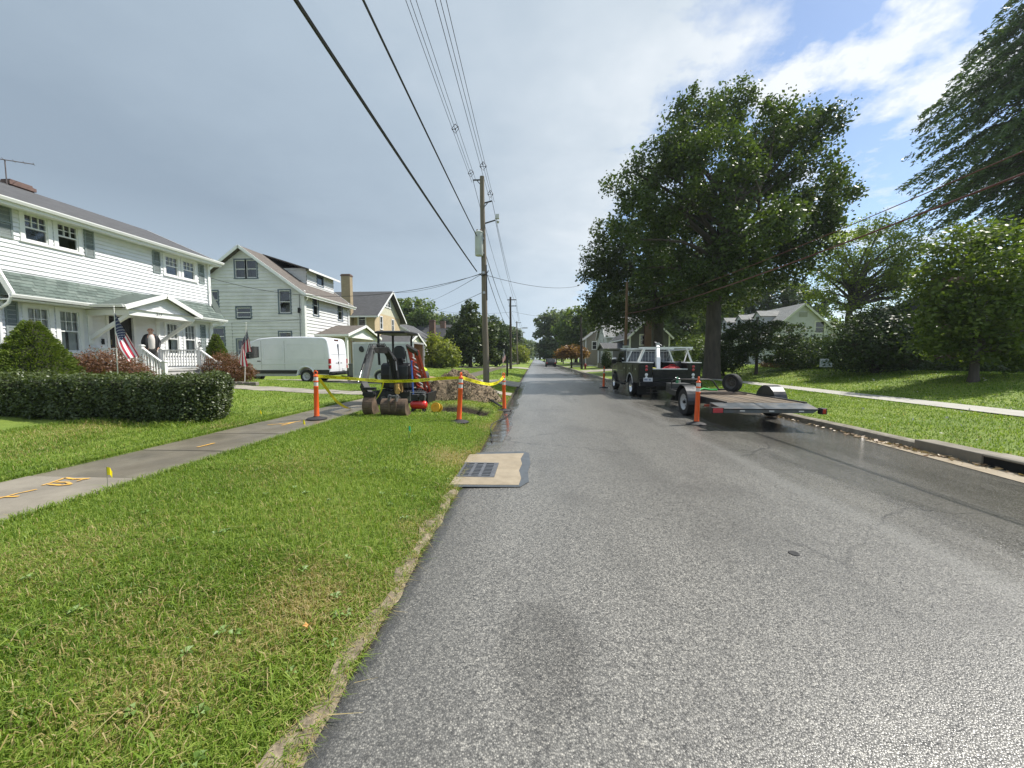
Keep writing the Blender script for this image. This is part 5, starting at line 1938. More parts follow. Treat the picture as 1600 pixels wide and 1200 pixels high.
shrub('red_shrub', 'rust coloured mounded maple shrub beside the nose of the van', 'shrub', (a.x, 17.0, .42),
      [(a.x - .35, 17.0, 1.05, .85, .85, .72), (a.x + .45, 16.9, .85, .65, .7, .55)], 10000, .085, L_RED, 34, .5, puff=.25, jit=.1, asp=.4)
# clipped hedge: 6 m long box with rounded end
hg_ = thing('hedge', 'long clipped dark green hedge in front of the porch', 'hedge', (-10.2, 7.95, .15))
rng = np.random.default_rng(41)
HX0, HX1, HY0, HY1, HZ0, HZ1 = -16.0, -6.75, 7.3, 8.55, .14, 1.12


def hedge_pts(n):
    x = rng.uniform(HX0, HX1, n)
    y = rng.uniform(HY0, HY1, n)
    z = rng.uniform(HZ0 + .08, HZ1, n)
    f = rng.choice(5, n, p=[.42, .06, .36, .10, .06])
    out = np.zeros((n, 3))
    y = np.where(f == 0, HY0, np.where(f == 1, HY1, y))
    z = np.where(f == 2, HZ1, z)
    x = np.where((f == 3) | (f == 4), HX1, x)
    out[:, 1] = np.where(f == 0, -1, np.where(f == 1, 1, 0))
    out[:, 2] = np.where(f == 2, 1, .15)
    out[:, 0] = np.where(f >= 3, 1, 0)
    # rounded end and edges
    ym = (HY0 + HY1) / 2
    ex_ = np.maximum(0, x - (HX1 - .55)) / .55
    sy = np.sqrt(np.maximum(0.02, 1 - ex_ ** 2.4))
    y = ym + (y - ym) * np.where(f >= 3, .75, sy)
    edge = np.maximum(0, z - (HZ1 - .14)) / .14
    y = ym + (y - ym) * (1 - .10 * edge ** 2)
    foot = np.maximum(0, .42 - z) / .42
    y = ym + (y - ym) * (1 - .22 * foot)
    x = np.where(f >= 3, x - .30 * foot - .12 * edge - .25 * (np.abs(y - ym) / .6) ** 2, x)
    bump_ = .05 * np.sin(x * 4.3 + z * 6) * np.cos(x * 1.7) + .035 * np.sin(x * 5.3 + z * 7) * np.sin(z * 9 + x * 2.1) + .03 * np.sin(x * 11 + y * 9)
    C = np.stack([x, y, z], 1) + out * bump_[:, None] + rng.normal(0, .022, (n, 3)) - out * np.abs(rng.normal(0, .05, n))[:, None]
    return C, out


C, out = hedge_pts(46000)
spr = rng.choice(len(C), 900, replace=False)
C[spr] += out[spr] * rng.uniform(.02, .09, (900, 1))
V = leaf_quads(C, .052, rng, .3, .62, None, out)
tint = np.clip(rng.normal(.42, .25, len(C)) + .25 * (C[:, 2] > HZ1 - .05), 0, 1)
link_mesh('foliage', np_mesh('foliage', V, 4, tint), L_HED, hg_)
mb = MB()
mb.bb((HX0, HY0 + .13, HZ0 + .1), (HX1 - .35, HY1 - .13, HZ1 - .10))
mb.build('twig_core', MATS['inner_twigs'], hg_, bevel=.12)
mb = MB()
random.seed(5)
for k in range(46):
    x = random.uniform(-14, HX1 - .25)
    y = random.uniform(HY0 + .2, HY1 - .2)
    mb.cyl((x, y, .05), (x + random.uniform(-.1, .1), y + random.uniform(-.1, .1), .4), .018, .012, 5)
mb.build('stem', bark, hg_, kind='stuff')
# stone edging of the planting bed
be = MB()
random.seed(8)
for k in range(9):
    x = -14.6 + k * .30
    be.box((x + .14, 15.9, .40), (.27, .2, random.uniform(.16, .22)), (0, random.uniform(-.04, .04), random.uniform(-.1, .1)))
beo = thing('bed_edging', 'low stacked stone edging round the rusty shrub bed', 'edging', (-13.3, 15.9, .35))
be.build('stone_course', mat('edge_stone', (.19, .17, .15), .9, var=.3, scale=6, bump=.5, bscale=20), beo, bevel=.02, kind='stuff')

# east side shrubs and small trees
a = onZ(1182, 580, .7)
DY = 25.5
tree('dogwood_tree', 'small dark layered tree on the lawn before the clapboard house', 'tree', (at(1182, 570, DY).x, DY, gz(14, DY)), .10, 1.6,
     [pxb(1180, 525, DY, 52, 24), pxb(1215, 530, DY, 38, 26), pxb(1150, 540, DY, 34, 20), pxb(1200, 550, DY, 50, 16), pxb(1160, 515, DY, 30, 16)], 190, 60, .15, L_DRK, cr=.48, limbs=14, seed=15, flat=.45)
def pshrub(name, label, u, v, Y, ru, rv, n, leaf, lm, seed, cat='shrub', extra=()):
    bl = [pxb(u, v, Y, ru, rv)] + [pxb(uu, vv, Y + dy, r1, r2) for uu, vv, dy, r1, r2 in extra]
    x = bl[0][0]
    return shrub(name, label, cat, (x, Y, gz(x, Y)), bl, n, leaf, lm, seed, .45, puff=.2, jit=.1)
pshrub('green_shrub', 'loose green shrub beside the white yard sign', 1262, 555, 25.5, 30, 26, 7000, .13, L_MID, 51, extra=((1235, 560, 0, 24, 20), (1285, 548, .5, 20, 24)))
pshrub('yew_shrub', 'large dark yew mass between yard sign and maple', 1370, 532, 19.5, 58, 46, 15000, .13, L_DRK, 52, extra=((1330, 550, 0, 34, 34), (1410, 545, .5, 34, 38), (1375, 505, 1, 38, 28)))
pshrub('dark_shrub', 'dense black green shrub between the truck and layered tree', 1132, 560, 27, 32, 24, 7000, .14, L_DRK, 53, extra=((1112, 565, 0, 22, 18),))
pshrub('pale_shrub', 'yellowish green rounded shrub rising behind the truck rack', 1082, 550, 31, 32, 26, 7000, .14, L_MID, 54, extra=((1060, 558, 0, 20, 18), (1100, 545, .5, 18, 22)))
pshrub('low_shrub', 'low shrubs with a reddish tinge under the clapboard house', 1215, 572, 29, 26, 9, 2500, .12, L_ORA, 55)
pshrub('low_shrub', 'low bright green shrub in the gap behind the yard sign', 1325, 573, 24, 22, 9, 2500, .12, L_YEL, 56)
pshrub('foundation_shrub', 'dark foundation planting under the maple canopy', 1560, 572, 20, 60, 15, 6000, .13, L_DRK, 57, extra=((1480, 575, 1, 40, 12),))
pshrub('round_yew', 'round clipped yew by the porch of the charcoal house', 948, 562, 46, 8.5, 15, 3000, .14, L_DRK, 58)

# trees further up the east side
pk = []
def ftree(label, u, v, Y, lobes, clumps, per, leaf, lm, seed, name='street_tree', tr=.25, fork=2.6, group='street trees further up the road', cr=None):
    x = at(u, 570, Y).x
    bl = [pxb(*q[:2], Y + (q[4] if len(q) > 4 else 0), q[2], q[3]) for q in lobes]
    tree(name, label, 'tree', (x, Y, gz(x, Y)), tr, fork, bl, clumps, per, leaf, lm, cr=cr or Y / FPX * 9, seed=seed, group=group, limbs=10, twigs=16)
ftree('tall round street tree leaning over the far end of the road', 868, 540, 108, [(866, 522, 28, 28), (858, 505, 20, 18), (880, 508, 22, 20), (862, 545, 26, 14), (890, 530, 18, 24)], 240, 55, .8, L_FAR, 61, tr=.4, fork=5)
ftree('grey green tree left of the dark wooden pole', 900, 545, 82, [(900, 505, 22, 22), (888, 520, 20, 22), (915, 500, 18, 18), (905, 530, 20, 16)], 180, 55, .6, L_MID, 62, tr=.35, fork=4)
ftree('small tree with orange autumn leaves by the dark pole', 893, 566, 57, [(893, 549, 19, 8), (905, 552, 14, 7), (882, 553, 12, 6)], 100, 50, .30, L_ORA, 63, 'orange_tree', .12, 1.4, cr=.6)
ftree('tall dark tree behind the pale grey house', 965, 540, 92, [(965, 490, 34, 34), (940, 500, 24, 26), (1000, 488, 30, 30)], 200, 55, .8, L_DRK, 64, tr=.4, fork=6)
ftree('dense green backdrop tree behind the truck and oaks', 1085, 545, 62, [(1085, 490, 44, 42), (1060, 510, 34, 34), (1120, 505, 34, 34), (1050, 480, 30, 30)], 230, 60, .6, L_MID, 65, tr=.4, fork=4)
ftree('dark backdrop tree behind the clapboard house roof', 1180, 520, 68, [(1150, 480, 50, 40), (1200, 470, 44, 40), (1120, 505, 40, 36), (1250, 480, 40, 30)], 260, 60, .6, L_DRK, 66, tr=.4, fork=5)
ftree('tall backdrop tree behind the locust and dark brick house', 1420, 520, 52, [(1400, 512, 60, 22), (1460, 505, 60, 26), (1340, 515, 50, 22), (1520, 500, 60, 30)], 300, 60, .45, L_MID, 67, tr=.4, fork=5)
# west side
ftree('broad pale tree behind the yellow brick house', 655, 540, 78, [(650, 495, 32, 28), (630, 488, 22, 22), (668, 505, 18, 22), (645, 520, 34, 22)], 230, 55, .55, L_MID, 68, tr=.4, fork=4)
ftree('dark spreading tree on the lawn behind the pole', 735, 580, 56, [(735, 530, 34, 34), (715, 540, 24, 28), (755, 535, 24, 32), (735, 495, 18, 24), (740, 555, 40, 14)], 260, 60, .42, L_OAK2, 69, tr=.3, fork=2.2)
ftree('dark olive tree standing closest to the hanging far flag', 775, 575, 66, [(772, 530, 20, 28), (785, 540, 16, 22), (768, 512, 12, 18), (775, 556, 26, 10)], 200, 55, .45, L_DRK, 70, tr=.25, fork=2)
ftree('tall far tree behind the second utility pole', 795, 565, 110, [(795, 535, 14, 22), (782, 522, 14, 18), (805, 530, 9, 16)], 150, 50, .7, L_FAR, 71, tr=.3, fork=4)
ftree('bright yellow green round tree beside the third pole', 811, 570, 92, [(811, 552, 9, 10), (806, 556, 7, 8), (818, 556, 6, 9)], 110, 50, .42, L_YEL, 72, 'yellow_tree', .15, 1.6)
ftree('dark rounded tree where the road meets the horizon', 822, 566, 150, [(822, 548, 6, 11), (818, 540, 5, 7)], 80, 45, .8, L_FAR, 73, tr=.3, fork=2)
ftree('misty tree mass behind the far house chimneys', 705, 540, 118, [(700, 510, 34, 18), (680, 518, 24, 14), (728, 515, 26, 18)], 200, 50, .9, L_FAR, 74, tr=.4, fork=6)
c0 = at(690, 545, 47)
shrub('lilac_shrub', 'bright green lilac shrub by the white far gable', 'shrub', (c0.x, 47, gz(c0.x, 47)), [pxb(694, 553, 47, 20, 22), pxb(678, 540, 48, 13, 18), pxb(705, 560, 47, 14, 16), pxb(675, 565, 48, 14, 16)], 8000, .30, L_YEL, 75, .35, puff=.35, jit=.16)
c0 = at(668, 560, 50)
# far wood closing the street
rng = np.random.default_rng(91)
cl, tn = [], []
for k in range(420):
    x = rng.uniform(-330, 330)
    y = rng.uniform(380, 520)
    hgt = rng.uniform(9, 15) + 5 * sin(x * .03) + (8 if abs(x - 8) < 60 else 0)
    if abs(x - 3) < 5 and y < 440:
        continue
    m_ = 44
    v = rng.normal(0, 1, (m_, 3))
    v /= np.linalg.norm(v, axis=1, keepdims=True)
    c = np.array([x, y, hgt * .55]) + v * np.array([5.5, 5.5, hgt * .5]) * rng.uniform(.6, 1.05, (m_, 1))
    cl.append(c)
    tn.append(np.clip(rng.uniform(.1, .9) + rng.normal(0, .15, m_), 0, 1))
C = np.concatenate(cl)
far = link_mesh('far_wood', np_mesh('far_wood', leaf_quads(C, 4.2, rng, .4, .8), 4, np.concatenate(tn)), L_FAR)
tag(far, 'far off wooded rise closing the end of the street', 'wood', kind='stuff')
# street trees further out on both sides
for k, (x, y, s, lb) in enumerate([(-11, 128, 8, 'hazy rounded tree on the verge just past the most distant pole'), (-24, 122, 11, 'broad hazy tree behind the small pale far house'), (-36, 96, 12, 'tall tree behind the steep roofed white house'),
                                   (-48, 118, 13, 'large hazy tree above the slate grey roofs'), (9.5, 135, 8.5, 'hazy kerbside tree beyond the round leaning street tree'), (24, 120, 12, 'large hazy tree behind the tan house'),
                                   (36, 100, 13, 'tall tree above the roof of the pale grey house'), (52, 92, 14, 'huge tree far behind the white clapboard house'), (-10, 175, 9, 'small misty tree on the west verge near the vanishing point'),
                                   (10, 200, 9, 'small misty tree on the east kerb near the vanishing point'), (-44, 58, 10, 'rounded tree behind the yellow brick house roof'), (-36, 47, 8, 'leafy tree in the yard behind the buff chimney')]):
    tree('street_tree', lb, 'tree', (x, y, gz(x, y)), .3, s * .3,
         [(x, y, s * .62, s * .42, s * .42, s * .36), (x - s * .22, y, s * .5, s * .28, s * .3, s * .24), (x + s * .24, y, s * .52, s * .26, s * .3, s * .24), (x, y, s * .85, s * .22, s * .24, s * .2)],
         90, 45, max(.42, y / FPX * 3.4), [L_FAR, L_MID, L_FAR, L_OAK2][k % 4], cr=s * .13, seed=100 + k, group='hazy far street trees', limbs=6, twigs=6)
# ------------------------------------------------------------------ shared materials for things
orange = mat('safety_orange', (0.80, 0.11, 0.015), .45, var=.08, scale=5, dirt=.25, dcol=(.42, .10, .04))
reflect = mat('reflective_band', (0.62, 0.60, 0.57), .35, var=.12, scale=20, dirt=.3, dcol=(.4, .36, .3))
rubber = mat('black_rubber', (0.022, 0.022, 0.024), .75, var=.3, scale=14, bump=.2, bscale=60)
blackm = MATS['black_metal']
tapem = mat('caution_yellow', (0.80, 0.72, 0.02), .4, var=.06)
tyre_m = mat('tyre_rubber', (0.018, 0.018, 0.019), .8, var=.3, scale=20, bump=.3, bscale=50, dirt=.3, dcol=(.05, .045, .04))
rim_grey = mat('rim_grey', (0.55, 0.56, 0.57), .4, .0, var=.1, dirt=.2)
rim_chrome = mat('rim_chrome', (0.75, 0.76, 0.78), .18, 1.0, var=.05)
van_white = mat('van_paint', (0.78, 0.79, 0.84), .28, var=.03, scale=2, coat=.5, dirt=.08, dcol=(.45, .43, .4))
black_paint = mat('black_paint', (0.006, 0.006, 0.007), .3, var=.2, spec=.3, coat=.15, dirt=.15, dcol=(.06, .055, .045))
plastic_blk = mat('black_plastic', (0.020, 0.021, 0.022), .55, var=.2)
red_lens = mat('red_lens', (0.42, 0.012, 0.02), .15, spec=.7, coat=.5)
white_lens = mat('white_lens', (0.75, 0.75, 0.74), .15, coat=.5)
steel = mat('bare_steel', (0.42, 0.42, 0.43), .35, .9, var=.15, scale=8)
alum = mat('aluminium_rack', (0.70, 0.71, 0.71), .35, .35, var=.08, scale=6)
rust = mat('worn_bucket_steel', (0.12, 0.082, 0.058), .65, .35, var=.45, scale=7, bump=.3, bscale=40, dirt=.6, dcol=(.24, .17, .115))
soil_m = mat('heap_soil', (0.185, 0.138, 0.086), .95, var=.5, scale=9, bump=.8, bscale=30)
wood_grey = mat('pole_wood', (0.17, 0.145, 0.11), .9, var=.25, scale=5, bump=.6, bscale=30, stretch=(1, 1, .08), dirt=.4, dcol=(.12, .10, .08))
wood_dark = mat('pole_wood_dark', (0.055, 0.045, 0.036), .9, var=.3, scale=5, bump=.6, bscale=30, stretch=(1, 1, .08))
wood_brown = mat('pole_wood_brown', (0.20, 0.12, 0.075), .9, var=.3, scale=5, bump=.6, bscale=30, stretch=(1, 1, .08))
wire_m = mat('cable_black', (0.015, 0.015, 0.016), .6)

# ------------------------------------------------------------------ delineator posts and caution tape
def delineator(pos, label, tilt=(0, 0), rz=0):
    x, y, z = pos
    d = thing('delineator_post', label, 'delineator', pos, 0, 'orange delineator posts round the works')
    R = Matrix.Rotation(tilt[0], 3, 'Y') @ Matrix.Rotation(tilt[1], 3, 'X')
    ax = R @ Vector((0, 0, 1))
    o = Vector(pos)
    b_ = MB()
    b_.lathe([(.02, 0), (.225, 0), (.228, .018), (.205, .032), (.12, .048), (.075, .062), (.068, .075), (.0, .075)], o, 8)
    b_.build('base', rubber, d, smooth=True, ang=30)
    t_ = MB()
    t_.lathe([(.058, .05), (.060, .07), (.054, .09), (.048, .72), (.054, .73), (.054, .75), (.045, .755), (.0445, .845), (.053, .85), (.053, .87), (.0435, .875), (.043, .965), (.052, .97), (.052, .995), (.030, 1.005), (.022, 1.02)], o, 18, ax)
    t_.build('tube', orange, d, smooth=True, ang=40)
    for z0_, z1_ in ((.76, .84), (.88, .96)):
        q = MB()
        q.lathe([(.0465, z0_), (.0458, z1_)], o, 18, ax)
        q.build('reflective_band', reflect, d, smooth=True)
    q = MB()
    c_ = o + ax * 1.055
    side = R @ Vector((cos(rz), sin(rz), 0))
    pts = [c_ + side * (.036 * cos(t)) + ax * (.04 * sin(t)) for t in [2 * pi * i / 14 for i in range(15)]]
    q.tube(pts, .014, 7, caps=False)
    q.build('handle_loop', orange, d, smooth=True)
    return o + ax * .985


def at_ground(u, v, guess=.1):
    z = guess
    for _ in range(6):
        p = onZ(u, v, z)
        x, y = p.x, p.y
        if x > curb_x(y):
            z = zf(x, y)
        elif x > -0.86:
            z = road_z(x)
        elif WALK0 < x < WALK1:
            z = .122
        else:
            z = zf(x, y)
    return Vector((p.x, p.y, z))


d2 = delineator(at_ground(495, 655), 'orange delineator post standing on the wet sidewalk slab', (0.01, 0), .3)
d1 = delineator(at_ground(717, 660), 'orange delineator post tilted on the grass before the trench', (0.055, 0), 1.3)
d3 = delineator(at_ground(788, 642), 'orange delineator post at the puddled road edge', (-0.02, 0), .5)
delineator(at_ground(1088, 663), 'orange delineator post in the road beside the flatbed trailer wheel', (0.02, 0), 1.4)
delineator(at_ground(943, 606), 'orange delineator post in the gutter ahead of the black truck', (0.02, 0), 1.4)


def tape(pts, label, w_=.072, tw=(0, 0), text=True):
    """pts: list of Vectors along the strip"""
    P_ = []
    for a, b_ in zip(pts[:-1], pts[1:]):
        for i in range(6):
            P_.append(a.lerp(b_, i / 6))
    P_.append(pts[-1])
    # smooth
    for _ in range(4):
        P_ = [P_[0]] + [(P_[i - 1] + P_[i] * 2 + P_[i + 1]) / 4 for i in range(1, len(P_) - 1)] + [P_[-1]]
    L = [0]
    for a, b_ in zip(P_[:-1], P_[1:]):
        L.append(L[-1] + (b_ - a).length)
    n = len(P_)

    def frame(s):
        i = max(0, min(n - 2, next((k for k in range(n - 1) if L[k + 1] >= s), n - 2)))
        f_ = (s - L[i]) / max(1e-6, L[i + 1] - L[i])
        p = P_[i].lerp(P_[i + 1], min(1, max(0, f_)))
        d = (P_[i + 1] - P_[i]).normalized()
        ang_ = tw[0] + (tw[1] - tw[0]) * s / L[-1] + .35 * sin(s * 4.0 + tw[0])
        up = Vector((0, 0, 1)) - d * d.z
        up = up.normalized() if up.length > .05 else Vector((1, 0, 0))
        up = Matrix.Rotation(ang_, 3, d) @ up
        return p, d, up, d.cross(up)
    tp = thing('caution_tape', label, 'caution tape', pts[0], 0, 'yellow caution tape')
    mb = MB()
    vs = []
    m_ = max(20, int(L[-1] / .05))
    for k in range(m_ + 1):
        p, d, up, nn = frame(L[-1] * k / m_)
        vs += [p - up * w_ / 2, p + up * w_ / 2]
    mb.add(vs, [(2 * k, 2 * k + 2, 2 * k + 3, 2 * k + 1) for k in range(m_)])
    mb.build('strip', tapem, tp, smooth=True)
    if text:
        tb = MB()
        s = .12
        fv, ff = text_faces('CAUTION', .062)
        while s + .36 < L[-1]:
            out = []
            for x, y, _z in fv:
                p, d, up, nn = frame(s + .17 + x)
                for_cam = 1 if nn.y < 0 else -1
                out.append(p + up * y + nn * (.003 * for_cam))
            tb.add(out, ff)
            s += .47
        if tb.v:
            tb.build('lettering', blackm, tp)
    return tp


tape([d2, at(560, 592.5, 9.0), at(600, 596, 8.9), at(650, 595, 8.8), at(690, 591, 8.5), d1], 'caution tape stretched in front of the excavator between two delineator posts', tw=(0, .2))
tape([d1 + Vector((0.02, .03, 0)), at(745, 597, 9.0), at(765, 601, 9.6), at(778, 598, 10), d3], 'caution tape sagging beside the wooden pole to the road edge', tw=(0, -.3))
g_ = at_ground(549, 640)
tape([d2 + Vector((.02, .02, 0)), at(510, 607, 8.8), at(525, 627, 9.2), at(540, 637, 9.5), g_ + Vector((0, 0, .02))], 'loose caution tape tail trailing down onto the sidewalk', w_=.06, tw=(.5, 1.2), text=False)
tape([at(599, 598, 9.6), at(596, 610, 9.7), at(589, 623, 9.9), at_ground(579, 634) + Vector((0, 0, .02))], 'loose caution tape end dangling by the excavator track', w_=.05, tw=(.8, 1.6), text=False)


def marker_flag(u, v, col, label, h=.34, lean=(.0, 0), up=True):
    g = at_ground(u, v)
    f = thing('marker_flag', label, 'marker flag', g, 0, 'small utility marker flags')
    top = g + Vector((lean[0], lean[1], h))
    MB().cyl(g + Vector((0, 0, -.03)), top, .0022, n=5).build('wire_stem', steel, f)
    mb = MB()
    vs = []
    n = 6
    for i in range(n + 1):
        t = i / n
        off = Vector((.028 * t + .012 * sin(t * 5), .035 * t, -.045 * t * t - .015 * t))
        hh = .085 * (1 - .22 * t)
        vs += [top + off + Vector((0, 0, -hh)), top + off + Vector((.004 * t, 0, 0))]
    mb.add(vs, [(2 * i, 2 * i + 2, 2 * i + 3, 2 * i + 1) for i in range(n)])
    mb.build('flag_sheet', col, f, smooth=True)


yflag = mat('flag_yellow', (.80, .66, .01), .5, var=.05)
gflag = mat('flag_green', (.01, .42, .20), .5, var=.05)
marker_flag(169, 770, yflag, 'yellow marker flag in the grass beside the scribbled paint', .27, (.0, 0))
marker_flag(474, 672, yflag, 'yellow marker flag near the delineator on the sidewalk', .20)
marker_flag(406, 651, yflag, 'tiny yellow marker flag on the lawn beyond the sidewalk', .16)
marker_flag(639, 686, gflag, 'single green marker flag in the verge before the wide bucket', .22)

# ------------------------------------------------------------------ wheels
def wheel(parent, c, r, w_, ax, rim, name='wheel', rr=.6, holes=6, hub=None):
    c, ax = Vector(c), Vector(ax).normalized()
    t_ = MB()
    h = w_ / 2
    t_.lathe([(r * rr, -h * .8), (r * .80, -h), (r * .94, -h * .92), (r, -h * .62), (r * .992, -h * .2), (r * 1.0, 0), (r * .992, h * .2), (r, h * .62), (r * .94, h * .92), (r * .80, h), (r * rr, h * .8)], c, 28, ax, caps=False)
    to = t_.build(name, tyre_m, parent, smooth=True, ang=35)
    m_ = MB()
    m_.lathe([(0, h * .25), (r * .16, h * .30), (r * .20, h * .12), (r * .42, h * .10), (r * .48, h * .45), (r * rr * .96, h * .62), (r * rr * 1.03, h * .86), (r * rr * 1.03, -h * .8), (r * rr * .9, -h * .5), (0, -h * .4)], c, 24, ax)
    a = ax.orthogonal().normalized()
    b_ = ax.cross(a)
    for k in range(holes):
        t = 2 * pi * k / holes
        p = c + (a * cos(t) + b_ * sin(t)) * r * .13 + ax * h * .28
        m_.cyl(p, p + ax * .02, .012, n=6)
    ro = m_.build('rim', rim, to, smooth=True, ang=35)
    q = MB()
    for k in range(8):
        t = 2 * pi * (k + .5) / 8
        p = c + (a * cos(t) + b_ * sin(t)) * r * .33 + ax * h * .113
        q.cyl(p, p + ax * .004, r * .045, n=8)
    q.build('rim_slots', MATS['dark_void'], to)
    return to


# ------------------------------------------------------------------ white cargo van on the driveway
V0 = Vector((-11.42, 21.93, .14))
van = thing('cargo_van', 'white high roof cargo van parked across the driveway', 'van', V0, pi / 2)
def arc_pts(cx, cz, r, a0, a1, n=9):
    return [(cx + r * cos(a0 + (a1 - a0) * i / n), cz + r * sin(a0 + (a1 - a0) * i / n)) for i in range(n + 1)]
W2 = 1.0
prof_v = [(0.02, .50), (0.0, .75), (0.0, 1.25), (.05, 1.9), (.12, 2.35), (.22, 2.50), (.42, 2.555), (1.6, 2.58), (3.2, 2.56), (4.1, 2.48), (4.62, 2.30), (5.45, 1.45), (5.62, 1.32), (6.2, 1.18), (6.45, 1.0), (6.5, .75), (6.48, .40)]
prof_v += arc_pts(5.55, .40, .44, 0, pi, 10) + arc_pts(1.42, .40, .44, 0, pi, 10) + [(.9, .40), (.3, .42)]
mb = MB()
mb.prism([(-W2, y, z) for y, z in prof_v], (2 * W2, 0, 0))
vb = mb.build('body', van_white, van, smooth=True, bevel=.085, seg=4, world=False, ang=50)
# note: local x = -W2 is the side facing the street camera (nose points west)
S = -1
side = S * (W2 + .004)


def vpart(name, fn, m, **kw):
    q = MB()
    fn(q)
    return q.build(name, m, van, world=False, **kw)


def strip_x(q, y0, y1, z0, z1, t=.012, sgn=-1):
    q.bb((sgn * (W2 - .002), y0, z0), (sgn * (W2 + t), y1, z1))


vpart('cladding', lambda q: (strip_x(q, 1.90, 5.08, .50, .70, .018), strip_x(q, .05, .94, .48, .72, .018), strip_x(q, 1.90, 5.08, .50, .70, .018, 1), strip_x(q, .05, .94, .48, .72, .018, 1)), plastic_blk)
for sx in (-1, 1):
    vpart('sill', lambda q: strip_x(q, 1.95, 5.05, .36, .49, .006, sx), mat('sill_grey', (.42, .43, .44), .4))
vpart('door_seam', lambda q: [strip_x(q, y, y + .012, .72, 2.35, .003) for y in (2.62, 3.98)], mat('seam', (.16, .165, .17), .6))
def ridge(q):
    for y0, y1 in ((.28, 2.50), (2.75, 3.85)):
        pts = [(y0 + .08, 1.30), (y1 - .08, 1.30), (y1, 1.38), (y1, 2.06), (y1 - .08, 2.14), (y0 + .08, 2.14), (y0, 2.06), (y0, 1.38), (y0 + .08, 1.30)]
        q.tube([(side, y, z) for y, z in pts], .013, 6, caps=False)
    q.tube([(side, .15, 1.10), (side, 2.55, 1.06), (side, 3.9, 1.02), (side, 5.3, .98)], .016, 6)
    q.tube([(side, .15, 1.22), (side, 1.3, 1.22), (side, 2.3, 1.20)], .012, 6)
vpart('body_crease', ridge, van_white, smooth=True)
vpart('arch_flare', lambda q: q.tube([(side, y, z) for y, z in arc_pts(1.42, .40, .50, 0, pi, 14)], .035, 8), van_white, smooth=True)
vpart('cab_window', lambda q: q.prism([(S * (W2 - .02), y, z) for y, z in ((4.12, 1.42), (4.12, 2.02), (4.5, 2.04), (4.85, 1.82), (5.28, 1.38), (4.7, 1.33))], (S * .03, 0, 0)), dark_glass, bevel=.01)
vpart('windshield', lambda q: q.prism([(-.84, 4.66, 2.28), (.84, 4.66, 2.28), (.92, 5.47, 1.45), (-.92, 5.47, 1.45)], (0, .012, .012)), dark_glass)
vpart('door_handle', lambda q: strip_x(q, 4.03, 4.23, 1.18, 1.23, .035), plastic_blk, bevel=.01)
vpart('side_mirror', lambda q: q.box((S * 1.17, 4.95, 1.48), (.18, .14, .34)).bb((S * 1.0, 4.9, 1.36), (S * 1.1, 4.98, 1.46)), plastic_blk, bevel=.03)
for sx in (-1, 1):
    tl = vpart('tail_light', lambda q: q.bb((sx * .88, -.02, .78), (sx * 1.012, .10, 1.34)), red_lens, bevel=.02)
    q = MB()
    q.bb((sx * .885, -.026, .98), (sx * 1.016, .08, 1.06)).build('reverse_lens', white_lens, tl, world=False)
    vpart('rear_window', lambda q: q.prism([(sx * x, y, z) for x, y, z in ((.08, .032, 1.58), (.78, .032, 1.58), (.74, .105, 2.2), (.08, .105, 2.2))], (0, -.022, .004)), van_white, bevel=.015)
    wheel(van, (sx * .86, 1.42, .35), .355, .24, (sx, 0, 0), rim_grey, rr=.62)
vpart('rear_door_seam', lambda q: q.bb((-.006, -.006, .6), (.006, .10, 2.2)), MATS['seam'])
vpart('rear_bumper', lambda q: q.bb((-.98, -.10, .40), (.98, .10, .62)).bb((-.6, -.16, .44), (.6, -.08, .56)), plastic_blk, bevel=.03)
vpart('number_plate', lambda q: q.bb((.38, -.018, .66), (.70, .0, .80)), mat('plate_white', (.6, .61, .63), .4))
vpart('door_latch', lambda q: q.bb((-.10, -.03, 1.05), (-.04, .02, 1.17)).bb((-.34, -.012, 1.08), (-.16, .02, 1.11)).bb((.16, -.012, 1.08), (.34, .02, 1.11)), plastic_blk)
vpart('brake_lamp', lambda q: q.bb((-.22, .10, 2.36), (.22, .22, 2.46)), mat('lamp_brown', (.10, .04, .035), .3), bevel=.02)
for sx in (-1, 1):
    wheel(van, (sx * .86, 5.55, .35), .355, .24, (sx, 0, 0), rim_grey, rr=.62)
# the wheels were built in local van space
for o in [c for c in van.children if c.name.split('.')[0] == 'wheel']:
    for q in [o] + list(o.children):
        q.data.transform(WM[van.name])

# ------------------------------------------------------------------ grey box trailer hitched to it, rear ramp open
bt = thing('box_trailer', 'grey enclosed box trailer hitched behind the white van', 'trailer', (-8.4, 21.9, .12))
tx0, tx1, ty0, ty1, tz0, tz1 = -10.1, -6.72, 20.95, 22.95, .48, 2.36
skin = mat('trailer_skin', (.46, .48, .51), .4, .25, var=.04, scale=1.2, dirt=.12, dcol=(.3, .3, .29))
q = MB()
q.bb((tx0, ty0, tz0), (tx1, ty0 + .04, tz1)).bb((tx0, ty1 - .04, tz0), (tx1, ty1, tz1)).bb((tx0, ty0 + .04, tz0), (tx0 + .04, ty1 - .04, tz1)).bb((tx0, ty0, tz1), (tx1, ty1, tz1 + .05)).bb((tx0, ty0, tz0 - .08), (tx1, ty1, tz0))
q.build('body', skin, bt)
q = MB()
for a in (tx1 - .0,):
    q.bb((a, ty0 - .02, tz0 - .1), (a + .07, ty0 + .06, tz1 + .06)).bb((a, ty1 - .06, tz0 - .1), (a + .07, ty1 + .02, tz1 + .06)).bb((a, ty0 + .06, tz1 - .04), (a + .07, ty1 - .06, tz1 + .06))
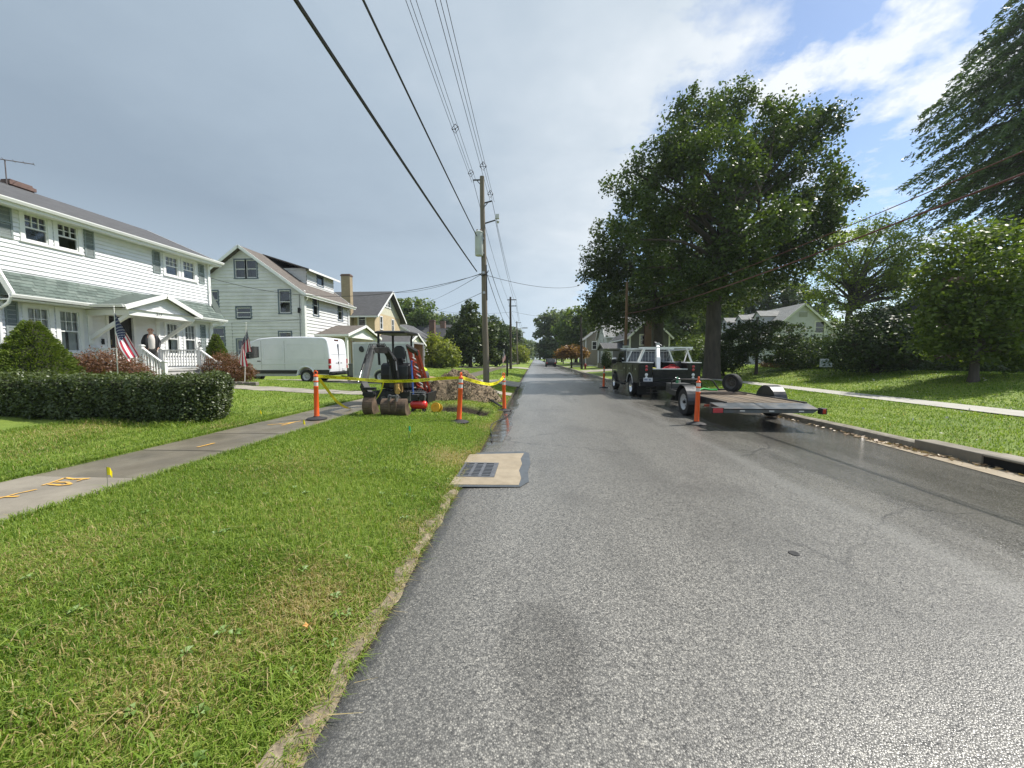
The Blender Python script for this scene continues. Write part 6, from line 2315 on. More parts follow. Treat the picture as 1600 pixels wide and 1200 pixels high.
q.bb((tx0, ty0 - .012, tz1 - .06), (tx1, ty0, tz1 + .055)).bb((tx0, ty0 - .012, tz0 - .09), (tx1, ty0, tz0 + .06)).bb((tx0 - .015, ty0 - .015, tz0 - .09), (tx0 + .05, ty0 + .02, tz1 + .055))
q.build('trim_frame', mat('trailer_trim', (.62, .63, .63), .35, .5), bt)
q = MB()
ply = mat('plywood', (.30, .19, .10), .8, var=.25, scale=3, stretch=(1, 1, 6))
q.bb((tx0 + .05, ty0 + .045, tz0), (tx1, ty0 + .06, tz1)).bb((tx0 + .05, ty1 - .06, tz0), (tx1, ty1 - .045, tz1)).bb((tx0 + .045, ty0 + .06, tz0), (tx0 + .06, ty1 - .06, tz1))
q.build('plywood_lining', ply, bt)
q = MB()
ang = radians(14)
q.prism([(tx1 + .07, ty0 + .05, tz0 - .02), (tx1 + .07, ty1 - .05, tz0 - .02), (tx1 + 1.75, ty1 - .05, .14), (tx1 + 1.75, ty0 + .05, .14)], (0, 0, .05))
q.build('ramp_door', ply, bt)
q = MB()
q.prism([(tx0 + .52 + .16 * cos(t) * (1 if cos(t) < .2 else .8), ty0 - .004, 2.02 + .17 * sin(t) - .05 * max(0, cos(t))) for t in [2 * pi * k / 14 for k in range(14)]], (0, -.05, 0))
q.build('side_vent', plastic_blk, bt, bevel=.015)
q = MB()
q.tube([(tx0, 21.95, .42), (tx0 - .9, 21.95, .42), (tx0 - 1.2, 21.95, .46)], .06, 6)
q.tube([(tx0, ty0 + .3, .42), (tx0 - .9, 21.9, .42)], .05, 6).tube([(tx0, ty1 - .3, .42), (tx0 - .9, 22.0, .42)], .05, 6)
q.bb((tx0 - .8, 21.85, .2), (tx0 - .68, 22.05, .8))
q.build('tongue', plastic_blk, bt)
q = MB()
q.bb((tx0 - .55, 21.5, .5), (tx0 - .1, 22.4, 1.15)).bb((tx0 - .58, 21.47, 1.15), (tx0 - .07, 22.43, 1.2)).build('tool_box', mat('tool_box_grey', (.16, .165, .165), .5, .4), bt, bevel=.015)
for sy, yy in ((-1, ty0 - .02), (1, ty1 + .02)):
    wheel(bt, (-8.5, yy, .48), .34, .2, (0, sy, 0), rim_grey)
    q = MB()
    q.tube([(-8.5 + .42 * cos(t), yy, .48 + .42 * sin(t)) for t in [pi * k / 10 for k in range(11)]], .05, 6)
    q.build('fender', MATS['trailer_trim'], bt)

# ------------------------------------------------------------------ mini excavator
ex_ = thing('mini_excavator', 'black mini excavator with canopy working beside the sidewalk', 'excavator', (-4.15, 11.8, .12))
exb = mat('excavator_black', (0.012, 0.013, 0.014), .42, var=.25, scale=6, spec=.35, dirt=.25, dcol=(.07, .058, .042))
exg = mat('excavator_grey', (0.10, 0.103, 0.103), .45, .2, var=.25, scale=6, dirt=.35, dcol=(.16, .13, .10))
for k, yy in enumerate((11.33, 12.22)):
    q = MB()
    n = 26
    loop = []
    xa, xb, rz_ = -4.82, -3.38, .19
    for i in range(9):
        t = pi / 2 + pi * i / 8
        loop.append((xa + rz_ * cos(t), .32 + rz_ * sin(t)))
    for i in range(9):
        t = -pi / 2 + pi * i / 8
        loop.append((xb + rz_ * cos(t), .32 + rz_ * sin(t)))
    q.prism([(x, yy - .13, z) for x, z in loop], (0, .26, 0))
    tro = q.build('track', rubber, ex_, bevel=.01)
    lugs = MB()
    m_ = len(loop)
    for i in range(m_):
        a = Vector((loop[i][0], yy, loop[i][1]))
        b_ = Vector((loop[(i + 1) % m_][0], yy, loop[(i + 1) % m_][1]))
        cnt = max(1, int((b_ - a).length / .075))
        for j in range(cnt):
            p = a.lerp(b_, (j + .5) / cnt)
            d = (b_ - a).normalized()
            lugs.beam(p - Vector((0, .125, 0)), p + Vector((0, .125, 0)), .034, .05, Vector((d.z, 0, -d.x)))
    lugs.build('track_lugs', rubber, tro, kind='stuff')
    rl = MB()
    for x in (xa, -4.5, -4.1, -3.7, xb):
        rl.cyl((x, yy - .142, .30), (x, yy + .142, .30), .13 if x in (xa, xb) else .08, n=14)
    rl.build('rollers', exg, tro)
q = MB()
q.bb((-4.55, 11.46, .26), (-3.65, 12.09, .50)).cyl((-4.1, 11.8, .5), (-4.1, 11.8, .60), .30, n=20)
q.build('undercarriage', exb, ex_)
q = MB()
q.bb((-3.18, 11.1, .16), (-3.12, 12.45, .48)).bb((-3.45, 11.5, .28), (-3.15, 11.58, .36)).bb((-3.45, 12.0, .28), (-3.15, 12.08, .36))
q.build('dozer_blade', exb, ex_, bevel=.01)
# superstructure, facing the camera (-Y)
q = MB()
q.prism([(-4.62, y, z) for y, z in ((11.35, .60), (11.30, 1.0), (11.33, 1.30), (11.48, 1.36), (12.3, 1.36), (12.65, 1.25), (12.72, .60))], (.88, 0, 0))
bo = q.build('house_body', exb, ex_, bevel=.04, seg=3)
q = MB()
q.prism([(-4.34, y, z) for y, z in ((11.28, .62), (11.26, 1.0), (11.29, 1.28), (11.33, 1.28), (11.33, .62))], (.56, 0, 0))
q.build('front_panel', mat('panel_dark', (.035, .04, .042), .35, var=.2, dirt=.2), ex_, bevel=.012)
q = MB()
for x in (-4.10, -3.93):
    q.cyl((x, 11.255, .80), (x, 11.235, .80), .033, n=14)
q.build('work_light', mat('lamp_grey', (.3, .31, .3), .25, .4), ex_)
q = MB()
q.bb((-4.40, 11.40, 1.36), (-3.98, 11.46, 1.52)).tube([(-4.40, 11.38, 1.34), (-4.40, 11.3, 1.50), (-3.95, 11.3, 1.50), (-3.95, 11.38, 1.34)], .018, 6)
q.build('control_console', exb, ex_)
q = MB()
q.tube([(-4.47, 11.5, 1.36), (-4.47, 11.42, 1.62), (-4.46, 11.40, 1.68)], .014, 6).ball((-4.46, 11.40, 1.70), .028, 8)
q.tube([(-3.86, 11.5, 1.36), (-3.86, 11.42, 1.62), (-3.87, 11.40, 1.68)], .014, 6).ball((-3.87, 11.40, 1.70), .028, 8)
q.build('control_lever', plastic_blk, ex_, smooth=True)
q = MB()
q.prism([(x, 11.98, z) for x, z in ((-4.46, 1.46), (-4.49, 1.62), (-4.44, 1.84), (-4.36, 1.90), (-4.22, 1.90), (-4.12, 1.84), (-4.07, 1.62), (-4.10, 1.46))], (0, .10, 0))
q.bb((-4.47, 11.62, 1.38), (-4.08, 12.02, 1.48))
q.build('seat', mat('seat_vinyl', (.018, .02, .022), .35, var=.2), ex_, bevel=.035, seg=3, smooth=True)
q = MB()
q.prism([(-4.76, y, z) for y, z in ((11.25, 2.24), (11.25, 2.30), (11.4, 2.33), (12.4, 2.33), (12.6, 2.30), (12.6, 2.24))], (.94, 0, 0))
cn = q.build('canopy', exb, ex_, bevel=.03)
q = MB()
q.tube([(-4.70, 11.42, 2.26), (-4.70, 11.40, 1.75), (-4.68, 11.40, 1.3)], .038, 8)
q.build('canopy_post', exb, ex_, smooth=True)
q = MB()
q.tube([(-3.92, 11.75, 2.26), (-3.92, 12.2, 2.24), (-3.98, 12.3, 2.1), (-3.98, 12.3, 1.3)], .032, 8)
q.build('canopy_post', exb, ex_, smooth=True)
q = MB()
q.tube([(-4.66, 12.5, 2.26), (-4.66, 12.5, 1.3)], .038, 8)
q.build('canopy_post', exb, ex_, smooth=True)
# swing bracket, boom, dipper, linkages
sw0 = Vector((-4.02, 11.12, .66))
P1 = at(600, 546, 10.75)
P2 = at(581, 547, 10.0)
P3 = at(568, 604, 9.25)
q = MB()
q.box(sw0 + Vector((0, .1, 0)), (.22, .26, .34)).cyl(sw0 + Vector((0, -.05, -.2)), sw0 + Vector((0, -.05, .2)), .07, n=12)
q.build('swing_bracket', mat('bracket_ochre', (.26, .16, .05), .6, .2, var=.3, dirt=.5), ex_, bevel=.015)


def boom_arm(name, pts, ws, hs, m):
    q = MB()
    for i in range(len(pts) - 1):
        a, b_ = Vector(pts[i]), Vector(pts[i + 1])
        d = (b_ - a).normalized()
        up = Vector((0, 0, 1)) if abs(d.z) < .8 else Vector((0, -1, 0))
        sd = d.cross(up).normalized()
        up = sd.cross(d)
        w0, w1, h0, h1 = ws[i] / 2, ws[i + 1] / 2, hs[i] / 2, hs[i + 1] / 2
        vs = [a - sd * w0 - up * h0, a + sd * w0 - up * h0, a + sd * w0 + up * h0, a - sd * w0 + up * h0, b_ - sd * w1 - up * h1, b_ + sd * w1 - up * h1, b_ + sd * w1 + up * h1, b_ - sd * w1 + up * h1]
        q.add(vs, [(3, 2, 1, 0), (4, 5, 6, 7), (0, 1, 5, 4), (1, 2, 6, 5), (2, 3, 7, 6), (3, 0, 4, 7)])
        q.cyl(a - sd * (w0 + .02), a + sd * (w0 + .02), h0 * .55, n=12)
        q.cyl(b_ - sd * (w1 + .02), b_ + sd * (w1 + .02), h1 * .55, n=12)
    return q.build(name, m, ex_, bevel=.008)


bstart = sw0 + Vector((-.02, -.08, .16))
bm1 = bstart.lerp(P1, .55) + Vector((.06, .12, .10))
boom_arm('boom', [bstart, bm1, P1 + Vector((.03, .1, -.02)), P2], [.15, .16, .15, .13], [.17, .22, .19, .13], exb)
boom_arm('dipper', [P2 + Vector((-.01, .12, .07)), P2 + Vector((0, -.02, -.04)), P3], [.10, .12, .11], [.12, .20, .12], exg)
for name, a, b_, r in (('boom_ram', bstart + Vector((.10, -.12, -.06)), bm1 + Vector((.10, -.06, -.02)), .035), ('dipper_ram', P1 + Vector((0, .0, .10)), P2 + Vector((-.03, .05, .12)), .032), ('bucket_ram', P2 + Vector((-.09, -.12, -.12)), P3 + Vector((-.06, -.16, .12)), .03)):
    mid = a.lerp(b_, .6)
    q = MB()
    q.cyl(a, mid, r, n=10)
    ro = q.build(name, exb, ex_, smooth=True)
    q = MB()
    q.cyl(mid, b_, r * .55, n=10)
    q.build('ram_rod', steel, ro, smooth=True)
q = MB()
for k, dx in enumerate((-.06, -.02, .03)):
    q.tube([bstart + Vector((dx, -.1, .0)), bm1 + Vector((dx, -.14, .12)), P1 + Vector((dx, -.02, .16)), P2 + Vector((dx, .0, .16)), P2.lerp(P3, .3) + Vector((dx, -.16, .05))], .012, 5)
q.build('hydraulic_hose', wire_m, ex_, smooth=True)


def bucket(q, c, w_, r, teeth=0):
    """bucket shell resting on its cutting edge; open side away from the camera"""
    n = 12
    prof_ = [(-.10 * r, 1.75 * r)]
    for i in range(n + 1):
        t = radians(100) + radians(170) * i / n
        prof_.append((r * cos(t) * .95, r * .98 + r * sin(t) * .98))
    prof_.append((1.1 * r, .02 * r))
    th = .016
    x0, x1 = c[0] - w_ / 2, c[0] + w_ / 2
    for i in range(len(prof_) - 1):
        (y0, z0), (y1, z1) = prof_[i], prof_[i + 1]
        d = Vector((0, y1 - y0, z1 - z0)).normalized()
        nn = Vector((0, -d.z, d.y)) * th
        a, b_ = Vector((x0, c[1] + y0, c[2] + z0)), Vector((x0, c[1] + y1, c[2] + z1))
        q.prism([a, b_, b_ - nn, a - nn], (w_, 0, 0))
    sidep = [(y, z) for y, z in prof_]
    for x in (x0 - .001, x1 - .017):
        q.prism([(x, c[1] + y, c[2] + z) for y, z in sidep], (.018, 0, 0))
    return prof_


g_ = at_ground(574, 650)
q = MB()
q.bb((-.1, -.1, -.1), (-.1, -.1, -.1))
q = MB()
bucket(q, (g_.x, g_.y + .22, g_.z), .24, .235)
bk = q.build('bucket', rust, ex_, bevel=.004, label='narrow trenching bucket on the dipper')
q = MB()
q.beam(P3 + Vector((0, 0, .05)), Vector((g_.x, g_.y + .2, g_.z + .42)), .16, .16).box((g_.x, g_.y + .16, g_.z + .50), (.24, .16, .12)).box((g_.x, g_.y + .15, g_.z + .64), (.30, .14, .06))
q.cyl((g_.x - .16, g_.y + .14, g_.z + .5), (g_.x + .16, g_.y + .14, g_.z + .5), .04, n=12)
q.build('quick_coupler', exb, ex_, bevel=.01)
# spare ditching bucket on the grass
g_ = at_ground(613, 651)
sb = thing('digging_bucket', 'wide worn ditching bucket lying on the grass', 'bucket', g_)
q = MB()
bucket(q, (g_.x, g_.y + .22, g_.z), .60, .20)
q.build('shell', rust, sb, bevel=.004)
q = MB()
for dx in (-.09, .09):
    q.prism([(g_.x + dx - .012, g_.y + y, g_.z + z) for y, z in ((.02, .34), (.0, .45), (.06, .52), (.16, .50), (.26, .40), (.2, .36))], (.024, 0, 0))
q.cyl((g_.x - .12, g_.y + .07, g_.z + .47), (g_.x + .12, g_.y + .07, g_.z + .47), .022, n=10).cyl((g_.x - .12, g_.y + .2, g_.z + .43), (g_.x + .12, g_.y + .2, g_.z + .43), .022, n=10)
q.build('bucket_ears', exg, sb)
q = MB()
for dx in (-.075, .075):
    q.bb((g_.x + dx - .02, g_.y - .005, g_.z + .12), (g_.x + dx + .02, g_.y + .022, g_.z + .36))
q.build('wear_strap', rust, sb)

# red air compressor
g_ = at_ground(650, 645)
g_.y += .25
ac = thing('air_compressor', 'red portable air compressor on the grass by the blue bar', 'compressor', g_)
q = MB()
q.lathe([(.0, -.22), (.06, -.215), (.10, -.18), (.112, -.12), (.112, .12), (.10, .18), (.06, .215), (0, .22)], g_ + Vector((0, 0, .17)), 20, (1, 0, 0))
q.build('tank', mat('compressor_red', (.55, .022, .018), .3, coat=.4, var=.08), ac, smooth=True)
q = MB()
q.bb(g_ + Vector((-.17, -.09, .29)), g_ + Vector((.0, .09, .44))).cyl(g_ + Vector((.10, -.07, .37)), g_ + Vector((.10, .08, .37)), .085, n=16)
q.build('motor', plastic_blk, ac, bevel=.01)
q = MB()
q.tube([g_ + Vector(v) for v in ((-.19, -.1, .28), (-.19, -.1, .5), (.19, -.1, .5), (.19, -.1, .28))], .012, 6)
q.build('handle', steel, ac, smooth=True)
q = MB()
for dx in (-.14, .14):
    q.bb(g_ + Vector((dx - .03, -.10, -.01)), g_ + Vector((dx + .03, -.04, .08))).bb(g_ + Vector((dx - .03, .04, -.01)), g_ + Vector((dx + .03, .10, .08)))
q.build('foot', rubber, ac)
# blue bar
g_ = at_ground(647, 640)
q = MB()
t_ = at(643, 572, g_.y + .05)
q.cyl(g_ + Vector((0, 0, -.03)), t_, .024, n=10).cyl(t_, t_ + Vector((0, 0, .12)), .016, n=8).cyl(t_ + Vector((0, 0, .10)), t_ + Vector((0, 0, .15)), .028, n=10)
q.solo('blue_bar', 'upright blue steel bar standing beside the orange ladder', 'bar', mat('bar_blue', (.03, .09, .34), .4, var=.15, dirt=.2), g_, smooth=True, ang=40)
# folded fibreglass stepladder leaning
la, lb = at(646, 545, 10.5), at_ground(668, 624)
lad = thing('step_ladder', 'orange fibreglass step ladder leaning next to the excavator', 'ladder', lb)
lor = mat('ladder_orange', (.42, .055, .028), .5, var=.12, dirt=.25, dcol=(.25, .08, .06))
dl = (la - lb).normalized()
sd = Vector((.66, -.6, 0)).normalized()
sd = (sd - dl * sd.dot(dl)).normalized()
nn = dl.cross(sd).normalized()
Lh = (la - lb).length
for off, inset, kk in ((0, 0, 0), (-.13, .05, 1)):
    for s_ in (-1, 1):
        w0 = .26 - inset
        w1 = .15 - inset * .5
        q = MB()
        q.beam(lb + sd * s_ * w0 + nn * off, la + sd * s_ * w1 + nn * (off * .5), .03, .075, nn)
        q.build('rail', lor, lad)
    for i in range(1, 6):
        t = i / 6.2
        w_ = (.26 + (.15 - .26) * t - inset)
        c_ = lb.lerp(la, t) + nn * (off * (1 - .5 * t))
        q = MB()
        q.beam(c_ - sd * w_, c_ + sd * w_, .07 if kk == 0 else .035, .025, nn)
        q.build('step', alum if kk == 0 else lor, lad)
q = MB()
q.beam(la - sd * .19 - nn * .05, la + sd * .19 - nn * .05, .22, .07, nn)
q.build('top_cap', mat('cap_dark', (.05, .045, .045), .6), lad, bevel=.01)
q = MB()
for t in (.30, .46, .62, .84):
    c_ = lb.lerp(la, t) - sd * (.26 - .11 * t) * -1 + nn * .04
    q.beam(c_ - dl * .07, c_ + dl * .07, .022, .006, nn)
q.build('warning_label', mat('label_white', (.62, .58, .55), .6), lad, kind='stuff')

# heap of dug soil
hp = at_ground(708, 627)
hc = Vector((-2.62, 12.85, .08))
heap = thing('dirt_heap', 'heap of brown excavated soil and stones beside the trench', 'soil heap', hc)
N1, N2 = 56, 30
vs, fs = [], []
from mathutils import noise as mn
for j in range(N2 + 1):
    for i in range(N1):
        th = 2 * pi * i / N1
        f = j / N2
        R0 = 1.36 + .16 * sin(2 * th + .6) + .10 * sin(5 * th)
        r = R0 * f
        x, y = r * cos(th), r * sin(th) * .78
        z = 1.02 * (1 - f ** 1.6) * (1 + .12 * sin(3 * th + 1) * f)
        nv = mn.noise(Vector((x * 3, y * 3, 1.3))) * .13 + mn.noise(Vector((x * 8, y * 8, 4))) * .07 + mn.noise(Vector((x * 19, y * 19, 2))) * .03
        z = z + nv * (1 - f ** 4) - .05 * f
        vs.append(hc + Vector((x, y, z)))
for j in range(N2):
    for i in range(N1):
        fs.append((j * N1 + i, (j + 1) * N1 + i, (j + 1) * N1 + (i + 1) % N1, j * N1 + (i + 1) % N1))
MB().add(vs, fs).build('soil_mound', soil_m, heap)
cl_ = MB()
random.seed(44)
for k in range(2600):
    th = random.uniform(0, 2 * pi)
    f = sqrt(random.uniform(.0, 1.12))
    R0 = 1.36 + .16 * sin(2 * th + .6) + .10 * sin(5 * th)
    x, y = R0 * f * cos(th), R0 * f * sin(th) * .78
    z = 1.02 * max(0, 1 - f ** 1.6) + mn.noise(Vector((x * 3, y * 3, 1.3))) * .13 + mn.noise(Vector((x * 8, y * 8, 4))) * .07
    if f > 1:
        z = .0
    s_ = random.uniform(.010, .030) * (1.6 if random.random() < .12 else 1)
    c_ = hc + Vector((x, y, z))
    R = Euler((random.uniform(0, 6), random.uniform(0, 6), random.uniform(0, 6))).to_matrix()
    p = [c_ + R @ Vector(v) * s_ for v in ((1.3, 0, 0), (-1.2, .2, 0), (0, 1, .1), (.1, -.9, 0), (0, .1, .8), (0, 0, -.8))]
    cl_.add(p, [(0, 2, 4), (2, 1, 4), (1, 3, 4), (3, 0, 4), (2, 0, 5), (1, 2, 5), (3, 1, 5), (0, 3, 5)], random.choice((0, 0, 1, 2)))
cl_.build('clods', [mat('clod_brown', (.21, .16, .10), .95, var=.4), mat('clod_pale', (.30, .24, .16), .95, var=.3), mat('clod_dark', (.085, .062, .042), .95, var=.4)], heap, kind='stuff')
# yellow hose reel by the trench
g_ = at_ground(679, 645)
g_.y += .1
hr = thing('hose_reel', 'round yellow reel lying tipped at the trench edge', 'reel', g_)
axr = Vector((-.25, -.93, .3)).normalized()
q = MB()
q.lathe([(.0, .0), (.05, .0), (.05, .012), (.125, .012), (.128, .0), (.128, -.016), (.05, -.016)], g_ + Vector((0, 0, .13)), 22, axr)
q.lathe([(.05, -.016), (.05, -.12)], g_ + Vector((0, 0, .13)), 16, axr)
q.lathe([(.05, -.12), (.128, -.12), (.128, -.136), (.0, -.136)], g_ + Vector((0, 0, .13)), 22, axr)
q.build('flange', mat('reel_yellow', (.72, .40, .02), .5, var=.15, dirt=.35, dcol=(.3, .18, .06)), hr, smooth=True, ang=40)
q = MB()
q.tube([g_ + Vector((0, 0, .13)) + axr * (-.03 - .07 * k / 40) + (axr.orthogonal().normalized() * cos(k * .9) + axr.cross(axr.orthogonal().normalized()) * sin(k * .9)) * .075 for k in range(41)], .012, 5)
q.build('coiled_line', wire_m, hr, smooth=True)
# tan work glove hung on the excavator swing post
g_ = at(621, 604, 10.9)
gl = thing('work_glove', 'tan leather work glove hanging on the excavator front', 'glove', g_)
q = MB()
glm = mat('glove_tan', (.58, .36, .12), .8, var=.2, bump=.3, bscale=60)
q.ball(g_ + Vector((0, 0, -.05)), (.05, .03, .075), 10)
for k, (dx, L) in enumerate(((-.036, .075), (-.012, .10), (.014, .095), (.038, .07))):
    q.tube([g_ + Vector((dx, 0, -.10)), g_ + Vector((dx * 1.2, -.01, -.13 - L * .5)), g_ + Vector((dx * 1.3, .0, -.13 - L))], [.016, .015, .011], 7)
q.tube([g_ + Vector((.04, 0, -.05)), g_ + Vector((.07, -.01, -.09)), g_ + Vector((.075, 0, -.13))], [.017, .015, .011], 7)
q.cyl(g_ + Vector((0, 0, .0)), g_ + Vector((0, 0, .08)), .045, .055, 10)
q.build('glove_body', glm, gl, smooth=True)
# black hoses and bars by the road edge
g_ = at_ground(786, 640)
a = at_ground(762, 627)
br_ = thing('pipe_bundle', 'bundle of thin black pipes lying by the road edge post', 'pipe bundle', a)
for k in range(5):
    q = MB()
    o_ = Vector((.03 * (k % 3), .05 * k, .05 + .022 * (k % 2)))
    q.cyl(a + o_ + Vector((-.05 * (k % 2), .06, .02)), g_ + Vector((-.05, .0, .05)) + o_ * .6, .016, n=7)
    q.build('pipe', rubber, br_, smooth=True)
hs = [at_ground(u, v) + Vector((0, 0, .02)) for u, v in ((784, 640), (793, 641), (799, 643.5), (795, 649), (784, 656), (772, 662), (767, 668), (767, 676), (769, 683), (768, 692))]
sm = []
for i in range(len(hs) - 1):
    for k in range(4):
        t = k / 4
        p0, p1, p2, p3 = hs[max(0, i - 1)], hs[i], hs[i + 1], hs[min(len(hs) - 1, i + 2)]
        sm.append(.5 * ((2 * p1) + (p2 - p0) * t + (2 * p0 - 5 * p1 + 4 * p2 - p3) * t * t + (3 * p1 - p0 - 3 * p2 + p3) * t * t * t))
sm.append(hs[-1])
MB().tube(sm, .013, 7).solo('hose', 'black hose snaking along the puddled road edge', 'hose', rubber, hs[0], smooth=True)
# ------------------------------------------------------------------ black service truck
T0 = Vector((5.08, 14.75, -.045))
tk_ = thing('utility_truck', 'black utility truck with service body and white ladder rack at the kerb', 'truck', T0, 0)


def tpart(name, fn, m, parent=None, **kw):
    q = MB()
    fn(q)
    return q.build(name, m, parent or tk_, world=False, **kw)


HW = 1.13
# service body side boxes with wheel notch
def side_box(q, s):
    pr = [(0.02, .66), (0.02, 1.36), (2.72, 1.36), (2.72, .60), (2.05, .60)] + [(1.45 + .50 * cos(t), .50 + .44 * sin(t)) for t in [radians(12) + radians(156) * k / 8 for k in range(9)]] + [(.90, .60), (.30, .60)]
    x0 = s * (HW - .50)
    q.prism([(x0, y, z) for y, z in pr], (s * .50, 0, 0))


sbody = mat('service_black', (0.006, 0.006, 0.007), .35, var=.25, spec=.3, coat=.1, dirt=.25, dcol=(.07, .065, .055))
for s in (-1, 1):
    b_ = tpart('side_box', lambda q: side_box(q, s), sbody, bevel=.012)
    tpart('box_lid', lambda q: q.bb((s * (HW - .53), .0, 1.362), (s * (HW + .03), 2.76, 1.40)), mat('lid_grey', (.50, .52, .53), .4, .3, dirt=.2), b_, bevel=.012)
    for y0, y1, z0, z1 in ((.12, .88, .68, 1.30), (.98, 1.98, 1.0, 1.30), (2.08, 2.66, .66, 1.30)):
        d_ = tpart('box_door', lambda q: q.bb((s * HW, y0, z0), (s * (HW + .016), y1, z1)), sbody, b_, bevel=.008)
    tpart('door_latch', lambda q: [q.bb((s * (HW + .016), (y0 + y1) / 2 - .05, 1.0 + .1), (s * (HW + .026), (y0 + y1) / 2 + .05, 1.17)) for y0, y1 in ((.12, .88), (.98, 1.98), (2.08, 2.66))], steel, b_)
    tpart('wheel_arch', lambda q: q.tube([(s * (HW + .005), 1.45 + .50 * cos(t), .50 + .44 * sin(t)) for t in [radians(8) + radians(164) * k / 12 for k in range(13)]], .022, 6), rim_grey, b_, smooth=True)
    for zc, m, r in ((1.24, red_lens, .052), (1.12, red_lens, .052), (1.0, red_lens, .0), (.93, white_lens, .058), (.82, white_lens, .048)):
        if r:
            tpart('tail_light' if m is red_lens else 'reverse_light', lambda q: q.lathe([(0, .016), (r * .7, .014), (r, .004), (r, 0)], (s * (HW - .27), .02, zc), 18, (0, -1, 0)), m, smooth=True)
    # rear dual wheels
    for k, xx in enumerate((HW - .14, HW - .40)):
        wheel(tk_, T0 + Vector((s * xx, 1.45, .40)), .40, .225, (s, 0, 0), rim_chrome, rr=.58)
    wheel(tk_, T0 + Vector((s * (HW - .17), 4.95, .40)), .40, .24, (s, 0, 0), rim_chrome, rr=.58)
    tpart('mud_flap', lambda q: q.bb((s * .98, .80, .10), (s * .48, .815, .62)), rubber)
tpart('cargo_floor', lambda q: q.bb((-.63, .05, .74), (.63, 2.72, .80)).bb((-.63, 2.68, .80), (.63, 2.72, 1.36)), sbody)
tg = tpart('tailgate', lambda q: q.bb((-.62, .0, .80), (.62, .05, 1.12)).bb((-.58, -.012, .93), (.58, .0, .96)), sbody, bevel=.01)
tpart('tailgate_cap', lambda q: q.bb((-.64, -.02, 1.12), (.64, .07, 1.165)), mat('lid_grey'), tg, bevel=.008)
bp = tpart('bumper', lambda q: q.bb((-HW, -.16, .50), (HW, .04, .66)).bb((-HW, -.05, .66), (HW, .0, .80)).bb((-.1, -.32, .42), (.1, .0, .52)), black_paint, bevel=.012)
tpart('number_plate', lambda q: q.bb((-HW + .14, -.065, .68), (-HW + .48, -.05, .82)), mat('plate_white'))
tpart('license_mark', lambda q: [q.bb((-HW + .18 + .04 * k, -.07, .72), (-HW + .205 + .04 * k, -.064, .785)) for k in range(6) if k != 3], mat('plate_ink', (.05, .07, .2), .5))
tpart('chassis', lambda q: q.bb((-.5, .0, .44), (-.38, 5.6, .60)).bb((.38, .0, .44), (.5, 5.6, .60)).bb((-.8, 1.38, .32), (.8, 1.52, .46)).bb((-.35, .5, .3), (.35, 1.2, .6)), plastic_blk)
tpart('light_bar', lambda q: [q.bb((-.62, .79, zz), (-.02, .80, zz + .03)) for zz in (.18, .28, .38)], mat('bar_dull', (.10, .10, .10), .4, .5))
# cab
cab_prof = [(2.80, .52), (2.80, 1.30), (2.86, 1.34), (2.98, 1.86), (3.12, 1.93), (3.95, 1.93), (4.12, 1.88), (4.62, 1.36), (4.75, 1.30), (5.62, 1.20), (5.78, 1.10), (5.82, .60), (5.78, .45)] + [(4.95 + .48 * cos(t), .45 + .47 * sin(t)) for t in [pi * k / 10 for k in range(11)]] + [(4.4, .45), (3.0, .45)]
cabo = tpart('cab', lambda q: q.prism([(-1.0, y, z) for y, z in cab_prof], (2.0, 0, 0)), black_paint, bevel=.06, seg=3, smooth=True, ang=50)
for s in (-1, 1):
    tpart('door_window', lambda q: q.prism([(s * (1.002), y, z) for y, z in ((3.04, 1.36), (3.10, 1.82), (3.92, 1.82), (4.08, 1.74), (4.42, 1.38))], (s * .008, 0, 0)), dark_glass)
    tpart('door_seam', lambda q: q.bb((s * .998, 3.0, .58), (s * 1.008, 3.015, 1.34)).bb((s * .998, 4.32, .62), (s * 1.008, 4.335, 1.34)).bb((s * .998, 3.2, .98), (s * 1.012, 4.3, 1.0)), MATS['seam'])
    mr_ = tpart('side_mirror', lambda q: q.box((s * 1.24, 4.18, 1.44), (.22, .12, .26)).bb((s * 1.0, 4.16, 1.38), (s * 1.15, 4.2, 1.44)), plastic_blk, bevel=.03)
    tpart('mirror_cap', lambda q: q.box((s * 1.24, 4.10, 1.53), (.22, .10, .09)), rim_chrome, mr_, bevel=.02)
    tpart('door_handle', lambda q: q.bb((s * 1.0, 3.14, 1.14), (s * 1.03, 3.34, 1.18)), plastic_blk)
    tpart('step_bar', lambda q: q.bb((s * .92, 3.0, .36), (s * 1.12, 4.4, .42)), plastic_blk)
tpart('rear_window', lambda q: q.prism([(-.78, 2.875, 1.40), (.78, 2.875, 1.40), (.70, 2.97, 1.80), (-.70, 2.97, 1.80)], (0, -.012, .0)), mat('rear_glass', (.10, .115, .13), .05, spec=.9))
tpart('windshield', lambda q: q.prism([(-.86, 4.60, 1.40), (.86, 4.60, 1.40), (.76, 4.16, 1.84), (-.76, 4.16, 1.84)], (0, .012, .012)), dark_glass)
tpart('chrome_trim', lambda q: q.bb((-1.012, 4.45, .96), (-1.0, 5.5, .99)), rim_chrome)
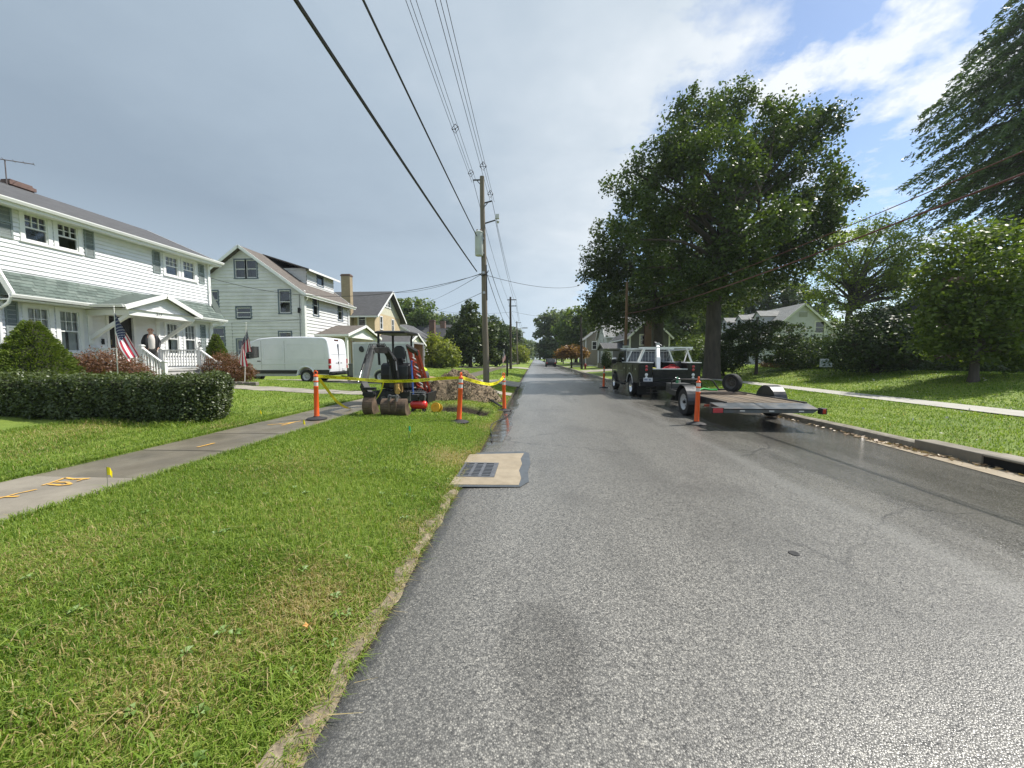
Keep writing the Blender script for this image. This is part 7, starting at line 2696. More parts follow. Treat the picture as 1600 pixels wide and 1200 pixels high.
# rack
rk = tpart('ladder_rack', lambda q: None, alum) if False else None
q = MB()
for y in (.55, 2.55):
    q.beam((-1.02, y, 1.96), (1.02, y, 1.96), .075, .055)
for s in (-1, 1):
    q.beam((s * .90, .35, 1.90), (s * .90, 3.9, 1.90), .06, .05)
q.beam((-1.0, 3.85, 2.0), (.6, 3.85, 2.0), .06, .05)
rko = q.build('ladder_rack', alum, tk_, world=False)
for s in (-1, 1):
    for y, dy in ((.55, .0), (2.55, .0)):
        q = MB()
        q.beam((s * 1.0, y, 1.40), (s * .78, y, 1.94), .055, .055)
        q.build('rack_upright', alum, rko, world=False)
        q = MB()
        q.beam((s * .92, y + .55, 1.40), (s * .86, y + .05, 1.90), .04, .04)
        q.build('rack_brace', alum, rko, world=False)
q = MB()                                    # headache rack: expanded metal screen behind the cab
for k in range(15):
    x = -.92 + 1.84 * k / 14
    q.cyl((x, 2.78, 1.40), (x, 2.78, 1.84), .009, n=5)
for k in range(8):
    z = 1.42 + .42 * k / 7
    q.cyl((-.94, 2.78, z), (.94, 2.78, z), .008, n=5)
q.beam((-.96, 2.78, 1.86), (.96, 2.78, 1.86), .05, .05).beam((-.96, 2.78, 1.4), (-.96, 2.78, 1.86), .05, .05, (0, 1, 0)).beam((.96, 2.78, 1.4), (.96, 2.78, 1.86), .05, .05, (0, 1, 0)).beam((0, 2.78, 1.4), (0, 2.78, 1.86), .04, .04, (0, 1, 0))
q.build('headache_rack', mat('screen_grey', (.40, .41, .41), .5, .3), tk_, world=False)
# cargo in the bed: things of their own
a = T0 + Vector((-.28, .35, .80))
jb = thing('hoist_boom', 'white inclined hoist arm standing up out of the truck bed', 'hoist', a)
q = MB()
q.beam(a + Vector((-.06, .0, .0)), a + Vector((.02, .3, .78)), .15, .17, (0, 1, 0)).beam(a + Vector((.02, .3, .70)), a + Vector((.14, .75, 1.22)), .12, .14, (0, 1, 0))
q.build('arm', alum, jb, bevel=.01)
q = MB()
q.box(a + Vector((.17, .84, 1.30)), (.12, .12, .16)).cyl(a + Vector((.05, .84, 1.40)), a + Vector((.34, .84, 1.26)), .02, n=8).cyl(a + Vector((.10, .84, 1.32)), a + Vector((.24, .84, 1.32)), .05, n=12)
q.build('hoist_head', steel, jb, bevel=.01)
q = MB()
q.box(a + Vector((.03, .33, .72)), (.18, .03, .05), (.3, .1, .2)).box(a + Vector((-.02, .10, .40)), (.17, .03, .035), (.3, .1, .2)).build('strap', rubber, jb)
a = T0 + Vector((.18, .42, 1.0))
rb = thing('red_bag', 'crumpled red tool bag lying in the truck bed', 'bag', a)
q = MB()
random.seed(12)
q.ball(a + Vector((0, 0, .10)), (.34, .22, .16), 16).ball(a + Vector((.20, .05, .12)), (.18, .18, .13), 12).ball(a + Vector((-.2, 0, .08)), (.18, .17, .12), 12)
q.tube([a + Vector((-.15, -.05, .22)), a + Vector((-.05, -.05, .31)), a + Vector((.1, -.05, .30)), a + Vector((.2, -.05, .2))], .014, 6)
q.build('bag_body', mat('bag_red', (.42, .02, .025), .7, var=.25, scale=6, bump=.4, bscale=18), rb, smooth=True)
a = T0 + Vector((-.56, .2, 1.02))
q = MB()
q.lathe([(.0, .0), (.10, .0), (.10, .14), (.09, .17), (.0, .18)], a, 16).solo('yellow_can', 'small yellow topped can beside the hoist arm', 'can', mat('can_yellow', (.72, .66, .12), .5), a, smooth=True)
a = T0 + Vector((.52, .5, 1.0))
q = MB()
q.prism([(a.x - .12, a.y, a.z), (a.x + .12, a.y, a.z), (a.x + .10, a.y, a.z + .38), (a.x + .04, a.y, a.z + .45), (a.x - .10, a.y, a.z + .36)], (0, .4, 0)).solo('tool_case', 'black tool case behind the red bag in the truck', 'case', plastic_blk, a, bevel=.03)

# ------------------------------------------------------------------ flatbed tilt trailer
ft = thing('flatbed_trailer', 'rusty steel flatbed trailer with black fenders parked at the kerb', 'trailer', (5.15, 10.5, -.045))
fb = mat('trailer_black', (0.020, 0.021, 0.023), .45, .2, var=.3, scale=6, dirt=.35, dcol=(.12, .085, .06))
deckm = mat('deck_boards', (0.125, 0.098, 0.07), .85, var=.5, scale=5, bump=.5, bscale=30, stretch=(1, .2, 1), dirt=.5, dcol=(.26, .19, .12))
XL, XR = 4.34, 6.02
ZD = .50
yb0, yb1 = 8.95, 12.35
nb = 8
for k in range(nb):
    x0_ = XL + (XR - XL) * k / nb
    q = MB()
    q.bb((x0_ + .006, yb0, ZD - .045 + .004 * (k % 3)), (x0_ + (XR - XL) / nb - .006, yb1 + random.uniform(-.02, .02), ZD + .004 * (k % 3)))
    q.build('deck_board', deckm, ft, bevel=.004)
q = MB()
for x in (XL - .03, XR + .03):
    q.bb((x - .035, yb0 - .05, ZD - .13), (x + .035, yb1 + .1, ZD + .03))
q.bb((XL - .06, yb1 + .03, ZD - .13), (XR + .06, yb1 + .11, ZD + .05))
for y in (9.6, 10.5, 11.4):
    q.bb((XL, y - .03, ZD - .12), (XR, y + .03, ZD - .05))
q.build('frame', fb, ft, bevel=.006)
# full-width rear approach plate
q = MB()
q.prism([(3.98, yb0 - .02, ZD - .02), (6.1, yb0 - .02, ZD - .02), (5.98, yb0 - .56, ZD - .09), (4.02, yb0 - .56, ZD - .09)], (0, 0, .022))
q.prism([(4.02, yb0 - .56, ZD - .155), (5.86, yb0 - .56, ZD - .155), (5.98, yb0 - .56, ZD - .068), (4.02, yb0 - .56, ZD - .068)], (0, .03, 0))
q.bb((3.98, yb0 - .08, ZD - .15), (6.1, yb0 - .0, ZD - .02))
q.build('approach_plate', mat('plate_steel', (.10, .115, .13), .35, .5, var=.3, scale=5, dirt=.4, dcol=(.2, .15, .1)), ft)
for x0_, x1_ in ((3.76, 4.015), (5.985, 6.10)):
    q = MB()
    q.bb((x0_, yb0 - .62, ZD - .17), (x1_, yb0 - .50, ZD - .04))
    lo = q.build('light_housing', fb, ft, bevel=.008)
    q = MB()
    q.bb((x0_ + .02, yb0 - .635, ZD - .15), (x1_ - .03, yb0 - .62, ZD - .06)).build('tail_lamp', red_lens, lo, bevel=.006)
q = MB()
q.bb((4.0, yb0 + .3, ZD - .13), (4.14, yb0 + .32, ZD - .08)).build('reflector', mat('reflector_orange', (.30, .06, .03), .3), ft)
q = MB()
for x in (4.4, 5.0, 5.6):
    q.bb((x - .05, yb0 - .597, ZD - .12), (x + .05, yb0 - .59, ZD - .10))
q.build('chipped_paint', mat('chip_white', (.55, .56, .56), .6), ft, kind='stuff')
# wheels and drum fenders
for s, xw in ((-1, 4.10), (1, 6.28)):
    wheel(ft, (xw, 10.55, .335), .375, .225, (s, 0, 0), rim_grey, rr=.56)
    q = MB()
    R_ = .455
    w0, w1 = xw - .15, xw + .15
    n = 16
    pts = [(10.55 + R_ * cos(t), .34 + R_ * sin(t)) for t in [radians(-4) + radians(188) * k / n for k in range(n + 1)]]
    for i in range(n):
        (y0, z0), (y1, z1) = pts[i], pts[i + 1]
        d = Vector((0, y1 - y0, z1 - z0)).normalized()
        nn = Vector((0, -d.z, d.y)) * .006
        a, b_ = Vector((w0, y0, z0)), Vector((w0, y1, z1))
        q.prism([a, b_, b_ + nn, a + nn], (w1 - w0, 0, 0))
    inner = xw - s * .15
    q.prism([(inner, y, z) for y, z in pts], (-s * .006, 0, 0))
    fo = q.build('fender', mat('fender_steel', (.045, .047, .05), .3, .55, var=.3, dirt=.3, dcol=(.12, .11, .1)), ft, smooth=True, ang=30)
q = MB()
q.cyl((4.0, 10.55, .335), (6.4, 10.55, .335), .04, n=10).bb((4.3, 10.4, .36), (4.36, 10.7, .45)).bb((6.0, 10.4, .36), (6.06, 10.7, .45))
q.build('axle', fb, ft)
# tongue, jack, front rail
q = MB()
q.beam((XL + .1, 12.4, .40), (5.12, 14.15, .44), .10, .12).beam((XR - .1, 12.4, .40), (5.22, 14.15, .44), .10, .12).bb((5.10, 14.05, .40), (5.24, 14.46, .52))
q.bb((XL + .0, 12.40, .42), (XL + .6, 12.95, .55))
q.build('tongue', fb, ft)
q = MB()
q.cyl((5.0, 13.55, .12), (5.0, 13.55, .80), .035, n=10).cyl((5.0, 13.55, .80), (4.85, 13.55, .84), .014, n=6).cyl((5.0, 13.55, .10), (5.0, 13.55, .14), .09, n=12)
q.build('tongue_jack', steel, ft, smooth=True)
q = MB()
q.tube([(XL, 12.42, .50), (XL, 12.42, .78), (XL + .1, 12.42, .84), (XR - .55, 12.42, .84), (XR - .42, 12.42, .80), (XR - .22, 12.42, .52)], .022, 8).tube([(5.0, 12.42, .5), (5.0, 12.42, .84)], .02, 8)
q.build('front_rail', fb, ft, smooth=True)
q = MB()
q.bb((XL + .02, 12.5, .55), (XL + .62, 13.0, .70)).build('winch_box', mat('box_grey_dark', (.07, .072, .075), .5, .4, dirt=.3), ft, bevel=.01)
# things lying on it
sp_ = thing('spare_tyre', 'spare tyre standing upright on the front of the flatbed', 'tyre', (5.86, 11.75, .50))
wheel(sp_, (5.86, 11.75, .775), .275, .20, (-.86, -.5, 0), mat('rim_dark', (.10, .095, .09), .5, .5, var=.3), 'tyre', rr=.62)
a = Vector((4.62, 12.72, .70))
q = MB()
q.lathe([(0, 0), (.042, 0), (.045, .01), (.045, .13), (.04, .16), (.018, .19), (.018, .215), (.0, .215)], a, 14).solo('bottle', 'small green and white bottle standing by the trailer winch', 'bottle', mat('bottle_green', (.10, .32, .17), .25, var=.15), a, smooth=True)
q = MB()
q.box((4.95, 11.15, ZD + .035), (1.3, .14, .035), (0, 0, .05)).box((5.05, 10.9, ZD + .03), (1.5, .10, .03), (0, 0, -.04)).solo('timber', 'dark timber planks lying across the flatbed deck', 'timber', mat('timber_dark', (.06, .045, .035), .85, var=.3), (5.0, 11.0, ZD), kind=None)
q = MB()
q.tube([(4.75, 12.1, ZD + .03), (4.9, 12.2, ZD + .05), (5.1, 12.15, ZD + .03), (5.25, 12.25, ZD + .06), (5.45, 12.2, ZD + .03), (5.6, 12.1, ZD + .04)], .035, 6)
q.solo('green_strap', 'bright green lifting strap bunched at the front of the flatbed', 'strap', mat('strap_green', (.04, .42, .08), .7), (5.1, 12.15, ZD), smooth=True)

# ------------------------------------------------------------------ utility poles and wires
def upole(pos, h, r, m, label, lean=(0, 0), group='wooden utility poles'):
    p = thing('utility_pole', label, 'utility pole', pos, 0, group)
    o = Vector(pos)
    q = MB()
    top = o + Vector((lean[0], lean[1], h))
    n = 10
    pts = [o.lerp(top, i / n) + Vector((.01 * sin(i * 1.3), 0, 0)) for i in range(n + 1)]
    pts[0] = pts[0] + Vector((0, 0, -.3))
    q.tube(pts, [r * (1 - .32 * i / n) for i in range(n + 1)], 14)
    q.build('mast', m, p, smooth=True, ang=60)
    return p, top


def insul(q, p, s=1.0):
    q.lathe([(.012, -.03), (.03 * s, 0), (.018 * s, .02), (.034 * s, .035), (.02 * s, .055), (.03 * s, .07), (.012 * s, .10)], p, 10)


g_ = at_ground(760, 604)
POLE1 = g_
tp = at(753, 276, g_.y)
PY = g_.y
pole1, top1 = upole(g_, tp.z - g_.z, .155, wood_grey, 'weathered grey utility pole carrying a transformer beside the dirt heap', (tp.x - g_.x, 0))


def on_pole(v):
    t = (at(755, v, PY).z - g_.z) / (top1.z - g_.z)
    return Vector(g_).lerp(top1, t)


q = MB()
c_ = on_pole(384)
tc_ = c_ + Vector((-.17, -.26, 0))
zt0, zt1 = at(751, 402, PY).z, at(751, 366, PY).z
q.lathe([(.0, zt0), (.17, zt0), (.19, zt0 + .04), (.19, zt1 - .04), (.205, zt1 - .03), (.205, zt1), (.14, zt1 + .05), (.0, zt1 + .06)], (tc_.x, tc_.y, 0), 20)
tr_o = q.build('transformer', mat('transformer_grey', (.50, .54, .52), .4, var=.06, dirt=.2), pole1, smooth=True)
q = MB()
for dx in (-.08, .08):
    insul(q, Vector((tc_.x + dx, tc_.y, zt1 + .05)), 1.6)
q.build('bushing', mat('porcelain', (.20, .16, .14), .25), tr_o, smooth=True)
q = MB()
q.bb((tc_.x - .05, tc_.y, zt0 + .1), (tc_.x + .22, PY, zt0 + .18)).bb((tc_.x - .05, tc_.y, zt1 - .3), (tc_.x + .22, PY, zt1 - .22))
q.build('mounting_bracket', steel, tr_o)
# brackets holding spacer cable, both sides
BL = on_pole(281) + Vector((-.42, 0, 0))
BR = at(769, 314, PY)
BR2 = at(774, 344, PY)
q = MB()
p = on_pole(281)
q.beam(p, BL, .05, .05).beam(p + Vector((0, 0, -.3)), p.lerp(BL, .6), .03, .03)
q.build('bracket_arm', mat('arm_dark', (.05, .05, .05), .5, .3), pole1)
q = MB()
p = on_pole(318)
q.beam(p, BR, .05, .05).beam(p + Vector((0, 0, -.25)), p.lerp(BR, .6), .03, .03)
q.build('bracket_arm', MATS['arm_dark'], pole1)
q = MB()
p = on_pole(350)
q.beam(p, BR2, .05, .05)
q.build('bracket_arm', MATS['arm_dark'], pole1)
q = MB()
insul(q, BR2 + Vector((.05, 0, .05)), 2.2)
insul(q, BR2 + Vector((.12, 0, -.12)), 2.0)
q.box(BR2 + Vector((.10, 0, .16)), (.16, .14, .2))
q.build('insulator', mat('porcelain_pale', (.55, .56, .54), .3), pole1)
q = MB()                                   # conduit and looped cable below
pts = [on_pole(v) + Vector((.13, -.12, 0)) for v in (470, 450, 430, 415)]
q.tube(pts, .03, 6)
q.tube([on_pole(425) + Vector(v) for v in ((-.2, -.1, -.1), (-.1, -.18, -.2), (.12, -.15, -.15), (.22, -.05, .05))], .022, 6)
q.build('riser', wire_m, pole1, smooth=True)
q = MB()
for v in (427, 458):
    q.box(on_pole(v) + Vector((0, -.15, 0)), (.12, .06, .10))
q.build('cable_clamp', steel, pole1)

g2 = at_ground(798, 577)
t2 = at(797.5, 464, g2.y)
pole2, top2 = upole(g2, t2.z - g2.z, .17, wood_dark, 'dark utility pole with street lamp arm beyond the far flag', (t2.x - g2.x, 0))
q = MB()
a = at(798.5, 519, g2.y)
q.tube([a, a + Vector((.6, -.2, .35)), a + Vector((1.5, -.4, .5))], .035, 6).box(a + Vector((1.75, -.45, .48)), (.6, .25, .12))
q.build('lamp_arm', steel, pole2)
q = MB()
q.beam(t2 + Vector((-.4, 0, -.35)), t2 + Vector((.75, 0, -.35)), .09, .1).beam(t2 + Vector((-.2, 0, -1.1)), t2 + Vector((.75, 0, -1.1)), .08, .09)
q.build('crossarm', wood_dark, pole2)
g3 = at_ground(808.5, 570)
t3 = at(807.5, 502, g3.y)
pole3, top3 = upole(g3, t3.z - g3.z, .17, wood_grey, 'third thin pole in line past the yellow green tree', (t3.x - g3.x, 0))
MB().beam(t3 + Vector((-.3, 0, -.3)), t3 + Vector((.9, 0, -.3)), .1, .1).build('crossarm', wood_dark, pole3)
g4 = Vector((-4.1, 135, .1))
pole4, top4 = upole(g4, 10.6, .17, wood_grey, 'most distant pole of the west line near the horizon')
MB().beam(top4 + Vector((-.3, 0, -.3)), top4 + Vector((.9, 0, -.3)), .1, .1).build('crossarm', wood_dark, pole4)
ge1 = Vector((7.4, 33, zf(7.4, 33)))
e1 = at(980, 440, 33)
ge1.x = at(977, 560, 33).x
pe1, te1 = upole(ge1, e1.z - ge1.z, .14, wood_brown, 'reddish brown pole carrying a white sign in front of the charcoal house', (e1.x - ge1.x, 0))
g5 = Vector((at(909, 577, 50).x, 50, .12))
e2 = at(907.5, 492, 50)
pe2, te2 = upole(g5, e2.z - g5.z, .17, wood_dark, 'dark bare pole next to the red hydrant', (e2.x - g5.x, 0))
g6 = Vector((at(880, 570, 92).x, 92, .12))
pe3, te3 = upole(g6, 7.4, .13, wood_grey, 'thin pale pole in front of the round street tree')
# stub post
g7 = at_ground(792.5, 588)
MB().cyl(g7 + Vector((0, 0, -.2)), Vector((g7.x, g7.y, at(792, 557, g7.y).z)), .075, n=10).box(Vector((g7.x, g7.y, at(792, 557, g7.y).z)), (.17, .17, .05)).solo('marker_post', 'short black post at the kerb beside the hanging far flag', 'post', blackm, g7)

# sign on the brown pole
sg = thing('street_sign', 'white posted sign board fixed on the reddish brown pole', 'sign', (at(978.5, 547, 32.8).x, 32.82, at(978, 547, 32.8).z))
c_ = Vector(sg.location)
q = MB()
q.box(c_, (.60, .02, .74)).build('board', mat('sign_white', (.58, .60, .58), .6, var=.04), sg, bevel=.005)
q = MB()
for i, (dz, w_, h_) in enumerate(((.24, .28, .06), (.27, .06, .03), (.08, .10, .09), (-.07, .16, .015), (-.11, .12, .015), (-.25, .16, .08))):
    q.box(c_ + Vector((0, -.013, dz)), (w_, .004, h_))
q.build('print', mat('sign_ink', (.06, .07, .065), .6), sg)
# yard sign
gs = Vector((at(1290, 578, 23.5).x, 23.5, 0))
gs.z = zf(gs.x, gs.y)
ys = thing('yard_sign', 'white yard sign with rows of green lettering on the lawn', 'sign', gs)
zc_ = at(1290, 567, 23.5).z
q = MB()
q.box((gs.x, gs.y, zc_), (.70, .018, .48)).build('board', mat('sign_bright', (.72, .73, .70), .5, var=.04), ys)
q = MB()
for dx in (-.33, .33):
    q.cyl((gs.x + dx, gs.y, gs.z - .1), (gs.x + dx, gs.y, zc_ + .24), .010, n=6)
q.build('stake', blackm, ys)
q = MB()
for dz, w_, h_, m_ in ((.15, .46, .030, 0), (.07, .58, .045, 0), (-.01, .58, .045, 0), (-.10, .60, .012, 0), (-.15, .44, .018, 0), (-.195, .62, .016, 0)):
    x = -w_ / 2
    random.seed(int(dz * 1000))
    while x < w_ / 2:
        L = random.uniform(.03, .085)
        q.box((gs.x + x + L / 2, gs.y - .0115, zc_ + dz), (min(L, w_ / 2 - x), .004, h_))
        x += L + .014
q.build('print', mat('sign_green', (.05, .14, .09), .6), ys, kind='stuff')
# red hydrant
gh_ = Vector((at(914.5, 577, 49).x, 49, zf(7, 49)))
hy = thing('fire_hydrant', 'small red fire hydrant standing by the dark pole', 'hydrant', gh_)
q = MB()
q.lathe([(.17, 0), (.17, .05), (.12, .06), (.11, .5), (.14, .52), (.14, .56), (.12, .6), (.07, .7), (.02, .73), (.02, .78), (0, .78)], gh_, 14)
q.build('barrel', mat('hydrant_red', (.25, .03, .025), .5, var=.2), hy, smooth=True)
q = MB()
q.cyl(gh_ + Vector((-.2, 0, .42)), gh_ + Vector((.2, 0, .42)), .06, n=10).cyl(gh_ + Vector((0, -.19, .38)), gh_ + Vector((0, 0, .38)), .075, n=10)
q.build('outlet', MATS['hydrant_red'], hy)


def cable(pts, r, label, group='overhead wires along the poles', sag=0.0, n=16, name='cable', parts=None):
    a, b_ = Vector(pts[0]), Vector(pts[1])
    P_ = [a.lerp(b_, i / n) - Vector((0, 0, 4 * sag * (i / n) * (1 - i / n))) for i in range(n + 1)]
    q = MB()
    q.tube(P_, r, 5)
    return q.solo(name, label, 'cable', wire_m, a, group, smooth=True), P_


def near_end(u, z):
    """where a wire along the street crosses overhead: straight run parallel to the road"""
    d = ray(u, 0)
    t = (z - EYE) / d[2]
    return Vector((d[0] * t, d[1] * t, z))


def run(u_top, attach, label, r, sag=.35, y_end=-16):
    """wire from attach on pole 1 through the overhead direction to the pole behind"""
    a = Vector(attach)
    best = None
    for zq in np.linspace(3, 14, 441):
        p = near_end(u_top, zq)
        e = abs(p.z - a.z)
        t = (a.y - p.y) / (a.y - y_end)
        zline = a.z + 0.25 * t - 4 * sag * t * (1 - t)
        e = abs(p.z - zline)
        if best is None or e < best[0]:
            best = (e, p, t)
    p, t = best[1], best[2]
    b_ = Vector((a.x + (p.x - a.x) / t, y_end, a.z + .25))
    return cable((a, b_), r, label, sag=sag, n=40)


SPC = []
run(462, at(745, 424, PY - .1), 'thickest black cable sweeping lowest over the verge', .026, .30)
run(567, at(746, 371, PY - .2), 'second black cable passing just above the thickest one', .020, .30)
for k, (u_, du, dv) in enumerate(((634, -2.6, 0), (641, 0, 0), (650, 3.2, -3))):
    o_, P_ = run(u_, BL + Vector((-.05 + .09 * k, 0, -.1 + .08 * (k == 2))), ['outer thin wire of the bundle on the transformer pole bracket', 'middle thin wire of the bundle on the transformer pole bracket', 'inner thin wire of the bundle on the transformer pole bracket'][k], .0075, .25)
    SPC.append(P_)
SPD = []
for k, (u_, du) in enumerate(((680, -.08), (688, .0), (697, .10))):
    o_, P_ = run(u_, BR + Vector((du, 0, -.05 + .1 * (k == 1))), ['outer thin wire of the bundle on the street side bracket', 'middle thin wire of the bundle on the street side bracket', 'inner thin wire of the bundle on the street side bracket'][k], .0075, .25)
    SPD.append(P_)


def spacer(P3_, idx, label):
    pts = [P_[idx] for P_ in P3_]
    c_ = sum(pts, Vector()) / 3
    q = MB()
    rad = .16
    ring = [c_ + Vector((rad * .8 * cos(t), 0, rad * sin(t))) for t in [pi / 2 + pi / 2 * k for k in range(5)]]
    q.tube(ring, .012, 5)
    for p in pts:
        q.ball(p, .03, 6)
        q.cyl(p, c_, .010, n=5)
    q.solo('cable_spacer', label, 'cable spacer', blackm, c_, 'cable spacers on the overhead bundles')


spacer(SPC, 1, 'diamond spacer next to the pole on the bracket bundle')
spacer(SPC, 5, 'diamond spacer further along the bracket bundle over the verge')
spacer(SPD, 1, 'diamond spacer next to the pole on the street side bundle')
spacer(SPD, 4, 'diamond spacer further along the street side bundle')
lab2 = ['highest', 'middle', 'lowest']
for i, (A, B, nm_) in enumerate(((BL, t2 + Vector((-.35, 0, -.2)), 'verge side wire running from the transformer pole to the dark lamp pole'), (BR, t2 + Vector((.7, 0, -.2)), 'street side wire running from the transformer pole to the dark lamp pole'),
                                 (BR2, t2 + Vector((.7, 0, -1.0)), 'lower street side wire from the transformer pole to the lamp pole'), (on_pole(424) + Vector((.1, 0, 0)), at(798, 520, g2.y), 'heavy cable dropping steeply from the transformer pole to the lamp pole'),
                                 (on_pole(400) + Vector((.12, 0, 0)), at(798, 500, g2.y), 'thin cable between transformer pole and lamp pole at mid height'),
                                 (t2 + Vector((.7, 0, -.3)), t3 + Vector((.8, 0, -.25)), 'upper wire from the lamp pole to the third pole'), (t2 + Vector((-.3, 0, -.3)), t3 + Vector((-.2, 0, -.25)), 'verge side wire from the lamp pole to the third pole'),
                                 (t2 + Vector((.7, 0, -1.0)), t3 + Vector((.8, 0, -1.3)), 'lower wire from the lamp pole to the third pole'),
                                 (t3 + Vector((.8, 0, -.25)), top4 + Vector((.8, 0, -.25)), 'far wire from the third pole to the last pole'))):
    cable((A, B), .011 if i < 3 else .016, nm_, sag=.5)
# service drops
wa = Vector((WX + .05, 19.55, 0))
wa.z = at(329, 434, 19.55).z
cable((on_pole(428) + Vector((-.12, 0, 0)), Vector((at(329, 434, 19.6).x, 19.6, wa.z))), .012, 'long service drop from the transformer pole to the white house', sag=1.0, n=24)
cable((on_pole(427) + Vector((-.1, 0, 0)), at(614, 457, 41)), .012, 'service drop from the transformer pole to the yellow brick house', sag=.3)
cable((on_pole(428) + Vector((-.1, 0, 0)), at(668, 471, 60)), .012, 'service drop sloping towards the slate roofed house', sag=.2)
cable((on_pole(457) + Vector((-.1, 0, 0)), at(682, 486, 60)), .012, 'lowest service drop leaving the transformer pole westward', sag=.1)
cable((on_pole(430) + Vector((.1, 0, 0)), at(903, 447, 36)), .012, 'service drop crossing the street into the big oak', sag=.35)
cable((at(797, 486, g2.y), at(906, 497, 50)), .012, 'wire crossing the street from the lamp pole to the bare dark pole', sag=.3)
cable((at(680, 485, 60), at(797, 488, g2.y)), .012, 'wire from the lamp pole back to the western trees', sag=.3)
# east line: from the brown pole back past the camera
for (u1_, v1_, v0_, r, lb_, yq) in ((1600, 236, 478, .011, 'thin reddish wire of the east line rising past the conifer', 7.0), (1600, 271, 490, .019, 'thick black cable of the east line rising past the conifer', 6.6)):
    A = at(979.5, v0_, 32.9)
    M_ = at(u1_, v1_, yq)
    # parabola through A (pole) and M_, ending at the pole behind
    t = (A.y - M_.y) / (A.y + 14)
    B = Vector((A.x + (M_.x - A.x) / t, -14, A.z + .3))
    zl = A.z + .3 * t
    sag = (zl - M_.z) / (4 * t * (1 - t))
    q, _ = cable((A, B), r, lb_, sag=sag, n=40)
    if r < .02:
        q.data.materials[0] = mat('cable_red', (.12, .03, .03), .6)
cable((te1 + Vector((0, 0, -.6)), te2 + Vector((0, 0, -.3))), .012, 'thin wire between the brown pole and the bare dark pole', sag=.3)

# ------------------------------------------------------------------ flags
fblue, fred, fwhite = mat('flag_blue', (.012, .018, .075), .75, var=.1), mat('flag_red', (.40, .012, .035), .75, var=.08), mat('flag_white', (.72, .71, .70), .75, var=.05)


def us_flag(base, top, label, fn, star_r=.021, group='flags on poles by the houses'):
    f = thing('flag', label, 'flag', base, 0, group)
    q = MB()
    q.cyl(base, top, .014, .011, 8).ball(top + Vector((0, 0, .02)), .022, 8)
    q.build('pole', mat('pole_white', (.68, .66, .62), .5), f, smooth=True)
    q = MB()
    NF, NH = 30, 26
    P_ = [[fn(h / NH, u / NF) for u in range(NF + 1)] for h in range(NH + 1)]
    vs = [p for row in P_ for p in row]
    for h in range(NH):
        for u in range(NF):
            s = h // 2
            m_ = 0 if (u < 12 and s < 7) else (1 if s % 2 == 0 else 2)
            q.add([P_[h][u], P_[h][u + 1], P_[h + 1][u + 1], P_[h + 1][u]], [(0, 1, 2, 3)], m_)
    cl = q.build('cloth', [fblue, fred, fwhite], f, smooth=True, ang=80)
    q = MB()
    for r in range(9):
        cnt = 6 if r % 2 == 0 else 5
        for c in range(cnt):
            h = (r + 1) / 10 * 7 / 13
            u = ((c * 2 + (1 if r % 2 == 0 else 2)) / 12) * .4
            p = Vector(fn(h, u))
            e1 = (Vector(fn(h, u + .01)) - p).normalized()
            e2 = (Vector(fn(h + .01, u)) - p).normalized()
            nn = e1.cross(e2).normalized()
            for s_ in (-1, 1):
                o_ = p + nn * .004 * s_
                pts = [o_ + (e1 * cos(t) + e2 * sin(t)) * (star_r if k % 2 == 0 else star_r * .42) for k, t in enumerate([pi / 2 + pi * j / 5 for j in range(10)])]
                q.add([o_] + pts, [(0, 1 + k, 1 + (k + 1) % 10) for k in range(10)])
    q.build('star_field', fwhite, cl, kind='stuff')
    return f


F1Y = 11.4
f_top, f_base = at(178, 480, F1Y), at(184, 584, F1Y)
f_base.z -= .5


def fl1(h, u):
    hoist = at(177.8, 486, F1Y).lerp(at(181.5, 541, F1Y), h)
    tip = at(215.5, 555, F1Y).lerp(at(197, 566, F1Y), h ** 1.1)
    p = hoist.lerp(tip, u)
    dpt = .10 * sin(u * 3.0 + h * 5.5) * u + .14 * sin(h * pi * 2.2) * u
    p.y += dpt
    p.z += -.05 * sin(pi * u) * (1 - h)
    p.x += .02 * sin(u * 7 + h * 4) * u
    return p


us_flag(f_base, f_top, 'striped flag drooping from a white pole in front of the entry steps', fl1)
F2Y = 15.4
f_top, f_base = at(384.5, 505, F2Y), at(382.5, 596, F2Y)


def fl2(h, u):
    c_ = at(384.2, 511, F2Y).lerp(at(383.6, 548, F2Y), h)
    # cloth hangs limp: fly folds round the pole and down
    ang_ = .4 + h * 5.2
    r = .06 + .20 * u
    drop = u * (1.05 - .42 * h)
    return c_ + Vector((r * cos(ang_) * .95 + .02, -.10 + .10 * sin(ang_), -drop * .98 + .12 * u * sin(h * 6)))


us_flag(f_base, f_top, 'limp striped flag on a white pole beside the rusty mounded shrub', fl2)
F3Y = 30.0
b3 = at(783.6, 590, F3Y)
b3.z = zf(b3.x, F3Y)


def fl3(h, u):
    c_ = at(787.5, 547, F3Y).lerp(at(784.5, 562, F3Y), h)
    return c_ + Vector((.10 * sin(h * 5 + u * 3) * u + .10 * u, .12 * cos(h * 6) * u, -.78 * u * (1 - .3 * h)))


us_flag(b3, at(787.5, 546, F3Y), 'small striped flag hanging by the kerb next to the black marker post', fl3, .02)

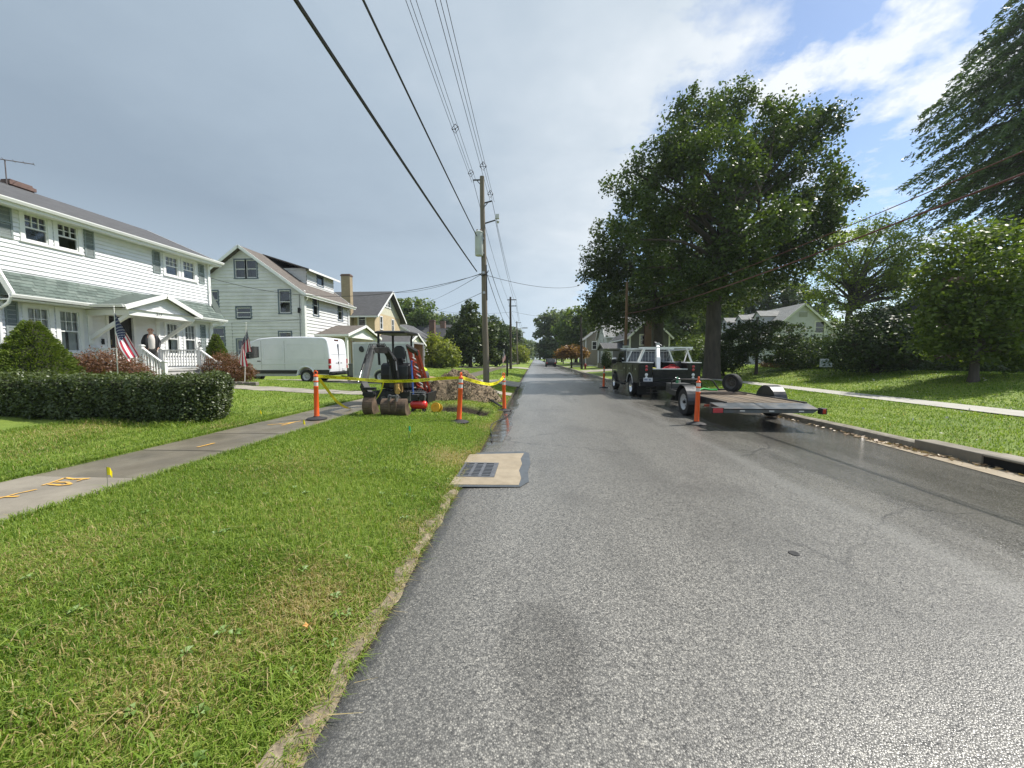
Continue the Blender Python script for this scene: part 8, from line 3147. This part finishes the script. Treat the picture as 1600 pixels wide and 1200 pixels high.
# ------------------------------------------------------------------ people
def skin_mesh(name, joints, bones, m, parent, sub=2, root=0):
    me = bpy.data.meshes.new(name)
    me.from_pydata([Vector(j[0]) for j in joints], bones, [])
    o = bpy.data.objects.new(name, me)
    COL.objects.link(o)
    o.modifiers.new('skin', 'SKIN')
    sv = me.skin_vertices[0].data
    for i, j in enumerate(joints):
        r = j[1]
        sv[i].radius = r if isinstance(r, tuple) else (r, r)
        sv[i].use_root = i == root
    s_ = o.modifiers.new('sub', 'SUBSURF')
    s_.levels = s_.render_levels = sub
    dg = bpy.context.evaluated_depsgraph_get()
    dg.update()
    me2 = bpy.data.meshes.new_from_object(o.evaluated_get(dg))
    bpy.data.objects.remove(o)
    bpy.data.meshes.remove(me)
    me2.name = name
    me2.materials.clear()
    me2.polygons.foreach_set('use_smooth', [True] * len(me2.polygons))
    return link_mesh(name, me2, m, parent)


def chain(J, B, pts, start=None):
    prev = start
    for p, r in pts:
        J.append((p, r))
        if prev is not None:
            B.append((prev, len(J) - 1))
        prev = len(J) - 1
    return prev


skin_m = mat('skin', (.52, .30, .22), .5, var=.08, scale=20)
jacket_m = mat('jacket_black', (.012, .012, .014), .55, var=.3, scale=9, bump=.3, bscale=14)
shirt_m = mat('shirt_pale', (.62, .58, .54), .8, var=.08, scale=9, bump=.3, bscale=16)
trouser_m = mat('trousers_dark', (.045, .042, .040), .85, var=.25, scale=9, bump=.3, bscale=14)
shoe_m = mat('shoe_dark', (.03, .025, .02), .5)
MX, MYY = -15.78, 15.05
man = thing('person', 'bald man in black jacket and pale shirt standing on the porch', 'person', (MX, MYY, 1.03), 0)
# he faces the street (+X) turned towards the camera
face = Vector((.72, -.69, 0)).normalized()
rt_ = Vector((-face.y, face.x, 0)) * -1


def mp(f_, s_, z):
    return Vector((MX, MYY, 1.03)) + face * f_ + rt_ * s_ + Vector((0, 0, z))


J, B = [], []
J.append((mp(0, 0, .92), .13))
pv = 0
nk = chain(J, B, [(mp(-.01, 0, 1.10), (.13, .10)), (mp(.0, 0, 1.27), (.135, .10)), (mp(-.01, 0, 1.39), (.09, .07)), (mp(.0, 0, 1.48), .055), (mp(.03, 0, 1.56), .082), (mp(.03, 0, 1.63), (.098, .112)), (mp(.015, 0, 1.715), .088)], 0)
sh = 3
for s_ in (-1, 1):
    wr = chain(J, B, [(mp(-.01, s_ * .185, 1.36), .05), (mp(-.06, s_ * .265, 1.13), .04), (mp(.06, s_ * .235, .93), .03)], sh)
    J.append((mp(.10, s_ * .20, .87), (.034, .02)))
    B.append((wr, len(J) - 1))
    pm_ = len(J) - 1
    for k, (dz, L) in enumerate(((.03, .065), (.01, .075), (-.01, .07), (-.03, .055))):
        chain(J, B, [(mp(.11 + dz * .3, s_ * .18, .83), .0095), (mp(.11 + dz * .5, s_ * .165, .83 - L * .5), .0085), (mp(.11 + dz * .5, s_ * .15, .83 - L * .8), .008)], pm_)
    chain(J, B, [(mp(.125, s_ * .185, .86), .011), (mp(.15, s_ * .165, .83), .009)], pm_)
    chain(J, B, [(mp(0, s_ * .10, .86), .095), (mp(.02, s_ * .11, .48), .062), (mp(-.02, s_ * .12, .10), .042), (mp(.06, s_ * .13, .04), (.045, .035)), (mp(.17, s_ * .14, .03), (.04, .025))], 0)
body = skin_mesh('body', J, B, skin_m, man, 2)
# face details
q = MB()
q.ball(mp(.126, 0, 1.60), (.018, .018, .024), 8)
q.ball(mp(.03, -.088, 1.61), (.018, .018, .034), 8).ball(mp(.03,   .088, 1.61), (.018, .018, .034), 8)
q.build('nose_and_ear', skin_m, man, smooth=True)
q = MB()
q.tube([mp(.105, -.028, 1.548), mp(.114, 0, 1.546), mp(.105, .028, 1.548)], .006, 5)
q.build('mouth', mat('lip', (.30, .13, .10), .5), man, smooth=True)
q = MB()
for s_ in (-1, 1):
    q.ball(mp(.105, s_ * .036, 1.635), (.028, .028, .022), 10)
    q.tube([mp(.095, s_ * .064, 1.64), mp(.03, s_ * .086, 1.64)], .005, 5)
q.tube([mp(.118, -.02, 1.64), mp(.118, .02, 1.64)], .005, 5)
q.build('sunglasses', mat('sunglass_red', (.10, .012, .014), .12, spec=.8), man, smooth=True)
J, B = [], []
J.append((mp(0, 0, .96), (.15, .12)))
chain(J, B, [(mp(0, 0, .80), (.15, .115))], 0)
t_i = len(J) - 1
for s_ in (-1, 1):
    chain(J, B, [(mp(0, s_ * .105, .72), .105), (mp(.025, s_ * .112, .48), .080), (mp(-.015, s_ * .122, .14), .068), (mp(-.01, s_ * .122, .07), .072)], t_i)
skin_mesh('trousers', J, B, trouser_m, man, 2)
for s_ in (-1, 1):
    J, B = [], []
    chain(J, B, [(mp(-.06, s_ * .122, .05), (.045, .045)), (mp(.05, s_ * .128, .05), (.05, .042)), (mp(.18, s_ * .14, .035), (.045, .03)), (mp(.22, s_ * .145, .03), (.035, .022))])
    skin_mesh('shoe', J, B, shoe_m, man, 2)
J, B = [], []
J.append((mp(.018, 0, .80), (.135, .11)))
chain(J, B, [(mp(.018, 0, .92), (.15, .12))], 0)
chain(J, B, [(mp(.02, 0, 1.10), (.16, .128)), (mp(.022, 0, 1.27), (.16, .126)), (mp(.006, 0, 1.39), (.115, .095)), (mp(.0, 0, 1.47), (.066, .066))], 1)
skin_mesh('shirt', J, B, shirt_m, man, 2)
for s_ in (-1, 1):
    J, B = [], []
    chain(J, B, [(mp(-.0, s_ * .118, .80), (.072, .125)), (mp(-.005, s_ * .115, .92), (.078, .13)), (mp(-.005, s_ * .112, 1.12), (.082, .137)), (mp(-.008, s_ * .105, 1.30), (.08, .13)), (mp(-.02, s_ * .09, 1.41), (.07, .10)), (mp(-.025, s_ * .05, 1.46), (.045, .07))])
    k0 = 3
    chain(J, B, [(mp(-.01, s_ * .185, 1.365), .072), (mp(-.055, s_ * .255, 1.13), .062), (mp(.045, s_ * .235, .95), .052), (mp(.075, s_ * .225, .89), .05)], k0)
    skin_mesh('jacket_half', J, B, jacket_m, man, 2)
# bending worker in hi-vis behind the ladder
HVX, HVY = at(664, 590, 13.5).x, 13.5
wz = zf(HVX, HVY)
wk = thing('person', 'worker in hi-vis yellow shirt bending over behind the orange ladder', 'person', (HVX, HVY, wz), 0)


def wp(x, y, z):
    return Vector((HVX + x, HVY + y, wz + z))


J, B = [], []
J.append((wp(0, 0, .86), .13))
c_ = chain(J, B, [(wp(-.16, 0, .99), (.14, .12)), (wp(-.34, 0, 1.06), (.15, .12)), (wp(-.47, 0, 1.06), (.11, .09)), (wp(-.54, 0, 1.05), .055), (wp(-.62, 0, 1.05), .075), (wp(-.70, 0, 1.02), .08)], 0)
for s_ in (-1, 1):
    wr = chain(J, B, [(wp(-.45, s_ * .19, 1.03), .06), (wp(-.50, s_ * .22, .76), .045), (wp(-.56, s_ * .16, .52), .032), (wp(-.57, s_ * .15, .44), (.034, .022))], 3)
    for k in range(4):
        chain(J, B, [(wp(-.60 + .022 * k, s_ * .15, .38), .0095), (wp(-.60 + .022 * k, s_ * .13, .34 + .004 * k), .0085)], wr)
    chain(J, B, [(wp(-.53, s_ * .12, .42), .011), (wp(-.535, s_ * .11, .38), .009)], wr)
    chain(J, B, [(wp(.02, s_ * .11, .80), .095), (wp(.03, s_ * .13, .46), .064), (wp(.06, s_ * .14, .10), .045), (wp(-.03, s_ * .14, .04), (.045, .035)), (wp(-.14, s_ * .15, .03), (.04, .025))], 0)
skin_mesh('body', J, B, skin_m, wk, 2)
J, B = [], []
J.append((wp(.05, 0, .86), (.15, .14)))
chain(J, B, [(wp(-.06, 0, .94), (.16, .145))], 0)
chain(J, B, [(wp(-.18, 0, 1.00), (.165, .145)), (wp(-.34, 0, 1.07), (.175, .145)), (wp(-.46, 0, 1.07), (.13, .11)), (wp(-.51, 0, 1.06), (.075, .07))], 1)
for s_ in (-1, 1):
    chain(J, B, [(wp(-.45, s_ * .20, 1.03), .08), (wp(-.485, s_ * .225, .85), .07), (wp(-.49, s_ * .225, .80), .068)], 3)
skin_mesh('shirt', J, B, mat('hi_vis_yellow', (.55, .72, .02), .7, var=.06), wk, 2)
J, B = [], []
J.append((wp(-.04, 0, .93), (.155, .14)))
chain(J, B, [(wp(.01, 0, .86), (.17, .15))], 0)
for s_ in (-1, 1):
    chain(J, B, [(wp(.03, s_ * .11, .76), .11), (wp(.035, s_ * .13, .46), .085), (wp(.06, s_ * .14, .12), .07)], 1)
skin_mesh('trousers', J, B, mat('trousers_slate', (.06, .065, .075), .85, var=.2), wk, 2)
for s_ in (-1, 1):
    J, B = [], []
    chain(J, B, [(wp(.11, s_ * .14, .06), .05), (wp(-.02, s_ * .14, .06), .055), (wp(-.17, s_ * .15, .04), .045)])
    skin_mesh('boot', J, B, mat('boot_tan', (.16, .10, .05), .7), wk, 2)
q = MB()
q.ball(wp(-.70, 0, 1.05), (.105, .10, .10), 14).lathe([(.0, 0), (.12, .0), (.13, -.012), (.0, -.012)], wp(-.74, 0, 1.02), 16, (-.5, 0, .86))
q.build('cap', mat('cap_navy', (.02, .025, .05), .7), wk, smooth=True)

# ------------------------------------------------------------------ far parked vehicles
def far_car(pos, rz, m, label, L=4.4, H=1.45, W_=1.8, name='parked_car', lift=0):
    c_ = thing(name, label, 'car', pos, rz, 'vehicles parked far along the road')
    q = MB()
    pr = [(-L / 2, .35), (-L / 2, .75), (-L / 2 + .1, .92), (-L * .40, .98), (-L * .30, H - .05), (-L * .22, H), (L * .08, H), (L * .24, .98), (L * .44, .86), (L / 2, .66), (L / 2, .35)] + [(L * .30 + .36 * cos(t), .33 + .36 * sin(t)) for t in [pi * k / 6 for k in range(7)]] + [(-L * .29 + .36 * cos(t), .33 + .36 * sin(t)) for t in [pi * k / 6 for k in range(7)]]
    q.prism([(-W_ / 2, y, z) for y, z in pr], (W_, 0, 0))
    q.build('body', m, c_, world=False, bevel=.06, seg=2, smooth=True)
    q = MB()
    for s in (-1, 1):
        q.prism([(s * (W_ / 2 + .001), y, z) for y, z in ((-L * .37, .98), (-L * .28, H - .1), (L * .06, H - .1), (L * .21, .98))], (s * .006, 0, 0))
    q.prism([(-.7, -L * .405, 1.0), (.7, -L * .405, 1.0), (.6, -L * .315, H - .1), (-.6, -L * .315, H - .1)], (0, -.01, .0))
    q.build('window', dark_glass, c_, world=False, kind='stuff')
    M_ = WM[c_.name]
    for s in (-1, 1):
        for yy in (-L * .29, L * .30):
            wheel(c_, M_ @ Vector((s * (W_ / 2 - .1), yy, .33)), .33, .2, (M_.to_3x3() @ Vector((s, 0, 0))), rim_grey)
        q = MB()
        q.bb((s * .86, -L / 2 - .012, .68), (s * .58, -L / 2 + .05, .84)).build('tail_light', red_lens, c_, world=False)


pA = at(852, 567, 72)
far_car((pA.x + .9, 70, -.05), 0, black_paint, 'black car parked under the round street tree', H=1.5)
far_car((pA.x + 1.2, 82, -.05), 0, mat('paint_charcoal', (.03, .032, .036), .25, coat=.5), 'charcoal car parked one length beyond the black car', H=1.55)
far_car((-9.5, 104, .15), pi / 2, mat('paint_white', (.7, .7, .7), .25, coat=.5), 'white car in a driveway by the yellow green tree', H=1.5)
# ------------------------------------------------------------------ damp air
hz = MB().bb((-950, -60, -1.6), (950, 1560, 38))
hzm = bpy.data.materials.new('damp_air')
hzm.use_nodes = True
t = NT(hzm.node_tree)
t.n.remove(t.n['Principled BSDF'])
pv_ = t.add('ShaderNodeVolumePrincipled')
pv_.inputs['Color'].default_value = (.80, .88, .95, 1)
pv_.inputs['Density'].default_value = 0.00035
pv_.inputs['Anisotropy'].default_value = 0.3
t.link(pv_.outputs[0], t.n['Material Output'].inputs['Volume'])
tag(hz.build('haze', hzm), 'thin damp haze over the whole street', kind='stuff')
